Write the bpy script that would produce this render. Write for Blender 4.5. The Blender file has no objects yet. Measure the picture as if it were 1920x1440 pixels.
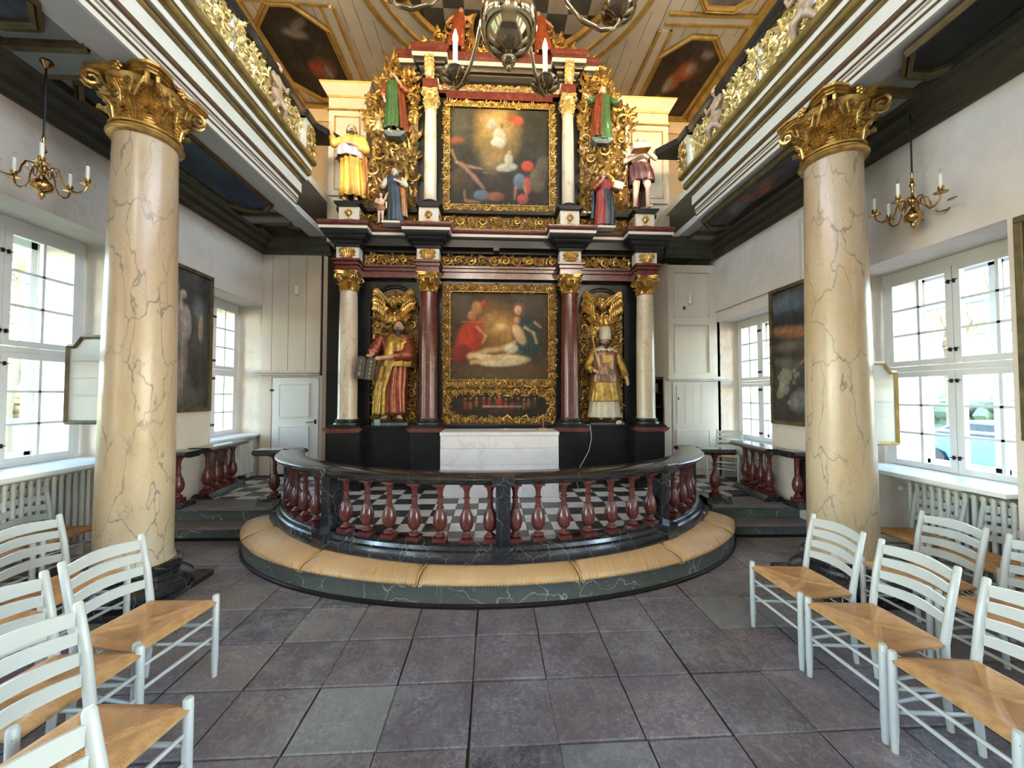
import bpy, bmesh, math, random
import numpy as np
from mathutils import Vector, Matrix, Euler
PI = math.pi
random.seed(7)
scene = bpy.context.scene
COL = scene.collection

# ---------------------------------------------------------------- camera
cam_d = bpy.data.cameras.new('camera')
cam = bpy.data.objects.new('camera', cam_d)
COL.objects.link(cam)
yaw, pit, rol = 0.0503, 0.030, 0.0004
F = Vector((math.sin(yaw)*math.cos(pit), math.cos(yaw)*math.cos(pit), math.sin(pit)))
RT = Vector((math.cos(yaw), -math.sin(yaw), 0))
UP = RT.cross(F)
M3 = Matrix((RT, UP, -F)).transposed()
cam.matrix_world = Matrix.Translation((0, 0, 1.55)) @ M3.to_4x4()
cam_d.sensor_width = 36.0
cam_d.sensor_fit = 'HORIZONTAL'
cam_d.lens = 709.0/1920*36
cam_d.clip_start = 0.02
cam_d.clip_end = 400
scene.camera = cam
# ---------------------------------------------------------------- colour management / sampling
scene.view_settings.view_transform = 'Standard'
scene.view_settings.look = 'None'
scene.view_settings.exposure = EXPO = 0.45
scene.view_settings.gamma = 1.0
scene.view_settings.use_curve_mapping = False
cy = scene.cycles
cy.use_denoising = True
cy.max_bounces = 9
cy.diffuse_bounces = 5
cy.glossy_bounces = 3
cy.transparent_max_bounces = 12
cy.transmission_bounces = 4
cy.caustics_reflective = False
cy.caustics_refractive = False
cy.sample_clamp_indirect = 6.0
# ---------------------------------------------------------------- world: clear cool sky
W = bpy.data.worlds.new('sky')
scene.world = W
W.use_nodes = True
wn = W.node_tree
wn.nodes.clear()
wo = wn.nodes.new('ShaderNodeOutputWorld')
bg = wn.nodes.new('ShaderNodeBackground')
sky = wn.nodes.new('ShaderNodeTexSky')
sky.sky_type = 'NISHITA'
sky.sun_disc = False
SUN_DIR = Vector((-0.08, 1.0, -0.135)).normalized()
sky.sun_elevation = math.radians(14)
sky.sun_rotation = math.radians(175)
sky.air_density = 1.1
sky.dust_density = .6
wm = wn.nodes.new('ShaderNodeMix'); wm.data_type = 'RGBA'; wm.inputs[0].default_value = .5
wm.inputs[7].default_value = (.37,.48,.70,1)
wn.links.new(sky.outputs[0], wm.inputs[6]); wn.links.new(wm.outputs[2], bg.inputs[0])
bg.inputs[1].default_value = SKY_STR = 11
wn.links.new(bg.outputs[0], wo.inputs[0])
# ---------------------------------------------------------------- sun
sd = bpy.data.lights.new('sun', 'SUN')
sd.energy = 6.5
sd.angle = math.radians(0.6)
sd.color = (1.0, 0.83, 0.6)
sun = bpy.data.objects.new('sun', sd)
COL.objects.link(sun)
sun.rotation_euler = SUN_DIR.to_track_quat('-Z', 'Y').to_euler()
def portal(x, y, z, sx, sz, nx):
    """light portal in a window opening (guides the sky light only, adds none)"""
    ld = bpy.data.lights.new('window_portal', 'AREA')
    ld.shape = 'RECTANGLE'
    ld.size = sx
    ld.size_y = sz
    ld.cycles.is_portal = True
    o = bpy.data.objects.new('window_portal', ld)
    COL.objects.link(o)
    o.location = (x, y, z)
    o.rotation_euler = Vector(nx).to_track_quat('-Z', 'Y').to_euler()
    return o

# ================================================================= mesh helpers
class MB:
    def __init__(s):
        s.v = []; s.f = []; s.m = []; s.cur = 0; s.T = None
    def add(s, vs, fs):
        b = len(s.v)
        if s.T is not None:
            T = s.T
            vs = [tuple(T @ Vector(p)) for p in vs]
        s.v.extend(vs)
        for q in fs:
            s.f.append(tuple(i+b for i in q)); s.m.append(s.cur)
        return s
    def box(s, x0, x1, y0, y1, z0, z1):
        if x0 > x1: x0, x1 = x1, x0
        if y0 > y1: y0, y1 = y1, y0
        if z0 > z1: z0, z1 = z1, z0
        return s.add([(x0,y0,z0),(x1,y0,z0),(x1,y1,z0),(x0,y1,z0),(x0,y0,z1),(x1,y0,z1),(x1,y1,z1),(x0,y1,z1)],
                     [(0,3,2,1),(4,5,6,7),(0,1,5,4),(1,2,6,5),(2,3,7,6),(3,0,4,7)])
    def cbox(s, x, y, z, sx, sy, sz):
        return s.box(x-sx/2, x+sx/2, y-sy/2, y+sy/2, z-sz/2, z+sz/2)
    def tube(s, pts, rs, n=8, cap=True, flat=1.0, up=None):
        pts = [Vector(p) for p in pts]
        if not hasattr(rs, '__len__'): rs = [rs]*len(pts)
        vs = []; fs = []
        prev = None
        for i, p in enumerate(pts):
            if i == 0: t = pts[1]-p
            elif i == len(pts)-1: t = p-pts[-2]
            else: t = pts[i+1]-pts[i-1]
            if t.length < 1e-9: t = Vector((0,0,1))
            t.normalize()
            if prev is None:
                a = Vector(up) if up else (Vector((0,0,1)) if abs(t.z) < .9 else Vector((1,0,0)))
                u = (a - t*a.dot(t)).normalized()
            else:
                u = (prev - t*prev.dot(t))
                u = u.normalized() if u.length > 1e-6 else t.orthogonal().normalized()
            prev = u
            w = t.cross(u)
            for k in range(n):
                an = 2*PI*k/n
                vs.append(tuple(p + u*(math.sin(an)*rs[i]*flat) + w*(math.cos(an)*rs[i])))
        for i in range(len(pts)-1):
            for k in range(n):
                k2 = (k+1) % n
                fs.append((i*n+k, i*n+k2, (i+1)*n+k2, (i+1)*n+k))
        if cap:
            fs.append(tuple(range(n-1, -1, -1)))
            fs.append(tuple((len(pts)-1)*n+k for k in range(n)))
        return s.add(vs, fs)
    def lathe(s, prof, n=16, c=(0,0), a0=0, cap=True, sx=1, sy=1):
        """prof: list of (r,z)"""
        vs = []; fs = []
        for r, z in prof:
            for k in range(n):
                a = a0+2*PI*k/n
                vs.append((c[0]+r*math.cos(a)*sx, c[1]+r*math.sin(a)*sy, z))
        for i in range(len(prof)-1):
            for k in range(n):
                k2 = (k+1) % n
                fs.append((i*n+k, i*n+k2, (i+1)*n+k2, (i+1)*n+k))
        if cap:
            fs.append(tuple(range(n-1, -1, -1)))
            fs.append(tuple((len(prof)-1)*n+k for k in range(n)))
        return s.add(vs, fs)
    def ell(s, c, r, n=12, m=8, ax=None):
        c = Vector(c); vs = []; fs = []
        if not hasattr(r, '__len__'): r = (r, r, r)
        R = ax if ax is not None else Matrix.Identity(3)
        vs.append(tuple(c+R@Vector((0,0,-r[2]))))
        for i in range(1, m):
            ph = -PI/2+PI*i/m
            for k in range(n):
                a = 2*PI*k/n
                vs.append(tuple(c+R@Vector((r[0]*math.cos(ph)*math.cos(a), r[1]*math.cos(ph)*math.sin(a), r[2]*math.sin(ph)))))
        vs.append(tuple(c+R@Vector((0,0,r[2]))))
        for k in range(n):
            k2 = (k+1) % n
            fs.append((0, 1+k2, 1+k))
            fs.append((len(vs)-1, 1+(m-2)*n+k, 1+(m-2)*n+k2))
            for i in range(m-2):
                fs.append((1+i*n+k, 1+i*n+k2, 1+(i+1)*n+k2, 1+(i+1)*n+k))
        return s.add(vs, fs)
    def prism(s, poly, a0, a1, axis='y'):
        """extrude a 2d polygon. axis y: poly in xz; z: poly in xy; x: poly in yz"""
        n = len(poly)
        def mk(p, a):
            if axis == 'y': return (p[0], a, p[1])
            if axis == 'z': return (p[0], p[1], a)
            return (a, p[0], p[1])
        vs = [mk(p, a0) for p in poly]+[mk(p, a1) for p in poly]
        fs = [tuple(range(n)), tuple(range(2*n-1, n-1, -1))]
        for i in range(n):
            j = (i+1) % n
            fs.append((i, i+n, j+n, j))
        return s.add(vs, fs)
    def sweep(s, path, prof, closed=False, cap=True):
        """sweep profile [(out,z)] along a horizontal path [(x,y)] ; 'out' is to the right of travel"""
        n = len(path); m = len(prof); vs = []; fs = []
        for i in range(n):
            p = Vector(path[i])
            if closed:
                d0 = (p-Vector(path[i-1])).normalized(); d1 = (Vector(path[(i+1) % n])-p).normalized()
            else:
                d0 = (p-Vector(path[i-1])).normalized() if i else None
                d1 = (Vector(path[i+1])-p).normalized() if i < n-1 else None
                if d0 is None: d0 = d1
                if d1 is None: d1 = d0
            n0 = Vector((d0.y, -d0.x)); n1 = Vector((d1.y, -d1.x))
            b = (n0+n1)
            b = b/(max(0.2, 1+n0.dot(n1)))
            for o, z in prof:
                q = p+b*o
                vs.append((q.x, q.y, z))
        for i in range(n if closed else n-1):
            j = (i+1) % n
            for k in range(m):
                l = (k+1) % m
                fs.append((i*m+k, i*m+l, j*m+l, j*m+k))
        if cap and not closed:
            fs.append(tuple(range(m-1, -1, -1)))
            fs.append(tuple((n-1)*m+k for k in range(m)))
        return s.add(vs, fs)
    def grid(s, fn, nu, nv, closed_u=False):
        vs = [tuple(fn(i/nu, j/nv)) for j in range(nv+1) for i in range(nu if closed_u else nu+1)]
        w = nu if closed_u else nu+1
        fs = []
        for j in range(nv):
            for i in range(nu):
                i2 = (i+1) % w if closed_u else i+1
                fs.append((j*w+i, j*w+i2, (j+1)*w+i2, (j+1)*w+i))
        return s.add(vs, fs)
    def build(s, name, mat, parent=None, smooth=False, off=None, bevel=0, fixn=True, kind=None, auto=None):
        me = bpy.data.meshes.new(name)
        vs = s.v
        if off is None and parent is not None:
            off = world_loc(parent)
        if off is not None and (off[0] or off[1] or off[2]):
            vs = [(p[0]-off[0], p[1]-off[1], p[2]-off[2]) for p in vs]
        me.from_pydata([tuple(p) for p in vs], [], s.f)
        mats = mat if isinstance(mat, (list, tuple)) else [mat]
        for q in mats: me.materials.append(q)
        if len(mats) > 1: me.polygons.foreach_set('material_index', s.m)
        if fixn and len(s.f) < 60000:
            bm = bmesh.new(); bm.from_mesh(me)
            bmesh.ops.recalc_face_normals(bm, faces=bm.faces)
            if bevel:
                bmesh.ops.bevel(bm, geom=[e for e in bm.edges if e.is_manifold and e.calc_face_angle(0) > .6], offset=bevel, segments=2, affect='EDGES', profile=.6, clamp_overlap=True)
            bm.to_mesh(me); bm.free()
        if smooth:
            me.polygons.foreach_set('use_smooth', [True]*len(me.polygons))
            if auto: me.set_sharp_from_angle(angle=math.radians(auto))
        o = bpy.data.objects.new(name, me)
        COL.objects.link(o)
        if parent is not None: o.parent = parent
        if kind: o['kind'] = kind
        return o
def world_loc(o):
    l = Vector(o.location)
    while o.parent is not None:
        o = o.parent; l = l+Vector(o.location)
    return l
def thing(name, label, cat, loc=(0,0,0), group=None, kind=None):
    o = bpy.data.objects.new(name, None); COL.objects.link(o)
    o.empty_display_size = .1
    o.location = loc
    if kind: o['kind'] = kind
    if label: o['label'] = label
    if cat: o['category'] = cat
    if group: o['group'] = group
    return o
def tag(o, label, cat, group=None):
    o['label'] = label; o['category'] = cat
    if group: o['group'] = group
    return o
def struct(name, loc=(0,0,0)):
    return thing(name, None, None, loc, kind='structure')
def copy_tree(o, parent=None):
    c = o.copy(); COL.objects.link(c); c.parent = parent
    for ch in list(o.children): copy_tree(ch, c)
    return c
def dup(o, loc, rz=0, label=None, scale=None):
    c = copy_tree(o); c.location = loc; c.rotation_euler = (0,0,rz)
    if label: c['label'] = label
    if scale: c.scale = (scale,)*3
    return c

# ================================================================= materials
def newmat(name):
    m = bpy.data.materials.new(name); m.use_nodes = True
    nt = m.node_tree; nt.nodes.clear()
    out = nt.nodes.new('ShaderNodeOutputMaterial'); b = nt.nodes.new('ShaderNodeBsdfPrincipled')
    nt.links.new(b.outputs[0], out.inputs[0])
    return m, nt, b
def rgb(c): return (c[0], c[1], c[2], 1)
def ramp(nt, src, stops, interp='LINEAR'):
    r = nt.nodes.new('ShaderNodeValToRGB'); r.color_ramp.interpolation = interp
    e = r.color_ramp.elements
    while len(e) < len(stops): e.new(.5)
    for q, (p, c) in zip(e, stops):
        q.position = p; q.color = rgb(c) if hasattr(c, '__len__') else (c,c,c,1)
    nt.links.new(src, r.inputs[0]); return r.outputs[0]
def coords(nt, scale=(1,1,1), obj=True, dist=0, dscale=2):
    tc = nt.nodes.new('ShaderNodeTexCoord'); mp = nt.nodes.new('ShaderNodeMapping')
    mp.inputs[3].default_value = scale
    nt.links.new(tc.outputs['Object'], mp.inputs[0])
    v = mp.outputs[0]
    if dist:
        n = nt.nodes.new('ShaderNodeTexNoise'); n.inputs['Scale'].default_value = dscale; n.inputs['Detail'].default_value = 4
        nt.links.new(v, n.inputs[0])
        ad = nt.nodes.new('ShaderNodeVectorMath'); ad.operation = 'MULTIPLY_ADD'
        ad.inputs[1].default_value = (dist,)*3
        nt.links.new(n.outputs[1], ad.inputs[0]); nt.links.new(v, ad.inputs[2])
        v = ad.outputs[0]
    return v
def noise(nt, vec, scale, detail=4, rough=.5):
    n = nt.nodes.new('ShaderNodeTexNoise'); n.inputs['Scale'].default_value = scale
    n.inputs['Detail'].default_value = detail; n.inputs['Roughness'].default_value = rough
    nt.links.new(vec, n.inputs[0]); return n.outputs[0]
def mixc(nt, fac, a, b, typ='MIX'):
    m = nt.nodes.new('ShaderNodeMix'); m.data_type = 'RGBA'; m.blend_type = typ
    for s, v in ((m.inputs[0], fac), (m.inputs[6], a), (m.inputs[7], b)):
        if hasattr(v, 'is_linked'): nt.links.new(v, s)
        elif hasattr(v, '__len__'): s.default_value = rgb(v)
        else: s.default_value = v
    return m.outputs[2]
def math_(nt, op, a, b=None, c=None):
    m = nt.nodes.new('ShaderNodeMath'); m.operation = op
    for s, v in zip(m.inputs, (a, b, c)):
        if v is None: continue
        if hasattr(v, 'is_linked'): nt.links.new(v, s)
        else: s.default_value = v
    return m.outputs[0]
def bump(nt, b, h, strength=.3, dist=.01):
    n = nt.nodes.new('ShaderNodeBump'); n.inputs['Strength'].default_value = strength; n.inputs['Distance'].default_value = dist
    nt.links.new(h, n.inputs['Height']); nt.links.new(n.outputs[0], b.inputs['Normal'])
def paint(name, c, rough=.5, metal=0, var=.12, nscale=6, bmp=.1, bscale=60, bdist=.003, spec=.5, c2=None, zs=1):
    m, nt, b = newmat(name)
    v = coords(nt, (1,1,zs))
    c2 = c2 or tuple(x*(1-var*2) for x in c)
    f = ramp(nt, noise(nt, v, nscale, 5, .6), [(.35, 0), (.65, 1)])
    nt.links.new(mixc(nt, f, c, c2), b.inputs['Base Color'])
    b.inputs['Roughness'].default_value = rough; b.inputs['Metallic'].default_value = metal
    b.inputs['Specular IOR Level'].default_value = spec
    if bmp: bump(nt, b, noise(nt, v, bscale, 3), bmp, bdist)
    return m
def veined(name, base, base2, vein, vscale=3, width=.03, dist=.5, dscale=2, rough=.25, mott=3, vmix=.8, stretch=(1,1,1), coat=0, v2=None):
    m, nt, b = newmat(name)
    v = coords(nt, stretch); vd = coords(nt, stretch, dist=dist, dscale=dscale)
    f = ramp(nt, noise(nt, v, mott, 6, .6), [(.32, 0), (.68, 1)])
    c = mixc(nt, f, base, base2)
    for k, (sc, wd, mx) in enumerate(((vscale, width, vmix), (vscale*2.3, width*.6, vmix*.5))):
        vo = nt.nodes.new('ShaderNodeTexVoronoi'); vo.feature = 'DISTANCE_TO_EDGE'; vo.inputs['Scale'].default_value = sc
        nt.links.new(vd, vo.inputs[0])
        g = ramp(nt, vo.outputs['Distance'], [(0, 1), (wd, 0)])
        patch = ramp(nt, noise(nt, v, sc*.8+k, 3), [(.36, 0), (.5, 1)])
        g = math_(nt, 'MULTIPLY', math_(nt, 'MULTIPLY', g, patch), mx)
        c = mixc(nt, g, c, vein)
    nt.links.new(c, b.inputs['Base Color'])
    b.inputs['Roughness'].default_value = rough
    if coat: b.inputs['Coat Weight'].default_value = coat; b.inputs['Coat Roughness'].default_value = .12
    bump(nt, b, noise(nt, v, 25, 3), .08, .004)
    return m
def emis(name, c, s):
    m = bpy.data.materials.new(name); m.use_nodes = True; nt = m.node_tree; nt.nodes.clear()
    out = nt.nodes.new('ShaderNodeOutputMaterial'); e = nt.nodes.new('ShaderNodeEmission')
    e.inputs[0].default_value = rgb(c); e.inputs[1].default_value = s
    nt.links.new(e.outputs[0], out.inputs[0]); return m
def canvas_mat(name, rough=.6):
    m, nt, b = newmat(name); b.inputs['Specular IOR Level'].default_value = .2
    a = nt.nodes.new('ShaderNodeAttribute'); a.attribute_name = 'paint'
    v = coords(nt)
    c = mixc(nt, .35, a.outputs['Color'], mixc(nt, 1, a.outputs['Color'], ramp(nt, noise(nt, v, 30, 4), [(.3, .55), (.7, 1.3)]), 'MULTIPLY'))
    nt.links.new(c, b.inputs['Base Color'])
    b.inputs['Roughness'].default_value = rough
    bump(nt, b, noise(nt, v, 180, 2), .15, .002)
    return m
M_COL = veined('marbled_cream_column', (.43,.31,.175), (.53,.43,.305), (.13,.11,.10), 3.0, .024, .8, 2.2, .28, 2.2, .8, (1.7,1.7,.55))
M_WCOL = veined('marbled_pale_column', (.48,.395,.285), (.56,.475,.365), (.20,.14,.10), 5, .03, .5, 3, .3, 4, .5, (1,1,.6))
M_REDM = veined('marbled_red', (.085,.017,.014), (.125,.027,.021), (.36,.2,.16), 9, .02, .35, 5, .26, 9, .4, coat=.15)
M_BLKM = veined('marbled_black', (.012,.012,.014), (.022,.023,.026), (.40,.39,.36), 4.5, .012, .4, 3, .22, 5, .45, coat=.3)
M_RAILB = veined('black_rail_gloss', (.012,.012,.013), (.02,.02,.022), (.35,.33,.30), 2.5, .006, .4, 2, .20, 5, .3, coat=.4)
M_BLACK = paint('black_paint', (.012,.012,.013), .3, var=.2, spec=.4)
M_GRNM = veined('marbled_grey_green', (.065,.082,.078), (.09,.108,.10), (.5,.52,.48), 3.2, .016, .45, 3, .38, 4, .8)
M_ALTM = veined('marbled_altar_white', (.60,.575,.60), (.66,.64,.66), (.33,.31,.34), 4, .03, .5, 3, .4, 5, .35)
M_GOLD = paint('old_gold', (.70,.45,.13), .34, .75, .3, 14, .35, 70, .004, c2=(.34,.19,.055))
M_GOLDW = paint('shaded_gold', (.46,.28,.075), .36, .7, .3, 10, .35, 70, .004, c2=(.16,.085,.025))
M_GOLDP = paint('pale_gold', (.78,.62,.30), .4, .55, .2, 16, .35, 70, .004, c2=(.5,.36,.13))
M_GOLDL = paint('gilt_line', (.46,.30,.085), .4, .5, .2, 6)
M_BROWNL = paint('brown_line', (.15,.075,.03), .5)
M_GILTY = paint('yellow_gilt', (.56,.37,.10), .45, .3, .2, 6)
M_TORUS = paint('dull_gilt_torus', (.30,.215,.07), .38, .45, .25, 7)
M_TAUPE = paint('underside_shade_taupe', (.33,.265,.215), .6, var=.04)  # taupe stands in for the shade under the gallery mouldings
M_BRASS = paint('brass', (.55,.33,.12), .16, 1.0, .1, 5, 0)
M_DBRASS = paint('dark_brass', (.42,.32,.18), .10, 1.0, .12, 5, 0)
M_PLAS = paint('plaster_white', (.62,.545,.465), .85, var=.05, nscale=2.0, bmp=.7, bscale=6, bdist=.04)
M_PLASR = paint('plaster_reveal', (.74,.73,.69), .85, var=.03, nscale=2.5, bmp=.35, bscale=7, bdist=.02)
M_WOODW = paint('cream_painted_wood', (.57,.48,.385), .55, var=.05, nscale=4, bmp=.12, bscale=18, bdist=.004, zs=.1)
M_WOODC = paint('white_painted_wood', (.62,.58,.50), .5, var=.05, nscale=4, bmp=.12, bscale=18, bdist=.004, zs=.1)
M_DOORW = paint('door_white', (.70,.69,.67), .45, var=.03)
M_FASC = paint('gallery_cream', (.68,.66,.58), .45, var=.03, nscale=3)
M_SOFF = paint('soffit_grey', (.40,.38,.355), .6, var=.04, nscale=3)
M_CEIL = paint('ceiling_cream', (.80,.73,.60), .6, var=.05, nscale=3)
M_ACEIL = paint('aisle_ceiling_grey', (.24,.25,.24), .6, var=.08, nscale=3)
M_MOULD = paint('green_black_moulding', (.045,.045,.032), .5, var=.2, nscale=5)
M_MOULDG = paint('dull_gilt_moulding', (.15,.11,.045), .5, .2, .3, 8)
M_WIN = paint('window_white', (.68,.70,.70), .4, var=.02)
M_CHAIR = paint('chair_white_lacquer', (.50,.515,.49), .3, var=.02, nscale=2, bmp=0)
M_RAD = paint('radiator_cream', (.58,.57,.51), .35, var=.04)
M_IRON = paint('black_iron', (.02,.02,.022), .4, .6, .1)
M_DARK = paint('dark_recess', (.02,.016,.013), .9)
M_SKIN = paint('painted_flesh', (.52,.30,.19), .45, var=.08, nscale=20)
M_SKINP = paint('pale_flesh', (.66,.47,.36), .4, var=.08, nscale=20)
M_HAIR = paint('black_hair', (.02,.014,.01), .5, bmp=.4, bscale=60)
M_HAIRG = paint('gilded_hair', (.5,.32,.1), .4, .4, bmp=.4, bscale=60)
M_HAIRGR = paint('grey_hair', (.35,.3,.24), .5, bmp=.4, bscale=60)
M_CANVAS = canvas_mat('oil_painting')
M_STEPW = paint('worn_step_stone', (.17,.15,.145), .6, var=.12, nscale=7, bmp=.3, bscale=20)
M_CORD = paint('white_cord', (.6,.58,.52), .5)
M_CANDLE = paint('candle_wax', (.80,.76,.66), .4, var=.02, bmp=0)
M_PINE = paint('pine_wood', (.5,.3,.15), .5)
# ================================================================= special materials
def stone_mat():
    m, nt, b = newmat('flagstone')
    oi = nt.nodes.new('ShaderNodeObjectInfo')
    v = coords(nt)
    ad = nt.nodes.new('ShaderNodeVectorMath'); ad.operation = 'MULTIPLY_ADD'
    ad.inputs[1].default_value = (1,1,1)
    nt.links.new(v, ad.inputs[0]); nt.links.new(oi.outputs['Location'], ad.inputs[2])
    v = ad.outputs[0]
    base = ramp(nt, oi.outputs['Random'], [(0, (.20,.145,.145)), (.2, (.15,.11,.115)), (.4, (.22,.165,.155)), (.55, (.14,.12,.135)), (.7, (.20,.165,.16)), (.8, (.245,.25,.225)), (.86, (.17,.135,.14)), (.93, (.065,.063,.07)), (1, (.23,.185,.175))])
    n1 = ramp(nt, noise(nt, v, 2.6, 5, .6), [(.42, 0), (.58, 1)])
    c = mixc(nt, math_(nt, 'MULTIPLY', n1, .5), base, (.125,.115,.14))
    n2 = ramp(nt, noise(nt, v, 5.5, 8, .75), [(.47, 0), (.66, 1)])
    c = mixc(nt, math_(nt, 'MULTIPLY', n2, .5), c, (.34,.32,.31))
    n3 = ramp(nt, noise(nt, v, 34, 6, .8), [(.5, 0), (.62, 1)])
    c = mixc(nt, math_(nt, 'MULTIPLY', n3, .4), c, (.42,.39,.37))
    nt.links.new(c, b.inputs['Base Color'])
    r = ramp(nt, noise(nt, v, 9, 5), [(.3, .34), (.7, .6)])
    nt.links.new(r, b.inputs['Roughness'])
    vd = nt.nodes.new('ShaderNodeVectorMath'); vd.operation = 'MULTIPLY_ADD'; vd.inputs[1].default_value = (.35,.35,.35)
    nn = nt.nodes.new('ShaderNodeTexNoise'); nn.inputs['Scale'].default_value = 7; nn.inputs['Detail'].default_value = 6
    nt.links.new(v, nn.inputs[0]); nt.links.new(nn.outputs[1], vd.inputs[0]); nt.links.new(v, vd.inputs[2])
    vo = nt.nodes.new('ShaderNodeTexVoronoi'); vo.feature = 'DISTANCE_TO_EDGE'; vo.inputs['Scale'].default_value = 16; nt.links.new(vd.outputs[0], vo.inputs[0])
    crk = math_(nt, 'MULTIPLY', ramp(nt, vo.outputs['Distance'], [(0, 1), (.06, 0)]), ramp(nt, noise(nt, v, 4, 4), [(.45, 0), (.6, .55)]))
    c = mixc(nt, crk, c, (.44,.42,.40)); nt.links.new(c, b.inputs['Base Color'])
    big = ramp(nt, noise(nt, v, 1.3, 3, .5), [(.3, .62), (.7, 1.2)]); nt.links.new(mixc(nt, 1, c, big, 'MULTIPLY'), b.inputs['Base Color'])
    hs = math_(nt, 'ADD', noise(nt, v, 6, 8, .7), math_(nt, 'MULTIPLY', noise(nt, v, 45, 6, .7), .35))
    bump(nt, b, hs, .55, .012)
    return m
M_STONE = stone_mat()
M_JOINT = paint('stone_joint', (.13,.11,.10), .9, var=.3, nscale=9)
def check_mat(name, a, bb, vein):
    m, nt, b = newmat(name)
    oi = nt.nodes.new('ShaderNodeObjectInfo'); v = coords(nt)
    ad = nt.nodes.new('ShaderNodeVectorMath'); ad.operation = 'ADD'
    nt.links.new(v, ad.inputs[0]); nt.links.new(oi.outputs['Location'], ad.inputs[1]); v = ad.outputs[0]
    c = mixc(nt, oi.outputs['Random'], a, bb)
    n = ramp(nt, noise(nt, v, 9, 7, .7), [(.45, 0), (.7, 1)])
    c = mixc(nt, math_(nt, 'MULTIPLY', n, .55), c, vein)
    nt.links.new(c, b.inputs['Base Color']); b.inputs['Roughness'].default_value = .3
    bump(nt, b, noise(nt, v, 30, 5), .15, .005)
    return m
M_CKW = check_mat('check_white_marble', (.72,.71,.68), (.58,.57,.55), (.36,.34,.33))
M_CKB = check_mat('check_black_marble', (.020,.021,.026), (.045,.045,.05), (.13,.125,.12))
def glass_mat():
    m = bpy.data.materials.new('window_glass'); m.use_nodes = True; nt = m.node_tree; nt.nodes.clear()
    out = nt.nodes.new('ShaderNodeOutputMaterial'); mx = nt.nodes.new('ShaderNodeMixShader')
    t = nt.nodes.new('ShaderNodeBsdfTransparent'); g = nt.nodes.new('ShaderNodeBsdfGlossy'); g.inputs['Roughness'].default_value = .03
    lw = nt.nodes.new('ShaderNodeLayerWeight'); lw.inputs[0].default_value = .5
    f = math_(nt, 'ADD', math_(nt, 'MULTIPLY', math_(nt, 'POWER', lw.outputs['Facing'], 4), .35), .03)
    t.inputs[0].default_value = (.93,.96,.96,1)
    nt.links.new(f, mx.inputs[0]); nt.links.new(t.outputs[0], mx.inputs[1]); nt.links.new(g.outputs[0], mx.inputs[2])
    nt.links.new(mx.outputs[0], out.inputs[0]); return m
M_GLASS = glass_mat()

# ================================================================= floor of the nave
fl = struct('floor')
b = MB(); b.box(-4.5, 4.5, -5.2, 7.6, -.3, -.022); b.build('floor_bed', M_JOINT, fl)
TW, TD = .403, .386
variants = []
for k in range(5):
    b = MB(); g = .0035
    rr = random.Random(k)
    z = [rr.uniform(-.0012, .0012) for _ in range(4)]
    x0, x1, y0, y1 = -TW/2+g, TW/2-g, -TD/2+g, TD/2-g
    e = .006
    b.add([(x0,y0,-.03),(x1,y0,-.03),(x1,y1,-.03),(x0,y1,-.03),
           (x0,y0,z[0]-.004),(x1,y0,z[1]-.004),(x1,y1,z[2]-.004),(x0,y1,z[3]-.004),
           (x0+e,y0+e,z[0]),(x1-e,y0+e,z[1]),(x1-e,y1-e,z[2]),(x0+e,y1-e,z[3])],
          [(0,1,5,4),(1,2,6,5),(2,3,7,6),(3,0,4,7),(4,5,9,8),(5,6,10,9),(6,7,11,10),(7,4,8,11),(8,9,10,11)])
    me = bpy.data.meshes.new('tile'); me.from_pydata(b.v, [], b.f); me.materials.append(M_STONE); variants.append(me)
cnt = 0
far = MB()
for i in range(-10, 11):
    for j in range(-9, 9):
        x = -.107+TW*(i+.5)+ (random.uniform(-.004,.004)); y = 2.494+TD*(j-.5)+random.uniform(-.004,.004)
        if y > 4.45 or abs(x) > 4.3 or y < -1.5: continue
        inside = ((x-.03)/2.4)**2+((y-4.62)/1.5)**2 < 1 and y > 3.2
        if inside: continue
        if y < .45 or (abs(x) > 3.75):
            far.cbox(x, y, -.016, TW-.007, TD-.007, .03); continue
        o = bpy.data.objects.new('tile', random.choice(variants)); COL.objects.link(o); o.parent = fl
        o.location = (x, y, random.uniform(-.0012, .0008)); cnt += 1
far.build('paving', M_STONE, fl, kind='stuff')
# ================================================================= raised chancel floor
DZ = .3
ELX, ELY = .03, 4.62
def ell_pts(a, b_, cx, cyy, t0, t1, n):
    return [(cx+a*math.cos(t0+(t1-t0)*i/n), cyy+b_*math.sin(t0+(t1-t0)*i/n)) for i in range(n+1)]
da = struct('floor_chancel')
front = ell_pts(2.56, 1.62, ELX, ELY+.12, PI, 2*PI, 40)
poly = [(-4.1, 4.55)]+[(-2.53,4.55)]+front[1:-1]+[(2.59,4.45),(4.0,4.38),(4.0,7.4),(-4.1,7.4)]
b = MB(); b.prism(poly, 0, DZ-.022, 'z'); b.build('floor_bed', M_JOINT, da)
CW, CD = .245, .2245
def ckmesh(mt):
    b = MB(); g = .002; e = .003
    x0,x1,y0,y1 = -CW/2+g, CW/2-g, -CD/2+g, CD/2-g
    b.add([(x0,y0,-.03),(x1,y0,-.03),(x1,y1,-.03),(x0,y1,-.03),(x0,y0,-.003),(x1,y0,-.003),(x1,y1,-.003),(x0,y1,-.003),
           (x0+e,y0+e,0),(x1-e,y0+e,0),(x1-e,y1-e,0),(x0+e,y1-e,0)],
          [(0,1,5,4),(1,2,6,5),(2,3,7,6),(3,0,4,7),(4,5,9,8),(5,6,10,9),(6,7,11,10),(7,4,8,11),(8,9,10,11)])
    me = bpy.data.meshes.new('tile'); me.from_pydata(b.v, [], b.f); me.materials.append(mt); return me
CKM = (ckmesh(M_CKW), ckmesh(M_CKB))
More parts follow.
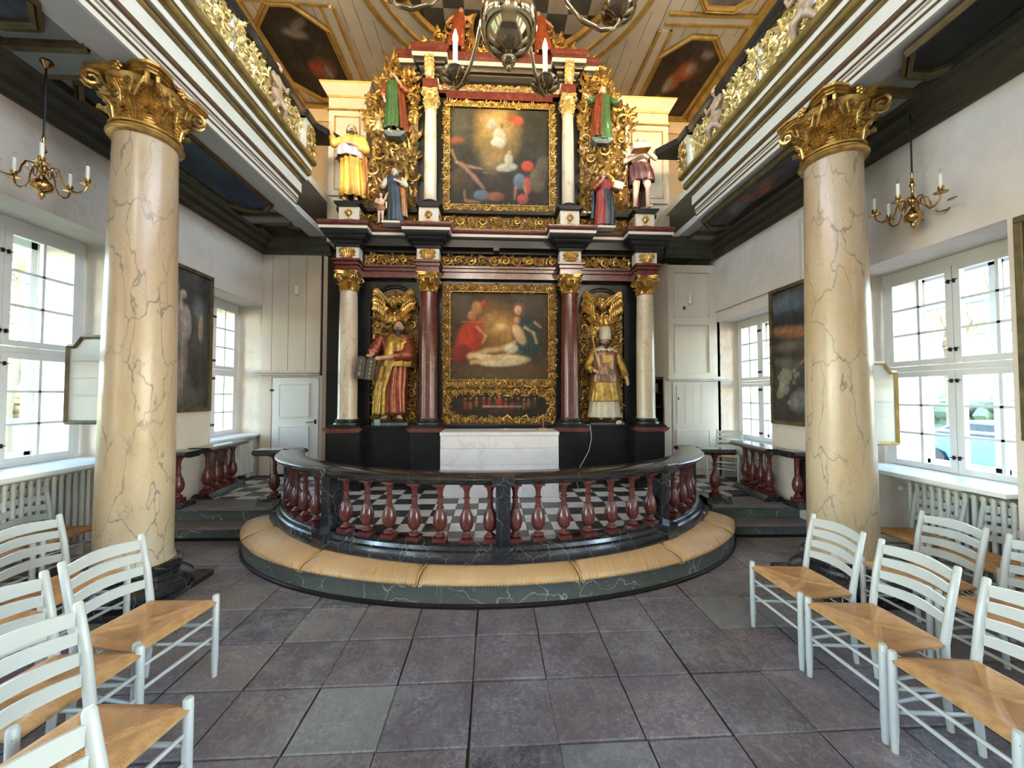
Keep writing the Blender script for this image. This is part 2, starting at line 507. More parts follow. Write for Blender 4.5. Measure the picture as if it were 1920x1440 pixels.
farw, farb = MB(), MB(); n = 0
for i in range(-16, 17):
    for j in range(-6, 9):
        x = -.411+CW*(i+.5); y = 4.439+CD*(j+.5)
        if y > 6.1: continue
        if y < 4.75 and not (((x-.03)/2.44)**2+((y-4.74)/1.5)**2 < 1): continue
        if abs(x) > 3.6: continue
        k = (i+j) % 2
        if y > 5.45 and abs(x) < 2.45: continue
        hide = (abs(x) < 2.3 and y > 5.2) or (-.6 < x < .78 and y > 4.75)
        if hide or n >= 295:
            (farb if k else farw).cbox(x, y, DZ-.016, CW-.004, CD-.004, .03)
        else:
            o = bpy.data.objects.new('tile', CKM[k]); COL.objects.link(o); o.parent = da; o.location = (x, y, DZ+random.uniform(-.001,.001)); n += 1
farw.build('pale_tiles', M_CKW, da, kind='stuff'); farb.build('dark_tiles', M_CKB, da, kind='stuff')
# steps left and right
st = struct('trim_1')
for sx, xa, xb, ya, yb, nm in ((-1, -3.64, -2.45, 4.25, 4.22, 'l'), (1, 2.5, 3.52, 4.06, 4.02, 'r')):
    def lin(x, off): return ya+(yb-ya)*(x-xa)/(xb-xa)+off
    def slab(z0, z1, off, nose, mt, name):
        b = MB(); pts = [(xa, lin(xa, off)-nose), (xb, lin(xb, off)-nose), (xb, lin(xb, off)+.32), (xa, lin(xa, off)+.32)]
        b.prism(pts, z0, z1, 'z'); return b.build(name, mt, st, bevel=.004)
    slab(0, .028, 0, .012, M_BLACK, 'step_plinth')
    slab(.028, .118, .004, 0, M_GRNM, 'step_riser')
    slab(.118, .15, 0, .025, M_STEPW, 'step_tread')
    slab(.15, .265, .19, 0, M_GRNM, 'step_riser')
    slab(.265, .302, .19, .025, M_STEPW, 'step_tread')
# ================================================================= side walls with deep window niches
def wall_side(name, s, xw, nz0, nz1, xo, niches, ztop, y0, y1):
    """s=-1 left; xw inner face; niche list (ya,yb,zsill,ztop)"""
    w = struct(name)
    b = MB()
    ys = y0
    for ya, yb, zs, zt in niches:
        b.box(s*xw, s*xo, ys, ya, 0, ztop)
        b.box(s*xw, s*xo, ya, yb, zt, ztop)
        b.box(s*(xw+.36), s*xo, ya, yb, 0, zs-.03)
        ys = yb
    b.box(s*xw, s*xo, ys, y1, 0, ztop)
    b.build('plaster', M_PLAS, w)
    return w
NL = [(-4.4,-2.9,.8,3.1), (-2.5,-1.0,.8,3.1), (-.5,1.3,.8,3.1), (2.66,3.95,.95,3.05), (5.08,6.22,.95,2.97)]
NR = [(-4.4,-2.9,.8,2.9), (-2.5,-1.0,.8,2.9), (-.6,1.05,.8,2.9), (2.385,3.64,.88,2.76), (4.62,5.75,.88,2.70)]
wl = wall_side('wall_left', -1, 3.64, 0, 0, 4.6, NL, 4.3, -5.2, 7.4)
wr = wall_side('wall_right', 1, 3.52, 0, 0, 4.45, NR, 4.2, -5.2, 7.4)
# ledge above the far right niche
b = MB(); b.box(3.49, 3.53, 4.1, 5.75, 2.86, 3.58); b.build('plaster_band', M_PLAS, wr)
# upper walls over the galleries; unseen openings added and enlarged to brighten the interior
def upper_wall(name, s, x, z0):
    w = struct(name); b = MB()
    ys = -5.2
    for ya, yb in ((-4.6,-3.0), (-2.5,-.9), (-.4,1.2), (1.7,3.3)):
        b.box(s*x, s*(x+.5), ys, ya, z0, 7.3); b.box(s*x, s*(x+.5), ya, yb, z0, 5.3); b.box(s*x, s*(x+.5), ya, yb, 6.75, 7.3); ys = yb
        portal(s*(x+.55), (ya+yb)/2, 6.02, yb-ya, 1.45, (-s,0,0))
    b.box(s*x, s*(x+.5), ys, 7.4, z0, 7.3)
    b.build('plaster', M_PLAS, w)
upper_wall('wall_upper_left', -1, 3.60, 4.3); upper_wall('wall_upper_right', 1, 3.88, 4.2)
# wall behind the altar and the wall at the far end behind the viewer
w = struct('wall_back'); b = MB(); b.box(-4.6, 4.6, 7.15, 7.4, 0, 7.3); b.build('plaster', M_PLAS, w)
w = struct('wall_entrance'); b = MB()
SUN_GAPS = [(-1.40,-.80), (-.20,-.02), (2.45,3.30)]  # unseen openings, added and shaped to throw sun patches on the altarpiece
xs = -4.6
for xa, xb in SUN_GAPS:
    b.box(xs, xa, -5.2, -5.0, 0, 7.3); b.box(xa, xb, -5.2, -5.0, 0, 5.75); b.box(xa, xb, -5.2, -5.0, 6.95, 7.3); xs = xb
b.box(xs, 4.6, -5.2, -5.0, 0, 7.3)
b.build('plaster', M_PLAS, w)
for i, (xa, xb) in enumerate(SUN_GAPS):  # glazing bars across the added sun openings
    g = struct('window_%d' % (20+i)); b = MB()
    for t in (.5,): b.box(xa+(xb-xa)*t-.03, xa+(xb-xa)*t+.03, -5.12, -5.06, 5.75, 6.95)
    for t in (.33,.66): b.box(xa, xb, -5.12, -5.06, 5.75+1.2*t-.03, 5.75+1.2*t+.03)
    b.build('muntin', M_WIN, g)
    portal((xa+xb)/2, -5.15, 6.35, xb-xa, 1.2, (0,1,0))

# ================================================================= windows
def window(idx, s, X, Xo, ya, yb, z0, z1, sill_x, zs, seam, zt0, zt1, detail=True):
    w = struct('window_%d' % idx)
    def bx(b, xa, xb, y0, y1, za, zb): b.box(s*xa, s*xb, y0, y1, za, zb)
    t = .06
    b = MB()
    bx(b, X, X+t, ya, ya+.055, z0, z1); bx(b, X, X+t, yb-.055, yb, z0, z1); bx(b, X, X+t, ya+.055, yb-.055, z1-.09, z1); bx(b, X, X+t, ya+.055, yb-.055, z0, z0+.025)
    bx(b, X, X+t, ya+.055, yb-.055, zt0-.0, zt1)
    b.build('frame', M_WIN, w, bevel=.004)
    def leaf(y0, y1, za, zb):
        r = .05
        b = MB()
        bx(b, X-.012, X+.035, y0, y0+r, za, zb); bx(b, X-.012, X+.035, y1-r, y1, za, zb)
        bx(b, X-.012, X+.035, y0+r, y1-r, za, za+r); bx(b, X-.012, X+.035, y0+r, y1-r, zb-r, zb)
        lf = b.build('casement', M_WIN, w, bevel=.003)
        b = MB(); ym = (y0+y1)/2
        bx(b, X-.004, X+.028, ym-.011, ym+.011, za+r, zb-r)
        for k in (1, 2):
            zz = za+r+(zb-za-2*r)*k/3; bx(b, X-.004, X+.028, y0+r, y1-r, zz-.010, zz+.010)
        b.build('muntin', M_WIN, lf, off=(0,0,0))
        for k in range(3):
            for q in (0, 1):
                h = (zb-za-2*r)/3; b = MB()
                yy0 = (y0+r, ym+.011)[q]; yy1 = (ym-.011, y1-r)[q]
                bx(b, X+.010, X+.014, yy0, yy1, za+r+h*k+.01, za+r+h*(k+1)-.01)
                b.build('pane', M_GLASS, lf, off=(0,0,0))
    for (y0, y1) in ((ya+.055, seam-.003), (seam+.003, yb-.055)):
        leaf(y0, y1, z0+.025, zt0-.004); leaf(y0, y1, zt1+.004, z1-.09)
    # outer window a hand's breadth further out
    b = MB(); X2 = Xo
    bx(b, X2, X2+.05, ya, ya+.05, z0, z1); bx(b, X2, X2+.05, yb-.05, yb, z0, z1); bx(b, X2, X2+.05, ya, yb, z1-.07, z1); bx(b, X2, X2+.05, ya, yb, z0, z0+.06)
    bx(b, X2, X2+.05, ya, yb, zt0+.02, zt1-.02); bx(b, X2, X2+.05, seam-.05, seam+.05, z0, z1)
    b.build('outer_frame', M_WIN, w)
    b = MB()
    for y0, y1 in ((ya+.05, seam-.05), (seam+.05, yb-.05)):
        bx(b, X2+.01, X2+.035, (y0+y1)/2-.013, (y0+y1)/2+.013, z0, z1)
        for za, zb in ((z0+.06, zt0+.02), (zt1-.02, z1-.07)):
            for k in (1, 2):
                zz = za+(zb-za)*k/3; bx(b, X2+.01, X2+.035, y0, y1, zz-.012, zz+.012)
    b.build('outer_muntin', M_WIN, w)
    # latches on the meeting seam
    for zz in ((z0+zt0)/2-.30, zt0-.10, zt1+.12, (zt1+z1)/2+.24):
        b = MB()
        for dy in (-.02, .02): bx(b, X-.03, X-.012, seam+dy-.005, seam+dy+.005, zz-.017, zz+.017)
        b.tube([(s*(X-.026), seam-.05, zz+.008), (s*(X-.026), seam+.045, zz)], .0042, 6)
        b.build('latch', M_IRON, w)
    # sill board
    b = MB(); bx(b, sill_x, X+.02, ya-.0, yb+.0, zs-.035, zs)
    b.build('sill', M_WIN, w, bevel=.006)
    portal(s*(Xo+.12), (ya+yb)/2, (z0+z1)/2, yb-ya, z1-z0, (-s,0,0))
    return w
window(1, -1, 4.05, 4.5, 2.68, 3.93, .95, 3.05, 3.50, .95, 3.303, 1.915, 1.965)
window(2, -1, 4.05, 4.5, 5.10, 6.20, .95, 2.97, 3.66, .95, 5.66, 1.895, 1.935)
window(3, 1, 3.95, 4.35, 2.41, 3.62, .86, 2.76, 3.47, .88, 3.03, 1.775, 1.825)
window(4, 1, 3.85, 4.30, 4.62, 5.75, .88, 2.72, 3.60, .88, 5.24, 1.73, 1.765)
# unseen window openings behind the viewer, added and widened to brighten the interior
for i, (s, X, nn) in enumerate(((-1, 4.05, NL[:3]), (1, 3.95, NR[:3]))):
    for j, (ya, yb, z0, z1) in enumerate(nn):
        w = struct('window_%d' % (10+i*3+j)); b = MB(); ym = (ya+yb)/2
        for y in (ya+.02, ym, yb-.02): b.box(s*X, s*(X+.05), y-.03, y+.03, z0, z1)
        for y in ((ya+ym)/2, (ym+yb)/2): b.box(s*X, s*(X+.03), y-.012, y+.012, z0, z1)
        for t in (0,.16,.32,.49,.66,.83,1): b.box(s*X, s*(X+.04), ya, yb, z0+(z1-z0)*t-.018, z0+(z1-z0)*t+.018)
        b.build('frame', M_WIN, w)
        portal(s*(X+.3), ym, (z0+z1)/2, yb-ya, z1-z0, (-s,0,0))

# ================================================================= aisle ceilings, cornices
def aisle_ceiling(name, s, xi, xw, zc, wy, bands, octs, side):
    c = struct(name)
    b = MB(); b.box(s*xi, s*(xw+.1), -5.1, wy+1.1, zc, zc+.12); b.build('boards', M_ACEIL, c)
    # wall cornice, stepped profile
    b = MB()
    prof = [(0,0),(.03,0),(.05,.03),(.09,.05),(.11,.10),(.17,.13),(.19,.17),(.235,.19),(.25,.24),(0,.24)]
    pth = [(s*xw, -5.0), (s*xw, wy), (s*xi*.9, wy)] if s < 0 else [(s*xi*.9, wy), (s*xw, wy), (s*xw, -5.0)]
    b.sweep(pth, [(o, zc-.24+z) for o, z in prof])
    b.build('cornice', M_MOULD, c, off=(0,0,0))
    b = MB()
    for o, z in ((.052,.032),(.112,.102),(.192,.172),(.25,.235)):
        b.sweep(pth, [(o, zc-.24+z),(o+.008, zc-.24+z),(o+.008, zc-.24+z+.008),(o, zc-.24+z+.008)])
    b.build('gilt_line', M_MOULDG, c, off=(0,0,0))
    for y0, y1 in bands:
        b = MB(); b.box(s*xi, s*(xw-.2), y0, y1, zc-.045, zc+.01); b.build('beam', M_ACEIL, c)
        for y in (y0, y1):
            b = MB(); b.box(s*xi, s*(xw-.22), y-.022, y+.022, zc-.05, zc-.0); b.box(s*xi, s*(xw-.22), y-.03, y+.03, zc-.02, zc)
            b.build('beam_moulding', M_MOULDG, c)
    return c
aisle_ceiling('ceiling_left', -1, 2.86, 3.64, 4.02, 6.15, [(2.74,2.98),(5.22,5.43),(.3,.52),(-2.1,-1.9)], None, 0)
aisle_ceiling('ceiling_right', 1, 2.97, 3.52, 3.94, 5.75, [(2.74,2.98),(5.32,5.50),(.3,.52),(-2.1,-1.9)], None, 0)
# ================================================================= gallery beam + fascia mouldings
M_SOFF2 = paint('soffit_taupe', (.50,.48,.46), .6, var=.04, nscale=3)
def zR(z): return 3.95+(z-4.0)*.93
def gallery(name, s, dx, zf, x_out):
    g = struct(name)
    Y0, Y1 = -5.0, 5.02 if s < 0 else 4.95
    Yb = 6.3 if s < 0 else 6.1
    b = MB(); b.box(s*(2.60+dx), s*x_out, Y0, Yb, zf(4.0), zf(4.0)+.09); b.build('beam_soffit', M_SOFF2, g)
    def strip(pts, mt, nm, yend=Y1):
        b = MB(); b.prism([(s*(x+dx), zf(z)) for x, z in pts], Y0, yend, 'y')
        return b.build(nm, mt, g)
    strip([(2.575,4.0),(2.575,4.115),(2.60,4.115),(2.60,4.0)], M_FASC, 'fascia')
    strip([(2.562,4.046),(2.562,4.058),(2.58,4.058),(2.58,4.046)], M_BROWNL, 'brown_bead')
    strip([(2.556,4.10),(2.556,4.195),(2.75,4.195),(2.75,4.10)], M_FASC, 'fascia')
    strip([(2.545,4.112),(2.545,4.126),(2.56,4.126),(2.56,4.112)], M_BROWNL, 'brown_bead')
    strip([(2.53,4.183),(2.525,4.20),(2.56,4.21),(2.56,4.18)], M_BROWNL, 'brown_bead')
    strip([(2.515,4.20),(2.515,4.345),(2.75,4.345),(2.75,4.20)], M_FASC, 'frieze_board')
    strip([(2.49,4.335),(2.485,4.355),(2.495,4.372),(2.53,4.372),(2.53,4.325)], M_TORUS, 'gilt_bead')
    strip([(2.447,4.364),(2.447,4.3695),(2.488,4.3695),(2.488,4.364)], M_TAUPE, 'underside_shade')  # thin plates that carry the underside shade as colour
    strip([(2.387,4.494),(2.387,4.4995),(2.443,4.4995),(2.443,4.494)], M_TAUPE, 'underside_shade')
    strip([(2.338,4.614),(2.338,4.6195),(2.368,4.6195),(2.368,4.614)], M_TAUPE, 'underside_shade')
    strip([(2.445,4.37),(2.445,4.438),(2.75,4.438),(2.75,4.37)], M_FASC, 'fascia')
    def torus(x, z, r, nm='gilt_torus'):
        b = MB(); n = 12
        b.tube([(s*(x+dx), Y0, zf(z)), (s*(x+dx), Y1, zf(z))], r, n)
        o = b.build(nm, M_TORUS, g, smooth=True, auto=50); return o
    torus(2.43, 4.468, .040)
    strip([(2.385,4.50),(2.385,4.585),(2.75,4.585),(2.75,4.50)], M_FASC, 'fascia')
    torus(2.365, 4.60, .042)
    strip([(2.37,4.62),(2.37,4.645),(2.75,4.645),(2.75,4.62)], M_FASC, 'top_board')
    return g
gallery('trim_2', -1, 0, lambda z: z, 2.88)
gallery('trim_3', 1, .19, zR, 3.0)
# gallery floors (carry the balustrades, close the aisle ceilings)
for nm, x0, x1, z in (('floor_gallery_left', -3.65, -2.55, 4.52), ('floor_gallery_right', 2.75, 3.9, 4.42)):
    f_ = struct(nm); b = MB(); b.box(x0, x1, -5.0, 7.15, z, z+.1); b.build('boards', M_CEIL, f_)
# ================================================================= high painted board ceiling over the nave
ce = struct('ceiling')
ZC = 7.0
CC, CR = (.18, 4.4), 2.08
b = MB()
N = 72
outer = []
def rectpt(a, x0=-3.65, x1=3.95, y0=-5.1, y1=7.2):
    dx, dy = math.cos(a), math.sin(a); t = 1e9
    if dx > 1e-9: t = min(t, (x1-CC[0])/dx)
    if dx < -1e-9: t = min(t, (x0-CC[0])/dx)
    if dy > 1e-9: t = min(t, (y1-CC[1])/dy)
    if dy < -1e-9: t = min(t, (y0-CC[1])/dy)
    return (CC[0]+dx*t, CC[1]+dy*t)
angs = sorted(set([2*PI*i/N for i in range(N)]+[math.atan2(y-CC[1], x-CC[0]) % (2*PI) for x in (-3.65,3.95) for y in (-5.1,7.2)]))
vs = []; fs = []
for a in angs: vs.append((CC[0]+CR*math.cos(a), CC[1]+CR*math.sin(a), ZC)); vs.append(rectpt(a)+(ZC,))
for i in range(len(angs)):
    j = (i+1) % len(angs); fs.append((2*i, 2*i+1, 2*j+1, 2*j))
b.add(vs, fs)
b.lathe([(CR, ZC), (CR, ZC+.3)], 72, CC, cap=False)
b.build('boards', M_CEIL, ce, fixn=False)
b = MB(); b.box(-3.8, 4.0, -5.1, 7.3, ZC+.3, ZC+.4); b.build('roof_boards', M_CEIL, ce)
# joints between boards
b = MB()
for k in range(-18, 20):
    x = k*.2+.05
    y0 = -5.0; y1 = 7.1
    dx = abs(x-CC[0])
    segs = [(y0, y1)]
    if dx < CR+.1:
        h = math.sqrt((CR+.1)**2-dx*dx); segs = [(y0, CC[1]-h), (CC[1]+h, y1)]
    for a, c in segs:
        yy = a
        while yy < c-.2:
            l = min(c, yy+random.uniform(.5, 1.4)); b.box(x-.003, x+.003, yy+.02, l-.05, ZC-.002, ZC+.01); yy = l+random.uniform(0,.2)
b.build('board_joint', M_BROWNL, ce, kind='stuff')
def ring(r0, r1, z0, z1, mt, nm):
    b = MB(); n = 64; b.lathe([(r0, z0), (r1, z0), (r1, z1), (r0, z1), (r0, z0)], n, CC, cap=False); return b.build(nm, mt, ce, smooth=True, auto=40)
ring(2.02, 2.10, ZC-.035, ZC+.02, M_GILTY, 'gilt_ring'); ring(1.86, 2.04, ZC-.02, ZC+.02, M_CEIL, 'ring_board')
ring(1.83, 1.88, ZC-.035, ZC+.02, M_GILTY, 'gilt_ring'); ring(1.62, 1.84, ZC+.0, ZC+.05, M_CEIL, 'ring_board')
ring(1.58, 1.645, ZC-.01, ZC+.08, M_GILTY, 'gilt_ring')
# chequered painted roundel inside the ring
b = MB(); b2 = MB()
for i in range(-6, 6):
    for j in range(-6, 6):
        x, y = CC[0]+.3*i, CC[1]+.3*j
        if math.hypot(i+.5, j+.5)*.3 < 1.66: (b if (i+j) % 2 else b2).box(x, x+.3, y, y+.3, ZC+.1, ZC+.12)
b.build('painted_check', paint('check_dark', (.10,.095,.085), .6), ce, kind='stuff'); b2.build('painted_check_pale', paint('check_pale', (.55,.47,.36), .6), ce, kind='stuff')
# ribs
def rib(x0, y0, x1, y1, w=.17):
    d = Vector((x1-x0, y1-y0)).normalized(); nn = Vector((-d.y, d.x))
    def q(hw, z0, z1, mt, nm, off=0):
        b = MB(); c0 = Vector((x0,y0))+nn*off; c1 = Vector((x1,y1))+nn*off
        b.prism([tuple(c0-nn*hw), tuple(c1-nn*hw), tuple(c1+nn*hw), tuple(c0+nn*hw)], z0, z1, 'z'); b.build(nm, mt, ce)
    q(w/2, ZC-.03, ZC, M_CEIL, 'rib')
    q(.02, ZC-.045, ZC, M_GILTY, 'gilt_line', w/2); q(.02, ZC-.045, ZC, M_GILTY, 'gilt_line', -w/2)
rib(2.56, 5.35, 2.56, 7.1); rib(-2.33, 5.25, -2.33, 7.1); rib(2.5, 5.17, 3.85, 5.15, .14); rib(-2.3, 5.15, -3.58, 5.12, .14)
rib(2.5, 3.2, 3.85, 3.2, .14); rib(-2.3, 3.2, -3.58, 3.2, .14)
for s, x in ((-1, -3.58), (1, 3.86)):
    b = MB(); b.prism([(x, ZC), (x-s*.10, ZC), (x-s*.10, ZC-.03), (x-s*.03, ZC-.10), (x, ZC-.10)], -5, 7.15, 'y'); b.build('gilt_cornice', M_GILTY, ce)
b = MB(); b.prism([(7.15, ZC), (7.05, ZC), (7.05, ZC-.03), (7.12, ZC-.1), (7.15, ZC-.1)], -3.6, 3.86, 'x'); b.build('gilt_cornice', M_GILTY, ce)
b = MB(); b.prism([(7.15, ZC-.1), (7.08, ZC-.1), (7.09, ZC-.2), (7.12, ZC-.3), (7.15, ZC-.3)], -3.6, 3.86, 'x'); b.build('cornice', M_CEIL, ce)
# ================================================================= painted canvases (colour per vertex, brushed procedurally)
class Cv:
    def __init__(s, w, h, base, seed=0):
        s.w, s.h = w, h; s.a = np.empty((h, w, 3)); s.a[:] = base; s.r = np.random.RandomState(seed)
        s.X, s.Y = np.meshgrid((np.arange(w)+.5)/w, (np.arange(h)+.5)/h)
    def noise(s, amt, cells=6):
        for k, c in enumerate((cells, cells*2, cells*4)):
            g = s.r.rand(c+2, c+2); x = s.X*c; y = s.Y*c; i = x.astype(int); j = y.astype(int); fx = x-i; fy = y-j
            v = (g[j,i]*(1-fx)+g[j,i+1]*fx)*(1-fy)+(g[j+1,i]*(1-fx)+g[j+1,i+1]*fx)*fy
            s.a *= (1+(v-.5)[..., None]*amt/(k+1)**.5)
        return s
    def mixm(s, m, col):
        m = np.clip(m, 0, 1)[..., None]; s.a = s.a*(1-m)+np.array(col)*m; return s
    def blob(s, x, y, rx, ry, col, ang=0, soft=.25, al=1, light=.35):
        """y measured from the bottom; ellipse with simple top-left shading"""
        ca, sa = math.cos(math.radians(ang)), math.sin(math.radians(ang))
        dx = (s.X-x); dy = (s.Y-y); u = (dx*ca+dy*sa)/rx; v = (-dx*sa+dy*ca)/ry
        d = np.sqrt(u*u+v*v); m = np.clip((1-d)/soft, 0, 1)*al
        sh = 1+light*(-(dx/rx)*.6+(dy/ry)*.7)
        c = np.array(col)[None, None, :]*np.clip(sh, .35, 1.8)[..., None]
        m = m[..., None]; s.a = s.a*(1-m)+c*m; return s
    def limb(s, pts, w, col, al=1):
        for (x0, y0), (x1, y1) in zip(pts[:-1], pts[1:]):
            dx, dy = x1-x0, y1-y0; L = dx*dx+dy*dy+1e-9
            t = np.clip(((s.X-x0)*dx+(s.Y-y0)*dy)/L, 0, 1)
            asp = s.h/s.w
            d = np.sqrt((s.X-x0-t*dx)**2+((s.Y-y0-t*dy)*asp)**2)
            m = np.clip((w*(1-.35*t)-d)/(w*.7), 0, 1)*al*.85
            s.mixm(m, col)
        return s
    def folds(s, x, y, rx, ry, col, n=5, ang=90):
        for i in range(n):
            k = (i+.5)/n-.5; o = s.r.uniform(-.15, .15)
            s.limb([(x+rx*k*1.5, y+ry*.8), (x+rx*(k*1.9+o), y-ry*.8)], rx*.09, tuple(c*s.r.choice([.45, 1.5]) for c in col), .6)
        return s
    def person(s, x, y, h, robe, skin=(.55,.3,.17), hair=(.06,.04,.03), lean=0, arms=True):
        s.blob(x, y+h*.38, h*.17, h*.42, robe, lean, .3); s.folds(x, y+h*.35, h*.13, h*.34, robe)
        hx = x-math.sin(math.radians(lean))*h*.42; hy = y+h*.86
        s.blob(hx, hy+.012*h, h*.075, h*.095, hair, 0, .4); s.blob(hx-.008*h, hy-.01*h, h*.052, h*.07, skin, 0, .4)
        if arms:
            s.limb([(x-h*.1, y+h*.68), (x-h*.2, y+h*.52), (x-h*.05, y+h*.45)], h*.04, tuple(c*.8 for c in robe)); s.blob(x-h*.03, y+h*.45, h*.035, h*.03, skin)
        return s
def soften(cv, n=2, grain=.3):
    for _ in range(n):
        p = np.pad(cv.a, ((1,1),(1,1),(0,0)), 'edge'); cv.a = (p[1:-1,1:-1]*2+p[:-2,1:-1]+p[2:,1:-1]+p[1:-1,:-2]+p[1:-1,2:])/6
    cv.noise(grain, 14); cv.noise(grain, 30); return cv
def put_canvas(cv, fn, name, parent, mask=None, off=None):
    """fn(u,v)->world point; builds a fine grid coloured from the canvas"""
    w, h = cv.w, cv.h
    vs = [tuple(fn(i/w, j/h)) for j in range(h+1) for i in range(w+1)]
    fs = []; cols = []
    for j in range(h):
        for i in range(w):
            if mask and not mask((i+.5)/w, (j+.5)/h): continue
            a = j*(w+1)+i; fs.append((a, a+1, a+w+2, a+w+1)); cols.append(cv.a[j, i])
    me = bpy.data.meshes.new(name)
    off = off if off is not None else world_loc(parent)
    me.from_pydata([(p[0]-off[0], p[1]-off[1], p[2]-off[2]) for p in vs], [], fs)
    ca = me.color_attributes.new('paint', 'FLOAT_COLOR', 'CORNER')
    arr = np.ones((len(fs)*4, 4)); arr[:, :3] = np.repeat(np.clip(np.array(cols), 0, 1), 4, axis=0)
    ca.data.foreach_set('color', arr.ravel())
    me.materials.append(M_CANVAS)
    o = bpy.data.objects.new(name, me); COL.objects.link(o); o.parent = parent
    return o
# ================================================================= carved foliage
def leaf(b, p, d, nrm, L, w, curl=.3, lobes=3):
    """acanthus leaf: p base, d direction, nrm outward normal"""
    p = Vector(p); d = Vector(d).normalized(); nrm = Vector(nrm).normalized(); s = d.cross(nrm).normalized()
    n = lobes*2; vs = []; fs = []
    for i in range(n+1):
        t = i/n
        ww = w*math.sin(PI*min(1, t*.92+.08))**.7*(1.3 if i % 2 else .5)
        if i == n: ww = w*.05
        c = p+d*(L*t*(1-.25*curl*t))+nrm*(L*curl*t*t)
        vs += [tuple(c-s*ww-nrm*(w*.25)), tuple(c+nrm*(w*.28)), tuple(c+s*ww-nrm*(w*.25))]
    for i in range(n):
        a = i*3; fs += [(a, a+1, a+4, a+3), (a+1, a+2, a+5, a+4)]
    b.add(vs, fs)
def scroll(b, c, R, a0, hand, ux, uz, nrm, th, rng, leaves=True):
    """spiral acanthus scroll in the plane (ux,uz), raised along nrm"""
    c = Vector(c); pts = []; rs = []; n = 22
    turns = 1.45
    for i in range(n+1):
        t = i/n; r = R*(1-.86*t**.85); a = a0+hand*2*PI*turns*t
        pts.append(c+ux*(r*math.cos(a))+uz*(r*math.sin(a))+nrm*(th*(.25+.55*t))); rs.append(R*(.155-.08*t))
    b.tube(pts, rs, 5, up=nrm)
    b.ell(c+nrm*th*.8, (R*.16, R*.16, R*.16), 6, 4)
    if leaves:
        for i in range(0, n-4, 2):
            t = i/n; r = R*(1-.86*t**.85); a = a0+hand*2*PI*turns*t
            rad = ux*math.cos(a)+uz*math.sin(a); tan = (-ux*math.sin(a)+uz*math.cos(a))*hand
            s = 1 if (i//2) % 2 == 0 else -.9
            leaf(b, c+rad*r+nrm*th*.3, (rad*s*.9+tan*.8), nrm, R*(.66-.25*t), R*.19, .45, 2)
def foliage(b, O, ux, uz, nrm, W_, H_, R, th, seed, dens=1, mask=None):
    rng = random.Random(seed)
    O = Vector(O); ux = Vector(ux); uz = Vector(uz); nrm = Vector(nrm)
    nx = max(1, round(W_/(2.0*R))); nz = max(1, round(H_/(2.0*R)))
    for i in range(nx):
        for j in range(nz):
            u = (i+.5)/nx*W_; v = (j+.5)/nz*H_
            if mask and not mask(u, v): continue
            r = min(W_/nx, H_/nz)/2*rng.uniform(.85, 1.02)
            hand = 1 if (i+j) % 2 else -1
            sym = i >= nx/2
            scroll(b, O+ux*u+uz*v, r, rng.uniform(0, .6)+(PI if sym else 0), hand*(-1 if sym else 1), ux, uz, nrm, th, rng)
    for k in range(int(dens*W_*H_/(R*R)*2.6)):
        u = rng.uniform(.02, .98)*W_; v = rng.uniform(.04, .96)*H_
        if mask and not mask(u, v): continue
        a = rng.uniform(0, 2*PI)
        leaf(b, O+ux*u+uz*v+nrm*th*.2, ux*math.cos(a)+uz*math.sin(a), nrm, R*rng.uniform(.6, 1), R*rng.uniform(.16,.26), .3, 2)
XA, ZA, FY = Vector((1,0,0)), Vector((0,0,1)), Vector((0,-1,0))
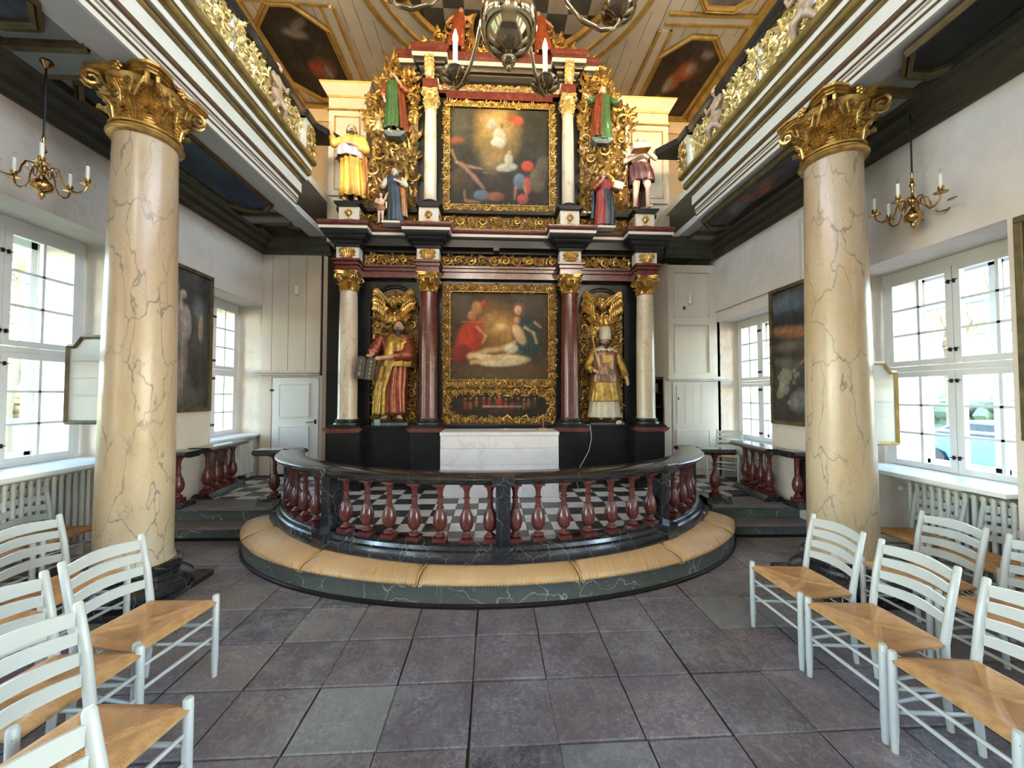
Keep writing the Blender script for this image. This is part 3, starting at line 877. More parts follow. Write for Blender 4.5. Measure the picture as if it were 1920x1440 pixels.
def capital(par, c, R, z0, z1, mt, ab=1.55, n=8, rich=True, name='capital'):
    """corinthian capital: bell, two rows of leaves, corner volutes, concave abacus"""
    H = z1-z0; x, y = c
    b = MB()
    b.lathe([(R*1.0, z0), (R*1.12, z0+H*.015), (R*1.14, z0+H*.04), (R*1.0, z0+H*.06), (R*.98, z0+H*.1), (R*.98, z0+H*.4), (R*1.08, z0+H*.7), (R*1.3, z0+H*.86), (R*1.2, z0+H*.88)], 20, c)
    for row, (zz, L, w, nn, ph) in enumerate(((z0+H*.07, H*.38, R*.36, n, 0), (z0+H*.27, H*.46, R*.34, n, .5))):
        for k in range(nn):
            a = 2*PI*(k+ph)/nn+PI/8; d = Vector((math.cos(a), math.sin(a), 0)); s = Vector((-d.y, d.x, 0))
            vs = []; fs = []; m = 12
            for i in range(m+1):
                t = i/m
                out = R*(.99+.06*row)+R*.12*t+R*.55*max(0, t-.55)**1.3*2
                up = L*(t if t < .8 else .8+.06*math.sin((t-.8)/.2*PI*.9))
                ww = w*(.72+.38*math.sin(PI*t))*(1.08 if i % 2 else .66)*(1 if i < m else .35)
                p = Vector((x, y, zz+up))+d*out
                vs += [tuple(p-s*ww-d*ww*.30), tuple(p-s*ww*.75+d*R*.02), tuple(p-s*ww*.55-d*R*.05), tuple(p-s*ww*.32+d*R*.06), tuple(p-s*ww*.14-d*R*.02), tuple(p+d*R*.08), tuple(p+s*ww*.14-d*R*.02), tuple(p+s*ww*.32+d*R*.06), tuple(p+s*ww*.55-d*R*.05), tuple(p+s*ww*.75+d*R*.02), tuple(p+s*ww-d*ww*.30)]
            for i in range(m):
                for q in range(10): a_ = i*11+q; fs.append((a_, a_+1, a_+12, a_+11))
            b.add(vs, fs)
    A = R*ab
    for k in range(4):
        for sgn in (-1, 1):
            a = PI/4+k*PI/2; d = Vector((math.cos(a), math.sin(a), 0)); s = Vector((-d.y, d.x, 0))*sgn
            cc = Vector((x, y, z0+H*.72))+d*(A*1.18)+s*R*.15
            pts = []; rs = []
            st = Vector((x, y, z0+H*.5))+d*R*.95+s*R*.45
            pts.append(st); rs.append(R*.05)
            pts.append(st.lerp(cc, .5)+Vector((0,0,H*.06))); rs.append(R*.07)
            for i in range(14):
                t = i/13; an = PI*.75-2*PI*1.35*t; r = H*.155*(1-.82*t)
                pts.append(cc+d*(r*math.cos(an))+Vector((0,0,r*math.sin(an)))); rs.append(R*.085*(1-.4*t))
            b.tube(pts, rs, 5)
    for k in range(4):
        a = k*PI/2; d = Vector((math.cos(a), math.sin(a), 0)); s = Vector((-d.y, d.x, 0))
        for sg in (-1, 1):
            cc = Vector((x, y, z0+H*.72))+d*(R*1.18)+s*sg*R*.28
            pts = [cc+s*sg*R*(.05)+Vector((0,0,-H*.2))]; rs = [R*.05]
            for i in range(10):
                t = i/9; an = -2*PI*1.1*t; r = H*.075*(1-.75*t)
                pts.append(cc+s*(sg*r*math.cos(an))+Vector((0,0,-r*math.sin(an)))); rs.append(R*.05)
            b.tube(pts, rs, 5)
        if rich:
            for q in range(5):
                t = 2*PI*q/5; b.ell(Vector((x,y,z0+H*.93))+d*(A*1.0)+s*(R*.12*math.cos(t))+Vector((0,0,R*.12*math.sin(t))), R*.09, 6, 4)
            b.ell(Vector((x,y,z0+H*.93))+d*(A*1.02), R*.08, 6, 4)
    # abacus: concave sides, chamfered corners
    def abp(sc):
        p = []
        for k in range(4):
            a = k*PI/2+PI/4
            for da in (-.09, .09): p.append((x+A*1.42*sc*math.cos(a+da), y+A*1.42*sc*math.sin(a+da)))
            a2 = a+PI/4
            for da in (-.42, -.2, 0, .2, .42):
                rr = A*(.88+1.1*da*da)*sc/ math.cos(da)
                p.append((x+rr*math.cos(a2+da), y+rr*math.sin(a2+da)))
        return p
    b.prism(abp(.90), z0+H*.86, z0+H*.91, 'z'); b.prism(abp(.95), z0+H*.91, z0+H*.95, 'z'); b.prism(abp(1.03), z0+H*.95, z1, 'z')
    return b.build(name, mt, par, off=world_loc(par), smooth=True, auto=28, fixn=False, kind='stuff')
# ================================================================= figures
def remeshed(b, name, mat, voxel, parent, smooth_it=4):
    """fuse overlapping volumes into one continuous skin"""
    o = b.build(name+'_raw', mat, parent, fixn=True)
    md = o.modifiers.new('r', 'REMESH'); md.mode = 'VOXEL'; md.voxel_size = voxel; md.use_smooth_shade = True
    m2 = o.modifiers.new('s', 'SMOOTH'); m2.iterations = smooth_it; m2.factor = .5
    dg = bpy.context.evaluated_depsgraph_get(); ev = o.evaluated_get(dg)
    me = bpy.data.meshes.new_from_object(ev); me.name = name
    o2 = bpy.data.objects.new(name, me); COL.objects.link(o2); o2.parent = parent
    bpy.data.objects.remove(o)
    if not me.materials: me.materials.append(mat)
    return o2
def robe_mesh(b, rings, folds, fold_amp, seed, n=56, open_=None, thick=None):
    """rings: (z, rx, ry, cx, cy); folds deepen with t. open_=(a0,a1) angular range"""
    rng = random.Random(seed); ph = [rng.uniform(0, 6.28) for _ in range(4)]
    a0, a1 = open_ or (0, 2*PI)
    full = open_ is None
    m = 22; L = len(rings)-1
    def at_(t):
        k = min(L-1, int(t*L)); f = t*L-k; f2 = f*f*(3-2*f)
        return [p+(q-p)*f2 for p, q in zip(rings[k], rings[k+1])]
    def P(u, v):
        z, rx, ry, cx, cyy = at_(v); a = a0+(a1-a0)*u
        amp = fold_amp*(.25+.75*(1-v)**.8)
        fo = amp*(math.sin(folds*a+ph[0]+2.2*v)*.6+math.sin((folds*1.7)*a+ph[1]-3*v)*.4) if True else 0
        fo -= amp*.4*abs(math.sin(folds*.5*a+ph[2]+v))
        return (cx+(rx*(1+fo))*math.cos(a), cyy+(ry*(1+fo))*math.sin(a), z)
    nu = n if full else n//2
    b.grid(P, nu, m, closed_u=full)
def head_parts(b, c, r, face=-PI/2, tilt=0):
    """skull, jaw, nose, eyes, ears; face = horizontal angle the face looks towards"""
    R = Matrix.Rotation(face+PI/2, 3, 'Z') @ Matrix.Rotation(tilt, 3, 'X'); c = Vector(c)
    f = lambda x, y, z: c+R@Vector((x*r, y*r, z*r))
    b.ell(f(0,.08,.12), (r*.80, r*.92, r*.95), 14, 10, R)
    b.ell(f(0,-.22,-.42), (r*.56, r*.60, r*.62), 12, 8, R)
    b.ell(f(0,-.88,-.12), (r*.13, r*.20, r*.26), 8, 6, R)
    b.ell(f(0,-.72,.16), (r*.50, r*.18, r*.12), 8, 6, R)
    for s in (-1, 1):
        b.ell(f(s*.30,-.72,.02), (r*.13, r*.12, r*.09), 8, 6, R); b.ell(f(s*.80,.05,-.08), (r*.10, r*.18, r*.26), 8, 6, R)
    b.ell(f(0,-.74,-.50), (r*.22, r*.12, r*.08), 8, 6, R)
def hand(b, w, d, up, s, curl=.5):
    """w wrist, d direction, up = back-of-hand normal, s = hand length"""
    w = Vector(w); d = Vector(d).normalized(); up = Vector(up); up = (up-d*up.dot(d)).normalized(); side = d.cross(up)
    R = Matrix((side, d, up)).transposed()
    b.ell(w+d*s*.26, (s*.24, s*.32, s*.12), 10, 6, R)
    for k, (o, l) in enumerate(((-.17,.36),(-.06,.42),(.06,.40),(.17,.30))):
        p0 = w+d*s*.46+side*s*o; p1 = p0+d*s*l*.5*(1-curl*.2)-up*s*l*.15*curl; p2 = p1+d*s*l*.4*(1-curl)-up*s*l*.4*curl
        b.tube([p0-d*s*.1, p0, p1, p2], [s*.065, s*.065, s*.058, s*.045], 6)
    t0 = w+d*s*.12-side*s*.2; b.tube([t0+side*s*.1, t0-side*s*.06+d*s*.12, t0-side*s*.08+d*s*.30-up*s*.05], [s*.08, s*.07, s*.05], 6)
def limb(b, pts, rs, n=8):
    b.tube(pts, rs, n)
    for p, r in zip(pts, rs): b.ell(p, r, 8, 6)
def statue(name, label, base, H, spec):
    """standing carved figure facing -y. spec in units of H relative to the feet"""
    t = thing(name, label, 'statue', base, spec.get('group'))
    x0, y0, z0 = base
    def q(p): return Vector((x0+p[0]*H, y0+p[1]*H, z0+p[2]*H))
    lean = spec.get('lean', 0)
    hc = (lean*.6+spec.get('hx', 0), -.03, .925)
    body = MB()
    face = spec.get('face', -PI/2)
    head_parts(body, q(hc), .062*H, face, spec.get('tilt', 0))
    limb(body, [q((hc[0], 0, .89)), q((lean*.5, 0, .80))], [.034*H, .042*H])
    body.ell(q((lean*.4, 0, .72)), (.125*H, .075*H, .12*H), 14, 10)
    body.ell(q((lean*.1, 0, .55)), (.10*H, .075*H, .11*H), 14, 10)
    for (sh, el, wr, dr) in spec['arms']:
        limb(body, [q(sh), q(el), q(wr)], [.040*H, .033*H, .022*H]); hand(body, q(wr), dr, spec.get('up', (0,-1,.2)), .095*H)
    for (hp, kn, an, to) in spec['legs']:
        limb(body, [q(hp), q(kn), q(an)], [.065*H, .045*H, .028*H])
        a = q(an); f = q(to); body.ell((a+f)/2-Vector((0,0,.005*H)), (.028*H, .06*H, .022*H), 10, 6, Matrix.Rotation(math.atan2(f.y-a.y, f.x-a.x)-PI/2, 3, 'Z')@Matrix.Identity(3))
        for k in range(4): body.ell(f+Vector(((k-1.5)*.012*H, .0, -.008*H)), .011*H, 6, 4)
    remeshed(body, 'body', spec.get('skin', M_SKIN), H*.0085, t, 3)
    for i, (rings, mt, folds, amp, op, nm) in enumerate(spec['robes']):
        b = MB(); robe_mesh(b, [(z0+r[0]*H, r[1]*H, r[2]*H, x0+r[3]*H, y0+r[4]*H) for r in rings], folds, amp, i+len(label), open_=op)
        o = b.build(nm, mt, t, smooth=True, fixn=False)
        md = o.modifiers.new('t', 'SOLIDIFY'); md.thickness = .012*H; md.offset = 0
    for (sh, el, wr, mt, w) in spec.get('sleeves', []):
        b = MB(); pts = [q(sh), q(sh).lerp(q(el), .5), q(el), q(el).lerp(q(wr), .75)]
        b.tube(pts, [.055*H*w, .062*H*w, .060*H*w, .052*H*w], 12)
        for k in range(5):
            c = pts[0].lerp(pts[2], k/4); b.ell(c, .060*H*w*(1+.06*(k % 2)), 10, 6)
        b.build('sleeve', mt, t, smooth=True)
    hm = spec.get('hair', M_HAIR)
    R = Matrix.Rotation(face+PI/2, 3, 'Z'); hcen = q(hc); r = .062*H
    b = MB()
    f = lambda x, y, z: hcen+R@Vector((x*r, y*r, z*r))
    if not spec.get('bald'):
        b.ell(f(0,.26,.30), (r*.92, r*.90, r*.88), 12, 8, R)
        for k in range(9):
            a = PI*(k/8); b.ell(f(math.cos(a)*.82, .25+.55*math.sin(a), -.25-.2*(k % 2)), (r*.28, r*.28, r*.48), 8, 6, R)
        b.build('hair', hm, t, smooth=True)
    if spec.get('beard'):
        b = MB(); Lb = spec['beard']
        b.ell(f(0,-.52,-.78), (r*.56, r*.38, r*(.42)), 12, 8, R); b.ell(f(0,-.62,-.95-Lb*.4), (r*.42, r*.30, r*(.35+Lb*.55)), 12, 8, R)
        b.tube([f(-.34,-.78,-.34), f(0,-.92,-.32), f(.34,-.78,-.34)], [r*.06, r*.10, r*.06], 6)
        b.build('beard', hm, t, smooth=True)
    # eyes
    b = MB()
    for s in (-1, 1): b.ell(f(s*.30,-.80,.04), (r*.075, r*.05, r*.055), 6, 4, R)
    b.build('eyes', M_HAIR, t)
    return t, q
# ================================================================= kneeling step around the rail
AX_, AY_ = .03, 4.62
def arcp(a, b_, n=64, t0=PI, t1=2*PI, cy_=AY_): return ell_pts(a, b_, AX_, cy_, t0, t1, n)
kn = thing('kneeling_platform', 'curved green marbled platform carrying the leather kneeling cushions around the altar rail', 'platform', (AX_, AY_, 0))
def ellsweep(prof, a, b_, t0, t1, n, cyy=AY_, closed_prof=True):
    """profile (offset outward, z) around an ellipse arc"""
    mb = MB(); m = len(prof); vs = []; fs = []
    for i in range(n+1):
        t = t0+(t1-t0)*i/n
        px, py = AX_+a*math.cos(t), cyy+b_*math.sin(t)
        nx, ny = math.cos(t)/a, math.sin(t)/b_; l = math.hypot(nx, ny); nx /= l; ny /= l
        for o, z in prof: vs.append((px+nx*o, py+ny*o, z))
    for i in range(n):
        for k in range(m):
            l = (k+1) % m; fs.append((i*m+k, i*m+l, (i+1)*m+l, (i+1)*m+k))
    fs.append(tuple(range(m-1, -1, -1))); fs.append(tuple(n*m+k for k in range(m)))
    mb.add(vs, fs); return mb
T0, T1 = PI+.20, 2*PI-.30
ellsweep([(0,0),(.012,0),(.012,.022),(0,.032),(-.35,.032),(-.35,0)], 2.735, 1.82, T0, T1, 90).build('skirting', M_BLACK, kn, smooth=True, auto=40)
ellsweep([(-.004,.030),(-.004,.158),(-.35,.158),(-.35,.030)], 2.735, 1.82, T0, T1, 90).build('front_board', M_GRNM, kn, smooth=True, auto=40)
def leather_mat():
    m, nt, b = newmat('tan_leather'); v = coords(nt, (1,1,1))
    f = ramp(nt, noise(nt, v, 3, 5, .6), [(.35, 0), (.65, 1)])
    c = mixc(nt, f, (.66,.41,.19), (.56,.335,.145)); nt.links.new(c, b.inputs['Base Color']); b.inputs['Roughness'].default_value = .33
    vd = coords(nt, (7,1.5,1), dist=.25, dscale=1.2)
    h = math_(nt, 'ADD', noise(nt, vd, 3.0, 3, .5), math_(nt, 'MULTIPLY', noise(nt, v, 120, 2), .04))
    bump(nt, b, h, .8, .025); return m
M_LEA = leather_mat()
seams = []
for X in (-2.36, -1.52, -.55, .655, 1.565, 2.36):
    c = (X-AX_)/2.72; seams.append(2*PI-math.acos(max(-1, min(1, c))))
ts = [T0]+seams+[T1]
lab = ['tan leather kneeling cushion at the left end beside the chancel steps', 'tan leather kneeling cushion second from the left, creased near the rail joint', 'long tan leather kneeling cushion left of the middle one',
       'middle tan leather kneeling cushion in front of the centre rail post', 'tan leather kneeling cushion right of the middle one', 'tan leather kneeling cushion second from the right end', 'tan leather kneeling cushion at the right end beside the chancel steps']
for k in range(7):
    a, c = ts[k]+.004, ts[k+1]-.004
    prof = [(.0,.155),(.008,.165),(.006,.185),(-.02,.212),(-.08,.232),(-.17,.25),(-.26,.262),(-.31,.255),(-.325,.235),(-.325,.158)]
    mb = ellsweep(prof, 2.735, 1.82, a, c, 28)
    m = len(prof)
    # pull the padding down near both seams
    for i in range(29):
        e = min(i, 28-i)
        dz = .018 if e == 0 else (.006 if e == 1 else 0)
        for q in range(1, m-1):
            p = mb.v[i*m+q]; mb.v[i*m+q] = (p[0], p[1], p[2]-dz)
    tm = (a+c)/2; root = thing('kneeling_cushion', lab[k], 'cushion', (AX_+2.6*math.cos(tm), AY_+1.7*math.sin(tm), .158), 'leather kneeling cushions')
    mb.build('leather', M_LEA, root, smooth=True, auto=60)
    nm = MB()
    nn = int((c-a)/.0085)
    for i in range(nn):
        t = a+(c-a)*(i+.5)/nn; px, py = AX_+2.738*math.cos(t), AY_+1.823*math.sin(t)
        nm.ell((px+math.cos(t)*.003, py+math.sin(t)*.003, .165), .0055, 5, 3)
    nm.build('studs', M_BRASS, root, kind='stuff')
    if k < 6:
        sm = ellsweep([(-.0,.165),(.004,.175),(-.0,.20)], 2.735, 1.82, c-.001, c+.001, 1)
        pts = []
        for o, z in ((.006,.16),(.004,.185),(-.03,.215),(-.1,.236),(-.2,.25),(-.31,.254)):
            t = c+.004; pts.append((AX_+(2.735+o)*math.cos(t), AY_+(1.82+o)*math.sin(t), z-.004))
        sm = MB(); sm.tube(pts, .0055, 6); sm.build('piping', M_LEA, root, smooth=True)
# ================================================================= communion rail
RA, RB, RCY = 2.42, 1.92, 4.99
def rail_arclen():
    tab = []; s = 0; p = None
    for i in range(4001):
        t = 1.5*PI+ (i/4000)*(.62*PI); q = (RA*math.cos(t), RB*math.sin(t))
        if p: s += math.hypot(q[0]-p[0], q[1]-p[1])
        p = q; tab.append((s, t))
    return tab
_tab = rail_arclen()
def t_of(s):
    k = abs(s)
    for a, t in _tab:
        if a >= k: break
    return t if s >= 0 else 3*PI-t
rl = thing('altar_rail', 'curved marbled altar rail with dark red vase balusters and black handrail', 'rail', (AX_, RCY, DZ))
def rsweep(prof, s0, s1, n, name, mt, par=rl):
    mb = MB(); m = len(prof); vs = []; fs = []
    for i in range(n+1):
        t = t_of(s0+(s1-s0)*i/n)
        px, py = AX_+RA*math.cos(t), RCY+RB*math.sin(t); nx, ny = math.cos(t)/RA, math.sin(t)/RB; l = math.hypot(nx, ny); nx /= l; ny /= l
        for o, z in prof: vs.append((px+nx*o, py+ny*o, z))
    for i in range(n):
        for k in range(m):
            l = (k+1) % m; fs.append((i*m+k, i*m+l, (i+1)*m+l, (i+1)*m+k))
    fs.append(tuple(range(m-1, -1, -1))); fs.append(tuple(n*m+k for k in range(m)))
    mb.add(vs, fs); return mb.build(name, mt, par, smooth=True, auto=35)
PROF_BASE = [(.135,.255),(.135,.29),(.125,.315),(.12,.335),(.10,.345),(.09,.372),(.075,.382),(-.075,.382),(-.09,.372),(-.10,.345),(-.13,.32),(-.135,.255)]
PROF_TOP = [(.07,.845),(.10,.852),(.108,.868),(.125,.872),(.142,.885),(.145,.900),(.135,.912),(.118,.917),(.105,.925),(-.105,.925),(-.118,.917),(-.142,.905),(-.142,.885),(-.11,.868),(-.07,.845)]
SL = 3.05
for a, c in ((-SL, -1.475), (-1.47, 1.62), (1.625, SL)):
    rsweep(PROF_BASE, a, c, 60, 'plinth', M_BLKM); rsweep(PROF_TOP, a, c, 60, 'handrail', M_RAILB)
def baluster_mesh(h=.463):
    """square foot and cap with a turned vase between; z from 0 to h"""
    b = MB(); k = h/.463
    b.box(-.052,.052,-.052,.052,0,.032*k); b.box(-.048,.048,-.048,.048,(.463-.022)*k, .463*k)
    pr = [(.03,.032),(.042,.036),(.045,.046),(.040,.056),(.030,.062),(.022,.070),(.021,.078),(.033,.088),(.046,.106),(.0555,.132),(.058,.158),(.054,.190),(.045,.222),(.033,.250),(.026,.262),(.030,.264),(.030,.270),(.0235,.274),(.022,.30),(.021,.335),(.029,.340),(.029,.348),(.020,.352),(.021,.38),(.024,.405),(.034,.425),(.042,.441)]
    b.lathe([(r, z*k) for r, z in pr], 20)
    me = bpy.data.meshes.new('baluster'); me.from_pydata(b.v, [], b.f)
    bm = bmesh.new(); bm.from_mesh(me); bmesh.ops.recalc_face_normals(bm, faces=bm.faces); bm.to_mesh(me); bm.free()
    me.materials.append(M_REDM); me.polygons.foreach_set('use_smooth', [True]*len(me.polygons)); me.set_sharp_from_angle(angle=math.radians(38))
    return me
BAL = baluster_mesh()
BAL2 = baluster_mesh(.50)
def baluster(par, x, y, z, rz=0, me=BAL):
    o = bpy.data.objects.new('baluster', me); COL.objects.link(o); o.parent = par
    l = world_loc(par); o.location = (x-l.x, y-l.y, z-l.z); o.rotation_euler = (0,0,rz); return o
for s in (-.05,-.239,-.455,-.673,-.897,-1.111,-1.343,-1.742,-1.96,-2.18,-2.40,-2.62,-2.80, .150,.338,.557,.778,1.004,1.238,1.471,1.86,2.08,2.30,2.52,2.74):
    t = t_of(s); nx, ny = math.cos(t)/RA, math.sin(t)/RB
    baluster(rl, AX_+RA*math.cos(t), RCY+RB*math.sin(t), .382, math.atan2(ny, nx))
for s, wd in ((.05, .115), (-1.51, .11), (1.60, .11), (-2.94, .10), (2.92, .10)):
    t = t_of(s); nx, ny = math.cos(t)/RA, math.sin(t)/RB; a = math.atan2(ny, nx)
    T = Matrix.Translation((AX_+RA*math.cos(t), RCY+RB*math.sin(t), 0)) @ Matrix.Rotation(a, 4, 'Z')
    b = MB(); b.T = T; b.box(-.075,.075,-wd/2,wd/2,.383,.85)
    b.build('post', M_BLKM, rl, bevel=.003)
    if abs(s) < 2:
        b = MB(); b.T = T; b.box(.06,.146,-wd/2-.025,wd/2+.025,.258,.383); b.build('plinth_block', M_BLKM, rl, bevel=.004)
        b = MB(); b.T = T; b.box(.06,.151,-wd/2-.03,wd/2+.03,.848,.927); b.build('rail_block', M_BLKM, rl, bevel=.004)
# carved ends of the handrail
for sg in (-1, 1):
    t = t_of(sg*SL); c = Vector((AX_+RA*math.cos(t), RCY+RB*math.sin(t), .888))
    b = MB(); b.lathe([(.0,.845),(.10,.852),(.142,.885),(.142,.905),(.10,.925),(0,.926)], 16, (c.x, c.y), cap=False); b.build('rail_end', M_RAILB, rl, smooth=True, auto=40)
# short straight returns at the steps, side balustrades by the walls
def straight_rail(name, label, p0, p1, nb, post=None, zt=.925, w=.10, z0=.30):
    p0 = Vector(p0); p1 = Vector(p1); d = (p1-p0); L = d.length; d.normalize(); a = math.atan2(d.y, d.x)
    t = thing(name, label, 'balustrade', (p0.x, p0.y, z0), 'short balustrades on the chancel step')
    T = Matrix.Translation((p0.x, p0.y, 0)) @ Matrix.Rotation(a, 4, 'Z')
    b = MB(); b.T = T; k = w/.10
    b.prism([(-.125*k, z0), (.125*k, z0), (.11*k, z0+.03), (.075*k, z0+.065), (-.075*k, z0+.065), (-.11*k, z0+.03)], -.02, L+.02, 'x'); b.build('plinth', M_BLKM, t, bevel=.004)
    b = MB(); b.T = T
    b.prism([(-.075*k,.855),(.075*k,.855),(.11*k,.872),(.135*k,.888),(.135*k,.905),(.105*k,.925),(-.105*k,.925),(-.135*k,.905),(-.135*k,.888),(-.11*k,.872)], -.07, L+.07, 'x'); b.build('handrail', M_RAILB, t, bevel=.003)
    for i in range(nb):
        q = p0+d*(L*(i+.5)/nb); baluster(t, q.x, q.y, z0+.065, a, BAL2)
    if post is not None:
        b = MB(); b.T = T; b.box(L*post-.05, L*post+.05, -.075, .075, z0+.065, .856); b.build('post', M_BLACK, t)
    return t
straight_rail('balustrade', 'short one-baluster balustrade joining the left end of the curved altar rail', (-2.66, 4.56), (-2.42, 4.58), 1)
straight_rail('balustrade', 'short one-baluster balustrade joining the right end of the curved altar rail', (2.50, 4.38), (2.74, 4.36), 1)
straight_rail('balustrade', 'balustrade of four red balusters running back along the left wall', (-3.49, 4.76), (-3.58, 5.50), 4)
straight_rail('balustrade', 'balustrade of four red balusters running back along the right wall before the spare chair', (3.31, 4.33), (3.42, 5.05), 4)
straight_rail('balustrade', 'stub balustrade with black post between left column and wall', (-3.66, 4.55), (-3.88, 4.55), 1) if False else None
for lb, xa, xb, y, px in (('dark stub balustrade with one red baluster beside the left marbled column', -3.63, -3.44, 4.47, .0), ('dark stub balustrade with one red baluster beside the right marbled column', 3.36, 3.50, 4.12, 1.0)):
    t = straight_rail('balustrade', lb, (xa, y), (xb, y), 1, px)
# ================================================================= altar table
al = thing('altar_table', 'plain white marbled wooden altar table standing before the altarpiece', 'altar table', (.085, 4.9, DZ))
for z0, z1, o in ((.30,.52,0),(.522,.70,.001),(.702,.90,0),(.902,1.055,.001)):
    b = MB(); b.box(-.64+o, .812-o, 4.66+o, 5.14, z0, z1); b.build('body_plank', M_ALTM, al, bevel=.002)
b = MB(); b.box(-.645,.817,4.645,5.16,1.057,1.10); b.build('table_top', M_ALTM, al, bevel=.004)
st_ = thing('candle_stand', 'small pine block with a thin upright stick on the right end of the altar', 'candle stand', (.66, 4.95, 1.10))
b = MB(); b.box(.60,.70,4.91,4.97,1.10,1.122); b.build('block', M_PINE, st_, bevel=.002)
b = MB(); b.tube([(.66,4.94,1.12),(.66,4.94,1.30)], .0035, 6); b.build('stick', M_PINE, st_)
cb = thing('cable', 'thin white cable with an inline switch lying along the back of the altar top', 'cable', (.3, 5.0, 1.10))
b = MB(); b.tube([(-.05,5.10,1.103),(.08,5.03,1.104),(.2,5.0,1.104),(.3,5.03,1.104),(.42,4.99,1.104),(.55,4.97,1.104)], .003, 6); b.build('wire', M_CORD, cb, smooth=True)
b = MB(); b.box(.14,.20,4.985,5.01,1.10,1.114); b.build('switch', M_CORD, cb, bevel=.003)
# ================================================================= altarpiece
AP = thing('altarpiece', 'towering baroque altarpiece in black, red marbling and gilded carving', 'altarpiece', (.093, 5.4, DZ))
CXA = .093
def apb(name, mt, *boxes, bevel=0, par=AP):
    b = MB()
    for q in boxes: b.box(*q)
    return b.build(name, mt, par, bevel=bevel)
CO, CI = 2.055, .98     # half spacings of outer and inner columns
cols = [CXA-CO, CXA-CI, CXA+CI, CXA+CO]
M_GRD = paint('dark_gilt_ground', (.11,.06,.02), .5, .3, .3, 20)
# predella
apb('predella', M_BLACK, (CXA-2.28, CXA+2.28, 5.36, 5.7, .30, 1.09))
apb('predella_shelf', M_BLACK, (CXA-2.32, CXA+2.32, 5.30, 5.7, 1.09, 1.145), bevel=.006)
apb('predella_base', M_BLACK, (CXA-2.3, CXA+2.3, 5.30, 5.6, .30, .40))
for x in cols:
    hw = .205
    p = apb('pedestal', M_BLACK, (x-hw, x+hw, 5.10, 5.37, .40, 1.06), bevel=.003)
    apb('pedestal_foot', M_BLACK, (x-hw-.03, x+hw+.03, 5.06, 5.37, .30, .40), par=p)
    b = MB(); b.prism([(x-hw, 1.06), (x-hw-.045, 1.10), (x-hw-.055, 1.115), (x+hw+.055, 1.115), (x+hw+.045, 1.10), (x+hw, 1.06)], 5.04, 5.37, 'y'); b.build('pedestal_cornice', M_REDM, p)
    apb('pedestal_top', M_BLACK, (x-hw-.02, x+hw+.02, 5.07, 5.37, 1.115, 1.145), par=p)
# backing boards
b = MB()
def wallstrip(x0, x1): b.box(x0, x1, 5.47, 5.6, 1.14, 3.25)
for x0, x1 in ((CXA-2.28, CXA-1.84), (CXA-1.165, CXA-.82), (CXA+.82, CXA+1.165), (CXA+1.84, CXA+2.28)): wallstrip(x0, x1)
for s in (-1, 1):
    xc = CXA+s*1.50; r = .335
    pts = [(xc-r, 2.76)]+[(xc-r*math.cos(PI*i/12), 2.76+r*math.sin(PI*i/12)) for i in range(13)]
    for i in range(len(pts)-1):
        (xa, za), (xb, zb) = pts[i], pts[i+1]
        if abs(xb-xa) > 1e-6: b.add([(xa,5.47,za),(xb,5.47,zb),(xb,5.47,3.25),(xa,5.47,3.25)], [(0,1,2,3)])
b.build('black_backing', M_BLACK, AP, smooth=True, auto=50, fixn=False, kind='stuff')
apb('niche_back', paint('grey_niche', (.13,.125,.12), .7), (CXA-2.2, CXA+2.2, 5.62, 5.66, 1.12, 3.25))
M_GRD2 = paint('worn_gilt_ground', (.20,.12,.04), .45, .4, .4, 16, c2=(.05,.035,.02))
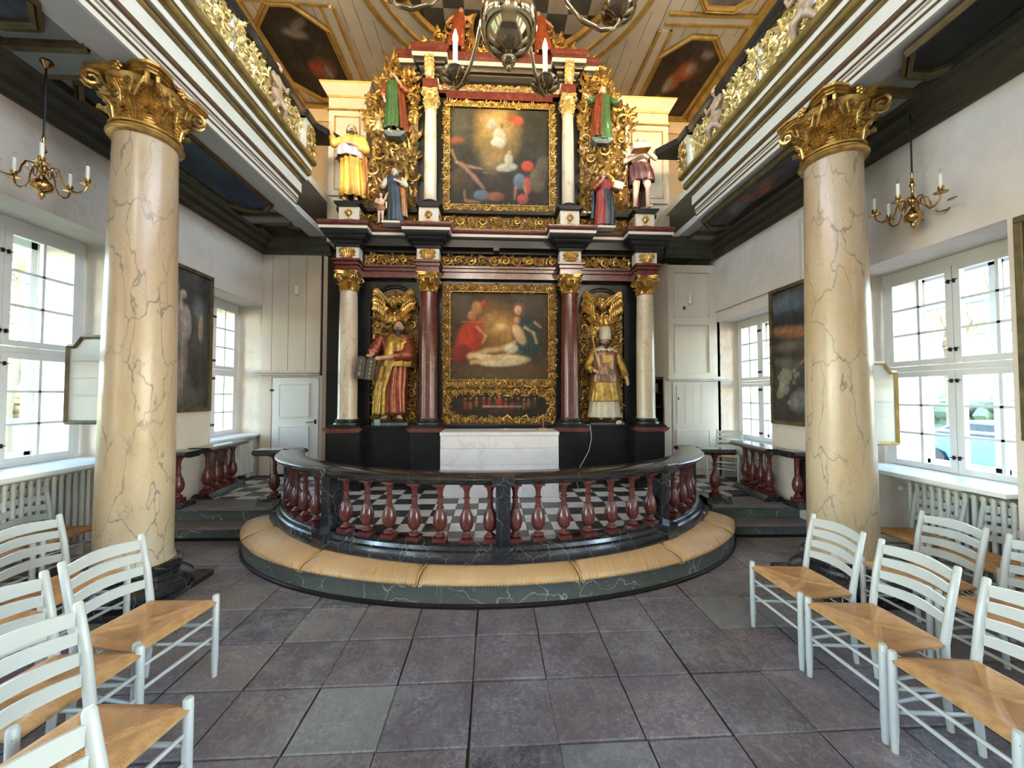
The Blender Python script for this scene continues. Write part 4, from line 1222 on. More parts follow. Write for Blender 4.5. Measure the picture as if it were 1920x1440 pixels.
# niches filled with carved foliage and a cherub head with wings
def niche(xc, sd):
    r = .325
    b = MB(); b.prism([(xc-r, 1.15)]+[(xc-r*math.cos(PI*i/12), 2.76+r*math.sin(PI*i/12)) for i in range(13)]+[(xc+r, 1.15)], 5.50, 5.53, 'y'); b.build('niche_ground', M_GRD2, AP)
    b = MB()
    foliage(b, (xc-r, 5.49, 1.17), XA, ZA, FY, 2*r, 1.62, .082, .06, sd, 1.1)
    foliage(b, (xc-r*.8, 5.49, 2.72), XA, ZA, FY, 1.6*r, .30, .08, .04, sd+1, .6)
    b.build('carved_niche_foliage', M_GOLD, AP, smooth=True, auto=50, fixn=False, kind='stuff')
    b = MB()
    b.ell((xc, 5.40, 2.86), (.062,.062,.078), 12, 8); b.ell((xc, 5.335, 2.85), (.014,.02,.02), 6, 4)
    for s in (-1,1):
        b.ell((xc+s*.022, 5.345, 2.875), (.012,.008,.009), 6, 4); b.ell((xc+s*.05, 5.40, 2.91), (.03,.04,.035), 8, 6)
    b.ell((xc, 5.40, 2.935), (.05,.05,.03), 8, 6)
    b.build('cherub_head', M_GOLD, AP, smooth=True)
    for s in (-1, 1):
        b = MB()
        for k in range(11):
            t = k/10
            p = Vector((xc+s*(.065+.20*math.sin(t*PI/2)), 5.41, 2.84+.19*math.sin(t*PI*.62)))
            d = Vector((-s*.28*(1-t)+s*.10*t, 0, -1)) if t > .25 else Vector((s*.5, 0, .6-t))
            leaf(b, p, d, FY, (.34-.06*t) if t > .25 else .11, .030, .08, 3); leaf(b, p+Vector((0,-.022,.02)), d, FY, .18 if t > .25 else .08, .028, .1, 2); leaf(b, p+Vector((0,-.04,.02)), d, FY, .09, .024, .1, 2)
        b.tube([(xc+s*(.05+.21*math.sin(t*PI/2)), 5.39, 2.86+.19*math.sin(t*PI*.62)) for t in [q_/10 for q_ in range(11)]], [.02]*6+[.024]*5, 8)
        b.build('cherub_wing', M_GOLD, AP, fixn=False)
    b = MB()
    for k in range(9):
        a = PI*(k+.5)/9; leaf(b, (xc+.10*math.cos(a), 5.42, 2.70), (math.cos(a)*.9, 0, -math.sin(a)*.8), FY, .16, .05, .2, 3)
    foliage(b, (xc-.2, 5.46, 2.5), XA, ZA, FY, .4, .18, .09, .05, sd+5, .8)
    b.build('carved_drapery', M_GOLD, AP, smooth=True, auto=50, fixn=False, kind='stuff')
    # shell arch over the niche
    b = MB()
    b.tube([(xc-.34*math.cos(PI*i/14), 5.46, 2.76+.37*math.sin(PI*i/14)) for i in range(15)], .014, 6); b.build('arch_bead', M_BLACK, AP, smooth=True)
niche(CXA-1.50, 11); niche(CXA+1.50, 21)
# lower columns
def column(x, y, z0, z1, z2, r, mt, bm, gm, nm, ab=1.35):
    c = thing(nm, None, None); c.parent = AP; off = world_loc(AP)
    b = MB(); b.box(x-r*1.45, x+r*1.45, y-r*1.45, y+r*1.45, z0-.09, z0-.075)
    b.lathe([(r*1.4, z0-.075), (r*1.42, z0-.06), (r*1.36, z0-.045), (r*1.15, z0-.035), (r*1.15, z0-.028), (r*1.25, z0-.02), (r*1.25, z0-.008), (r*1.08, z0)], 24, (x, y)); b.build('column_base', bm, c, smooth=True, off=off, auto=40)
    b = MB(); b.lathe([(r*1.06, z0), (r, z0+.03), (r, z0+(z1-z0)*.33), (r*.95, z0+(z1-z0)*.75), (r*.88, z1)], 28, (x, y)); b.build('shaft', mt, c, smooth=True, off=off, auto=60)
    capital(c, (x, y), r*.9, z1, z2, gm, ab)
    return c
for x, mt in zip(cols, (M_WCOL, M_REDM, M_REDM, M_WCOL)):
    column(x, 5.22, 1.235, 2.955, 3.21, .125, mt, M_BLACK, M_GOLD, 'lower_column', 1.25)
# entablature
b = MB()
def ressaut(y, d, out=0, hw=.15, ends=True):
    """plan path of the entablature front, breaking forward over each column"""
    P = [(CXA-CO-hw-out-.02, 5.7)]
    P += [(CXA-CO-hw-out, y-d-out), (CXA-CO+hw+out, y-d-out), (CXA-CO+hw+out, y-out)]
    P += [(CXA-CI-hw-out, y-out), (CXA-CI-hw-out, y-d-out), (CXA-CI+hw+out, y-d-out), (CXA-CI+hw+out, y-out)]
    P += [(CXA+CI-hw-out, y-out), (CXA+CI-hw-out, y-d-out), (CXA+CI+hw+out, y-d-out), (CXA+CI+hw+out, y-out)]
    P += [(CXA+CO-hw-out, y-out), (CXA+CO-hw-out, y-d-out), (CXA+CO+hw+out, y-d-out), (CXA+CO+hw+out+.02, 5.7)]
    return P
def ent(name, mt, y, d, out, z0, z1, hw=.15, par=AP):
    b = MB(); b.prism(ressaut(y, d, out, hw), z0, z1, 'z'); return b.build(name, mt, par)
ent('architrave', M_REDM, 5.36, .24, 0, 3.21, 3.30); ent('architrave', M_REDM, 5.35, .24, .015, 3.30, 3.345); ent('architrave_lip', M_REDM, 5.34, .24, .03, 3.345, 3.375)
ent('frieze_board', M_GRD, 5.38, .22, -.01, 3.375, 3.555)
def cornice(name, path, prof, mt):
    b = MB(); b.sweep(path, prof); return b.build(name, mt, AP, smooth=True, auto=30)
PC = ressaut(5.34, .20, 0)
cornice('cornice', PC, [(-.1,3.555),(.02,3.555),(.025,3.58),(.045,3.60),(.055,3.62),(.085,3.635),(.105,3.66),(.11,3.675),(.125,3.68),(.14,3.70),(.155,3.735),(.155,3.738),(-.1,3.738)], M_BLACK)
cornice('cornice_band', PC, [(-.1,3.738),(.165,3.738),(.168,3.772),(-.1,3.772)], M_WOODC)
cornice('cornice_crown', PC, [(-.1,3.772),(.150,3.772),(.158,3.79),(.175,3.80),(.185,3.825),(.185,3.84),(-.1,3.84)], M_REDM)
b = MB(); b.box(CXA-CO-.2, CXA+CO+.2, 5.2, 5.7, 3.6, 3.838); b.build('cornice_core', M_BLACK, AP)
b = MB()
for x0, x1, sd in ((CXA-CO+.15, CXA-CI-.15, 1), (CXA-CI+.15, CXA+CI-.15, 2), (CXA+CI+.15, CXA+CO-.15, 3)):
    foliage(b, (x0, 5.36, 3.385), XA, ZA, FY, x1-x0, .16, .08, .035, 30+sd, 1.1)
b.build('carved_frieze', M_GOLD, AP, smooth=True, auto=50, fixn=False, kind='stuff')
def leafblock(x, y, z0, z1, w, sd, mt=M_GOLD):
    b = MB()
    for k in range(7):
        a = -1.1+2.2*k/6; leaf(b, (x+a*.02, y, z0+.01), (math.sin(a)*.7, 0, 1), FY, (z1-z0)*.95, w*.22, .25, 3)
    for s in (-1, 1): scroll(b, (x+s*w*.28, y-.01, z0+(z1-z0)*.3), w*.2, PI/2, s, XA, ZA, FY, .02, random)
    b.build('carved_leaf_block', mt, AP, smooth=True, auto=50, fixn=False, kind='stuff')
for i, x in enumerate(cols): bl = apb('frieze_block', M_WOODC, (x-.15, x+.15, 5.152, 5.3, 3.377, 3.553)); leafblock(x, 5.15, 3.385, 3.545, .2, i)
# main framed painting
def frame(name, x0, x1, z0, z1, w, y, sd, R=.045, par=AP):
    b = MB()
    b.box(x0, x1, y, y+.05, z0, z0+w); b.box(x0, x1, y, y+.05, z1-w, z1); b.box(x0, x0+w, y, y+.05, z0+w, z1-w); b.box(x1-w, x1, y, y+.05, z0+w, z1-w)
    f = b.build(name, paint('dark_gold_ground', (.16,.09,.025), .5, .4, .3, 20), par)
    b = MB()
    foliage(b, (x0, y, z0), XA, ZA, FY, x1-x0, w, w/2, .03, sd, 1.2); foliage(b, (x0, y, z1-w), XA, ZA, FY, x1-x0, w, w/2, .03, sd+1, 1.2)
    foliage(b, (x0, y, z0+w), XA, ZA, FY, w, z1-z0-2*w, w/2, .03, sd+2, 1.2); foliage(b, (x1-w, y, z0+w), XA, ZA, FY, w, z1-z0-2*w, w/2, .03, sd+3, 1.2)
    b.build('frame_carving', M_GOLD, f, smooth=True, auto=50, fixn=False, kind='stuff', off=world_loc(AP))
    b = MB(); t = .008
    for q in ((x0+w-t, x1-w+t, z0+w-t, z0+w), (x0+w-t, x1-w+t, z1-w, z1-w+t), (x0+w-t, x0+w, z0+w, z1-w), (x1-w, x1-w+t, z0+w, z1-w)): b.box(q[0], q[1], y-.02, y+.02, q[2], q[3])
    b.build('inner_bead', M_GILTY, f, off=world_loc(AP))
    return f
apb('picture_backing', M_BLACK, (CXA-.83, CXA+.83, 5.44, 5.5, 1.14, 3.25))
frame('main_frame', CXA-.815, CXA+.815, 1.66, 3.145, .115, 5.40, 51)
cv = Cv(150, 140, (.075,.05,.03), 3)
cv.blob(.5,.52,.42,.40,(.38,.20,.07),0,1.0,.9,.0).blob(.50,.62,.24,.2,(.62,.36,.13),0,1.0,.8,0); cv.noise(.5, 5)
cv.blob(.5,.10,.7,.18,(.12,.075,.04),0,.6,.9,0).blob(.82,.85,.3,.25,(.10,.095,.075),0,.8,.8).blob(.12,.85,.16,.28,(.15,.11,.08),20,.6,.7)
cv.blob(.27,.82,.06,.09,(.42,.22,.1)).blob(.34,.86,.035,.05,(.32,.07,.04))
cv.blob(.20,.46,.15,.27,(.42,.055,.03),-18,.3); cv.folds(.18,.42,.12,.22,(.42,.06,.03),6); cv.blob(.22,.73,.05,.065,(.45,.24,.13)).limb([(.27,.6),(.36,.5),(.33,.42)],.022,(.6,.36,.2)); cv.blob(.10,.30,.13,.12,(.22,.035,.03),10)
cv.blob(.78,.50,.17,.30,(.035,.06,.075),8,.35); cv.folds(.80,.45,.14,.24,(.05,.08,.09),6); cv.blob(.70,.80,.075,.10,(.22,.09,.05)).blob(.69,.80,.042,.06,(.62,.42,.28)); cv.limb([(.86,.66),(.93,.60)],.02,(.55,.34,.2))
cv.blob(.54,.22,.30,.075,(.62,.52,.33),3,.25); cv.blob(.36,.26,.2,.04,(.66,.55,.36),-8,.4)
cv.limb([(.20,.27),(.36,.33),(.55,.36),(.66,.44)],.045,(.64,.43,.22)).limb([(.22,.2),(.42,.24),(.6,.30)],.035,(.60,.38,.18)).blob(.70,.52,.062,.15,(.60,.41,.23),24,.3).blob(.62,.36,.08,.07,(.62,.55,.40),0,.4)
cv.limb([(.76,.60),(.85,.54),(.88,.42)],.022,(.64,.44,.24)).blob(.68,.69,.05,.06,(.25,.11,.06)).blob(.675,.68,.032,.045,(.55,.33,.18))
cv.limb([(.1,.66),(.7,.665)],.003,(.75,.5,.25),.5)
cv.blob(.52,.60,.09,.06,(.72,.50,.26),0,.8,.8); soften(cv, 2, .2); cv.a *= .8
put_canvas(cv, lambda u, v: (CXA-.705+1.41*u, 5.425, 1.77+1.265*v), 'painting_panel', AP)
# small oval painting below
b = MB()
x0, x1, z0, z1 = CXA-.815, CXA+.815, 1.145, 1.655
b.box(x0, x1, 5.43, 5.46, z0, z1); b.build('oval_surround', paint('dark_gold_ground2', (.17,.10,.03), .5, .4, .3, 20), AP)
def oval_mask(u, v):
    X = (u-.5)*1.42; Z = (v-.5)*.36; r = .18
    if abs(X) < .71-.27: return abs(Z) < r
    return ((abs(X)-(.71-.27))/.27)**2+(Z/r)**2 < 1
b = MB()
foliage(b, (x0, 5.43, z0), XA, ZA, FY, x1-x0, z1-z0, .062, .035, 77, 1.6, mask=lambda u, v: not oval_mask((u-.105)/1.42+.0, (v-.075)/.36) )
b.build('oval_carving', M_GOLD, AP, smooth=True, auto=50, fixn=False, kind='stuff')
cv = Cv(150, 40, (.035,.026,.018), 5); cv.noise(.4, 8)
for i in range(13):
    x = .16+.058*i+random.uniform(-.01,.01); c = random.choice([(.25,.04,.025),(.12,.06,.03),(.06,.06,.05),(.2,.09,.04)])
    cv.blob(x,.52+random.uniform(-.06,.06),.024,.20,c,0,.4); cv.blob(x,.76+random.uniform(-.05,.05),.010,.05,(.45,.24,.12))
cv.blob(.5,.62,.035,.22,(.35,.05,.03)).blob(.5,.84,.013,.06,(.5,.3,.17)); cv.limb([(.34,.46),(.72,.46)],.012,(.55,.42,.28)); cv.blob(.53,.28,.17,.12,(.05,.035,.03))
soften(cv, 1); cv.a *= .75
put_canvas(cv, lambda u, v: (CXA-.71+1.42*u, 5.424, 1.225+.36*v), 'oval_painting', AP, mask=oval_mask)
# ---------------- upper tier
UY = 5.42
apb('upper_socle', M_GRD, (CXA-2.28, CXA+2.28, 5.44, 5.62, 3.84, 4.20))
for i, (x, hw, z1) in enumerate(zip(cols, (.135,.135,.135,.135), (4.12, 4.14, 4.14, 4.12))):
    p = apb('upper_pedestal', M_WOODC, (x-hw, x+hw, 5.18, 5.45, 3.84, z1), bevel=.004)
    apb('pedestal_lip', M_WOODC, (x-hw-.02, x+hw+.02, 5.16, 5.45, 3.84, 3.87), par=p)
    b = MB(); b.prism([(x-hw, z1), (x-hw-.05, z1+.03), (x-hw-.05, z1+.055), (x+hw+.05, z1+.055), (x+hw+.05, z1+.03), (x+hw, z1)], 5.13, 5.45, 'y'); b.build('pedestal_cap', M_BLACK, p)
    b = MB(); b.ell((x, 5.165, 4.02), (.035,.03,.045), 10, 8); b.ell((x, 5.13, 4.01), (.008,.012,.012), 6, 4)
    for k in range(8):
        a = PI*k/7; b.ell((x+.04*math.cos(a), 5.165, 4.03+.045*math.sin(a)), .014, 6, 4)
    for k in range(6):
        a = -2.6+2.1*k/5; leaf(b, (x, 5.18, 3.96), (math.cos(a), 0, math.sin(a)), FY, .09, .025, .2, 2)
    b.build('mask_carving', M_GOLD, p, smooth=True, off=world_loc(AP), fixn=False)
    for s in (-1, 1):
        b = MB(); foliage(b, (x+s*hw, 5.20, 3.88), (0,1,0), ZA, (s,0,0), .2, z1-3.9, .06, .02, 90+i, 1); b.build('side_carving', M_GOLD, p, fixn=False, off=world_loc(AP), kind='stuff')
# carved panels of the socle
b = MB()
for x0, x1, sd in ((CXA-CO+.14, CXA-CI-.14, 1), (CXA-CI+.15, CXA+CI-.15, 2), (CXA+CI+.14, CXA+CO-.14, 3)):
    foliage(b, (x0, 5.44, 3.87), XA, ZA, FY, x1-x0, .27, .08, .05, 130+sd, 1.4)
b.build('carved_socle_foliage', M_GOLD, AP, smooth=True, auto=50, fixn=False, kind='stuff')
b = MB()
pth = [(CXA-2.3, 5.42), (CXA-1.85, 5.42), (CXA+1.85, 5.42), (CXA+2.3, 5.42)]
apb('socle_top_moulding', M_BLACK, (CXA-2.3, CXA+2.3, 5.36, 5.6, 4.155, 4.20))
for x in (CXA-CI, CXA+CI):
    column(x, 5.30, 4.27, 5.57, 5.84, .088, M_WCOL, M_BLACK, M_GOLDP, 'upper_column', 1.3)
    apb('upper_pilaster', M_BLACK, (x-.20, x+.20, 5.42, 5.5, 4.2, 5.95))
apb('upper_backing', M_BLACK, (CXA-.85, CXA+.85, 5.46, 5.56, 4.2, 6.1))
frame('upper_frame', CXA-.82, CXA+.82, 4.21, 5.84, .095, 5.41, 151, .045)
cv = Cv(150, 150, (.045,.036,.028), 8); cv.noise(.5, 4)
cv.blob(.46,.78,.30,.42,(.45,.28,.09),0,.8,.95,0).blob(.46,.86,.2,.2,(.55,.37,.14),0,.9,.8,0).blob(.42,.5,.14,.22,(.33,.21,.08),0,.9,.8,0)
cv.blob(.86,.80,.17,.3,(.04,.035,.025),0,.5).blob(.12,.8,.16,.3,(.085,.075,.05),0,.5).blob(.05,.66,.12,.05,(.35,.09,.05),0,.7)
cv.noise(.35, 10)
cv.blob(.42,.84,.05,.06,(.50,.44,.36)).blob(.50,.70,.07,.12,(.58,.46,.34),10).blob(.48,.66,.08,.05,(.60,.55,.44),10).limb([(.47,.60),(.44,.52),(.41,.48)],.018,(.40,.2,.1)).blob(.52,.83,.022,.035,(.3,.15,.08)).limb([(.56,.77),(.62,.83)],.014,(.45,.25,.13)).limb([(.50,.52),(.64,.86)],.004,(.4,.28,.12))
cv.blob(.68,.88,.075,.055,(.60,.10,.05),0,.4).blob(.62,.91,.05,.03,(.5,.09,.05))
cv.blob(.57,.40,.12,.05,(.40,.36,.28),8).blob(.59,.48,.05,.07,(.42,.37,.27)).blob(.60,.55,.02,.03,(.45,.27,.15)); cv.limb([(.33,.34),(.58,.34)],.006,(.20,.16,.1)); cv.blob(.46,.24,.16,.1,(.06,.045,.035),0,.4)
cv.blob(.78,.42,.07,.06,(.50,.07,.04)).blob(.70,.26,.07,.09,(.13,.17,.21)).blob(.78,.22,.05,.1,(.38,.08,.05)).limb([(.66,.2),(.65,.08)],.02,(.42,.22,.13)).limb([(.75,.2),(.78,.08)],.02,(.40,.2,.12)).blob(.88,.28,.09,.15,(.13,.10,.06)).blob(.73,.08,.06,.06,(.35,.07,.05))
cv.limb([(.02,.56),(.07,.44),(.20,.40),(.32,.38)],.022,(.42,.22,.13)).limb([(.12,.42),(.24,.3),(.34,.18)],.032,(.40,.2,.12)).blob(.32,.11,.09,.06,(.12,.15,.18)).limb([(.14,.2),(.16,.05),(.3,.04)],.022,(.38,.19,.11)).blob(.10,.26,.1,.14,(.09,.055,.035)).blob(.46,.10,.1,.05,(.25,.09,.05)).blob(.95,.4,.1,.14,(.10,.075,.05))
soften(cv, 2, .2); cv.a *= .62
put_canvas(cv, lambda u, v: (CXA-.73+1.46*u, 5.43, 4.30+1.45*v), 'upper_painting', AP)
def ent2(name, mt, y, d, out, z0, z1, hw=.12, L=1.62):
    P = [(CXA-L-out, 5.66), (CXA-L-out, y-out), (CXA-CI-hw-out, y-out), (CXA-CI-hw-out, y-d-out), (CXA-CI+hw+out, y-d-out), (CXA-CI+hw+out, y-out),
         (CXA+CI-hw-out, y-out), (CXA+CI-hw-out, y-d-out), (CXA+CI+hw+out, y-d-out), (CXA+CI+hw+out, y-out), (CXA+L+out, y-out), (CXA+L+out, 5.66)]
    b = MB(); b.prism(P, z0, z1, 'z'); return b.build(name, mt, AP)
ent2('upper_architrave', M_REDM, 5.42, .10, 0, 5.88, 6.0, .1, 1.12); ent2('upper_frieze', M_WOODC, 5.44, .10, 0, 6.0, 6.10, .1, 1.12)
for x in (CXA-CI, CXA+CI):
    apb('entablature_block', M_REDM, (x-.10, x+.10, 5.20, 5.45, 5.84, 5.98)); 
    b = MB()
    for k in range(5):
        for s in (-1, 0, 1): leaf(b, (x+s*.02, 5.22-.012*k, 5.98+.055*k), (s*.5, -.3, .8), FY, .09, .028, .5, 2)
    b.ell((x, 5.20, 6.12), (.05,.05,.14), 8, 6); b.build('leaf_bracket', M_GOLDP, AP, fixn=False)
b = MB(); foliage(b, (CXA-.85, 5.42, 6.005), XA, ZA, FY, 1.7, .09, .045, .03, 171, 1.2); b.build('carved_frieze', M_GOLD, AP, smooth=True, auto=50, fixn=False, kind='stuff')
L_, hw_ = 1.30, .11
PU = [(CXA-L_, 5.66), (CXA-L_, 5.42), (CXA-CI-hw_, 5.42), (CXA-CI-hw_, 5.30), (CXA-CI+hw_, 5.30), (CXA-CI+hw_, 5.42), (CXA+CI-hw_, 5.42), (CXA+CI-hw_, 5.30), (CXA+CI+hw_, 5.30), (CXA+CI+hw_, 5.42), (CXA+L_, 5.42), (CXA+L_, 5.66)]
cornice('upper_cornice', PU, [(-.05,6.10),(.01,6.10),(.02,6.13),(.05,6.16),(.06,6.19),(.09,6.21),(.105,6.25),(.12,6.27),(-.05,6.27)], M_BLACK)
cornice('upper_cornice_band', PU, [(-.05,6.27),(.13,6.27),(.135,6.325),(-.05,6.325)], M_WOODC)
cornice('upper_cornice_crown', PU, [(-.05,6.325),(.11,6.325),(.12,6.35),(.15,6.38),(.16,6.42),(.16,6.44),(-.05,6.44)], M_REDM)
b = MB(); b.box(CXA-L_, CXA+L_, 5.40, 5.66, 6.09, 6.438); b.build('cornice_core', M_BLACK, AP)
# crown
b = MB(); foliage(b, (CXA-.95, 5.40, 6.44), XA, ZA, FY, 1.9, .34, .11, .07, 181, 1.3)
for s in (-1, 1):
    for k, (dx, dz, r) in enumerate(((1.05,6.53,.12),(1.22,6.48,.10),(.86,6.68,.12),(1.36,6.42,.08),(.70,6.82,.11))): scroll(b, (CXA+s*dx, 5.36, dz), r, PI/2, -s, XA, ZA, FY, .08, random)
b.build('crown_carving', M_GOLD, AP, smooth=True, auto=50, fixn=False, kind='stuff')
b = MB(); b.ell((CXA, 5.40, 6.88), (.40,.06,.44), 28, 14); b.build('crown_medallion', M_BLACK, AP, smooth=True)
b = MB()
for k in range(26):
    a = 2*PI*k/26; p = Vector((CXA+.42*math.cos(a), 5.36, 6.88+.46*math.sin(a))); leaf(b, p, (math.cos(a)*.5-math.sin(a), 0, math.sin(a)*.5+math.cos(a)), FY, .17, .05, .25, 3)
b.tube([(CXA+.41*math.cos(2*PI*k/40), 5.37, 6.88+.45*math.sin(2*PI*k/40)) for k in range(41)], .025, 6)
b.build('medallion_wreath', M_GOLD, AP, smooth=True, auto=50, fixn=False, kind='stuff')
# pierced carved wings either side of the upper painting
def wing(s, sd):
    xi, xo = 1.19, 1.88
    def prof(z):     # outer limit by height
        if z < 4.5: return 1.88
        if z < 5.15: return 1.82
        if z < 5.75: return 1.93
        if z < 6.05: return 1.72
        return 1.62
    b = MB(); rng = random.Random(sd)
    z = 4.26
    big = [(1.50,4.62,.25),(1.76,4.40,.15),(1.30,4.33,.12),(1.50,5.10,.14),(1.30,4.98,.12),(1.72,4.98,.13),(1.76,5.28,.11),(1.25,5.28,.10),(1.80,5.55,.15),(1.24,5.55,.10),(1.26,5.78,.10),(1.70,5.80,.11),(1.60,5.95,.10),(1.30,5.98,.10),(1.45,6.10,.13),(1.46,6.30,.11),(1.80,4.72,.11),(1.24,4.66,.10)]
    for i, (x, zz, r) in enumerate(big):
        scroll(b, (CXA+s*x, 5.36+rng.uniform(-.03,.03), zz), r, rng.uniform(0, 6.28), rng.choice((-1,1)), XA, ZA, FY, .06, rng)
    for k in range(430):
        zz = rng.uniform(4.22, 6.35); xx = rng.uniform(xi, prof(zz))
        if 1.30 < xx < 1.62 and 5.2 < zz < 6.0: continue
        a = rng.uniform(-.4, PI+.4); leaf(b, (CXA+s*xx, 5.37+rng.uniform(-.04,.03), zz), (math.cos(a)*.7, 0, math.sin(a)), FY, rng.uniform(.09,.17), rng.uniform(.022,.04), .4, 3)
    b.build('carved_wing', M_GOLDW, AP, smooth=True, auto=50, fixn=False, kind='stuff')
    c = CXA+s*1.47
    b = MB(); b.prism([(c-.15, 5.18)]+[(c-.15*math.cos(PI*i/10), 5.92+.17*math.sin(PI*i/10)) for i in range(11)]+[(c+.15, 5.18)], 5.46, 5.50, 'y'); b.build('niche_board', paint('grey_niche2', (.20,.18,.15), .6), AP)
    b = MB(); b.tube([(c-.17, 5.40, 5.3)]+[(c-.17*math.cos(PI*i/12), 5.40, 5.90+.2*math.sin(PI*i/12)) for i in range(13)]+[(c+.17, 5.40, 5.3)], .02, 6)
    for i in range(11):
        a = PI*i/10; leaf(b, (c-.17*math.cos(a), 5.39, 5.90+.2*math.sin(a)), (-math.cos(a), 0, math.sin(a)), FY, .12, .035, .4, 3)
    b.build('niche_arch', M_GOLDP if s > 0 else M_GOLD, AP, fixn=False)
    b = MB(); b.prism([(c-.15, 5.20), (c-.08, 5.15), (c+.08, 5.15), (c+.15, 5.20), (c+.15, 5.235), (c-.15, 5.235)], 5.22, 5.46, 'y'); b.build('console', M_GRNM, AP)
wing(-1, 201); wing(1, 202)
# ================================================================= white panelled piers beside the top of the altarpiece
for s, xa, xb, lab_, zt in ((-1, -2.52, -1.95, 'white panelled pier with gilt lines rising left of the altarpiece top', 6.42), (1, 2.10, 2.80, 'white panelled pier with gilt lines rising right of the altarpiece top', 6.36)):
    y = 5.80
    t = thing('panelled_pier', lab_, 'pier', ((xa+xb)/2, y, 4.6)); k = zt-.5
    fs_ = MB(); fs_.box(xa-.02, xb+.02, y+.04, y+.45, 3.9, 4.62); fs_.build('pier_foot', M_WOODC, t)
    b = MB(); b.box(xa, xb, y, y+.4, 4.6, k); b.build('body', M_WOODC, t, bevel=.004)
    b = MB(); b.box(xa+.10, xb-.10, y-.004, y+.01, 4.7, k-.10); b.build('panel_field', M_WOODC, t)
    b = MB()
    for q in ((xa+.09, xb-.09, 4.68, 4.70), (xa+.09, xb-.09, k-.11, k-.09), (xa+.09, xa+.11, 4.68, k-.09), (xb-.11, xb-.09, 4.68, k-.09)): b.box(q[0], q[1], y-.012, y, q[2], q[3])
    b.build('panel_gilt_line', M_GILTY, t)
    def cap(o0, z0, o1, z1, mt, nm):
        b = MB(); b.add([(xa-o0,y-o0,z0),(xb+o0,y-o0,z0),(xb+o0,y+.4,z0),(xa-o0,y+.4,z0),(xa-o1,y-o1,z1),(xb+o1,y-o1,z1),(xb+o1,y+.4,z1),(xa-o1,y+.4,z1)], [(0,3,2,1),(4,5,6,7),(0,1,5,4),(1,2,6,5),(2,3,7,6),(3,0,4,7)]); b.build(nm, mt, t)
    cap(.02, k, .03, k+.015, M_GILTY, 'gilt_line'); cap(0, k+.015, 0, k+.20, M_WOODC, 'frieze'); cap(.01, k+.20, .02, k+.225, M_GILTY, 'gilt_line'); cap(.02, k+.225, .10, k+.36, M_WOODC, 'cornice'); cap(.10, k+.36, .11, k+.385, M_GILTY, 'gilt_line')
# ================================================================= carved figures on the altarpiece
PUR = paint('robe_red', (.28,.075,.035), .30, .35, .3, 20, c2=(.16,.03,.015)); GRN = paint('robe_green', (.06,.13,.045), .35, .1, .2, 20)
YEL = paint('robe_yellow', (.62,.40,.075), .38, .2, .15, 16, c2=(.5,.28,.06)); BLU = paint('robe_blue_grey', (.05,.075,.11), .3, .1, .2, 18)
ORA = paint('robe_orange', (.42,.16,.045), .35, .2, .3, 18); WHI = paint('robe_cream', (.60,.55,.42), .45, 0, .08, 18)
GRB = paint('robe_gilt', (.55,.33,.07), .35, .5, .3, 18); BRN = paint('robe_dark_plum', (.12,.04,.04), .4, 0, .2, 18)
legs0 = [((-.05,0,.5),(-.055,-.02,.27),(-.06,.0,.05),(-.065,-.07,.02)), ((.05,0,.5),(.065,-.05,.27),(.06,.0,.05),(.085,-.07,.02))]
def rb(*a): return list(a)
# 1: bearded man in red and gilt holding stone tablets
b1 = (-1.385, 5.30, 1.225)
apb('carved_rock', M_GRNM, (b1[0]-.24, b1[0]+.24, 5.16, 5.46, 1.145, 1.18))
t, q = statue('carved_statue', 'bearded statue in red and gilt robes holding dark numbered tablets, left lower niche', b1, 1.37, dict(
    lean=.06, hx=.03, tilt=-.1, beard=1.1, arms=[((-.12,0,.80),(-.17,-.06,.68),(-.17,-.16,.62),(-.2,-1,-.1)), ((.14,0,.79),(.17,-.09,.63),(-.06,-.17,.60),(-1,-.3,-.1))], legs=legs0,
    robes=[(rb((.05,.145,.11,.0,.0),(.25,.135,.11,.0,.0),(.5,.125,.10,.02,0),(.68,.13,.10,.04,0),(.80,.15,.085,.04,0),(.86,.06,.05,.04,0)), PUR, 11, .22, None, 'red_robe'),
           (rb((.05,.10,.09,-.07,-.04),(.3,.10,.10,-.06,-.03),(.5,.13,.11,-.01,-.02),(.62,.15,.115,.03,-.01)), GRB, 9, .22, (PI*.95, PI*1.6), 'gilt_mantle'),
           (rb((.52,.17,.13,.03,-.01),(.62,.175,.13,.05,-.01),(.76,.16,.11,.05,0),(.84,.09,.07,.04,0)), GRB, 8, .18, (PI*1.3, PI*2.3), 'gilt_shawl')],
    sleeves=[((.14,0,.79),(.17,-.09,.63),(.0,-.15,.61),PUR,1.05), ((-.12,0,.80),(-.17,-.06,.68),(-.17,-.13,.64),PUR,.95)]))
tb = thing('stone_tablets', 'pair of dark tablets with gilt Roman numerals held by the red-robed statue', 'tablets', (b1[0]-.30, 5.06, 1.95))
b = MB(); T = Matrix.Translation((b1[0]-.285, 5.05, 1.91)) @ Matrix.Rotation(math.radians(8), 4, 'Y'); b.T = T
for x0 in (-.13, .0):
    b.prism([(x0+.005,-.15),(x0+.125,-.15),(x0+.125,.10)]+[(x0+.065+.06*math.cos(PI*i/8), .10+.05*math.sin(PI*i/8)) for i in range(1,8)]+[(x0+.005,.10)], -.02, .02, 'y')
b.build('slabs', paint('slab_grey_brown', (.075,.06,.05), .5), tb, bevel=.003)
b = MB(); b.T = T
def strokes(xc, zc, glyph, h, w):
    for (x0, z0, x1, z1) in glyph:
        b.tube([(xc+x0*w, -.024, zc+z0*h), (xc+x1*w, -.024, zc+z1*h)], .0032, 5)
I_ = [(0,-.5,0,.5)]
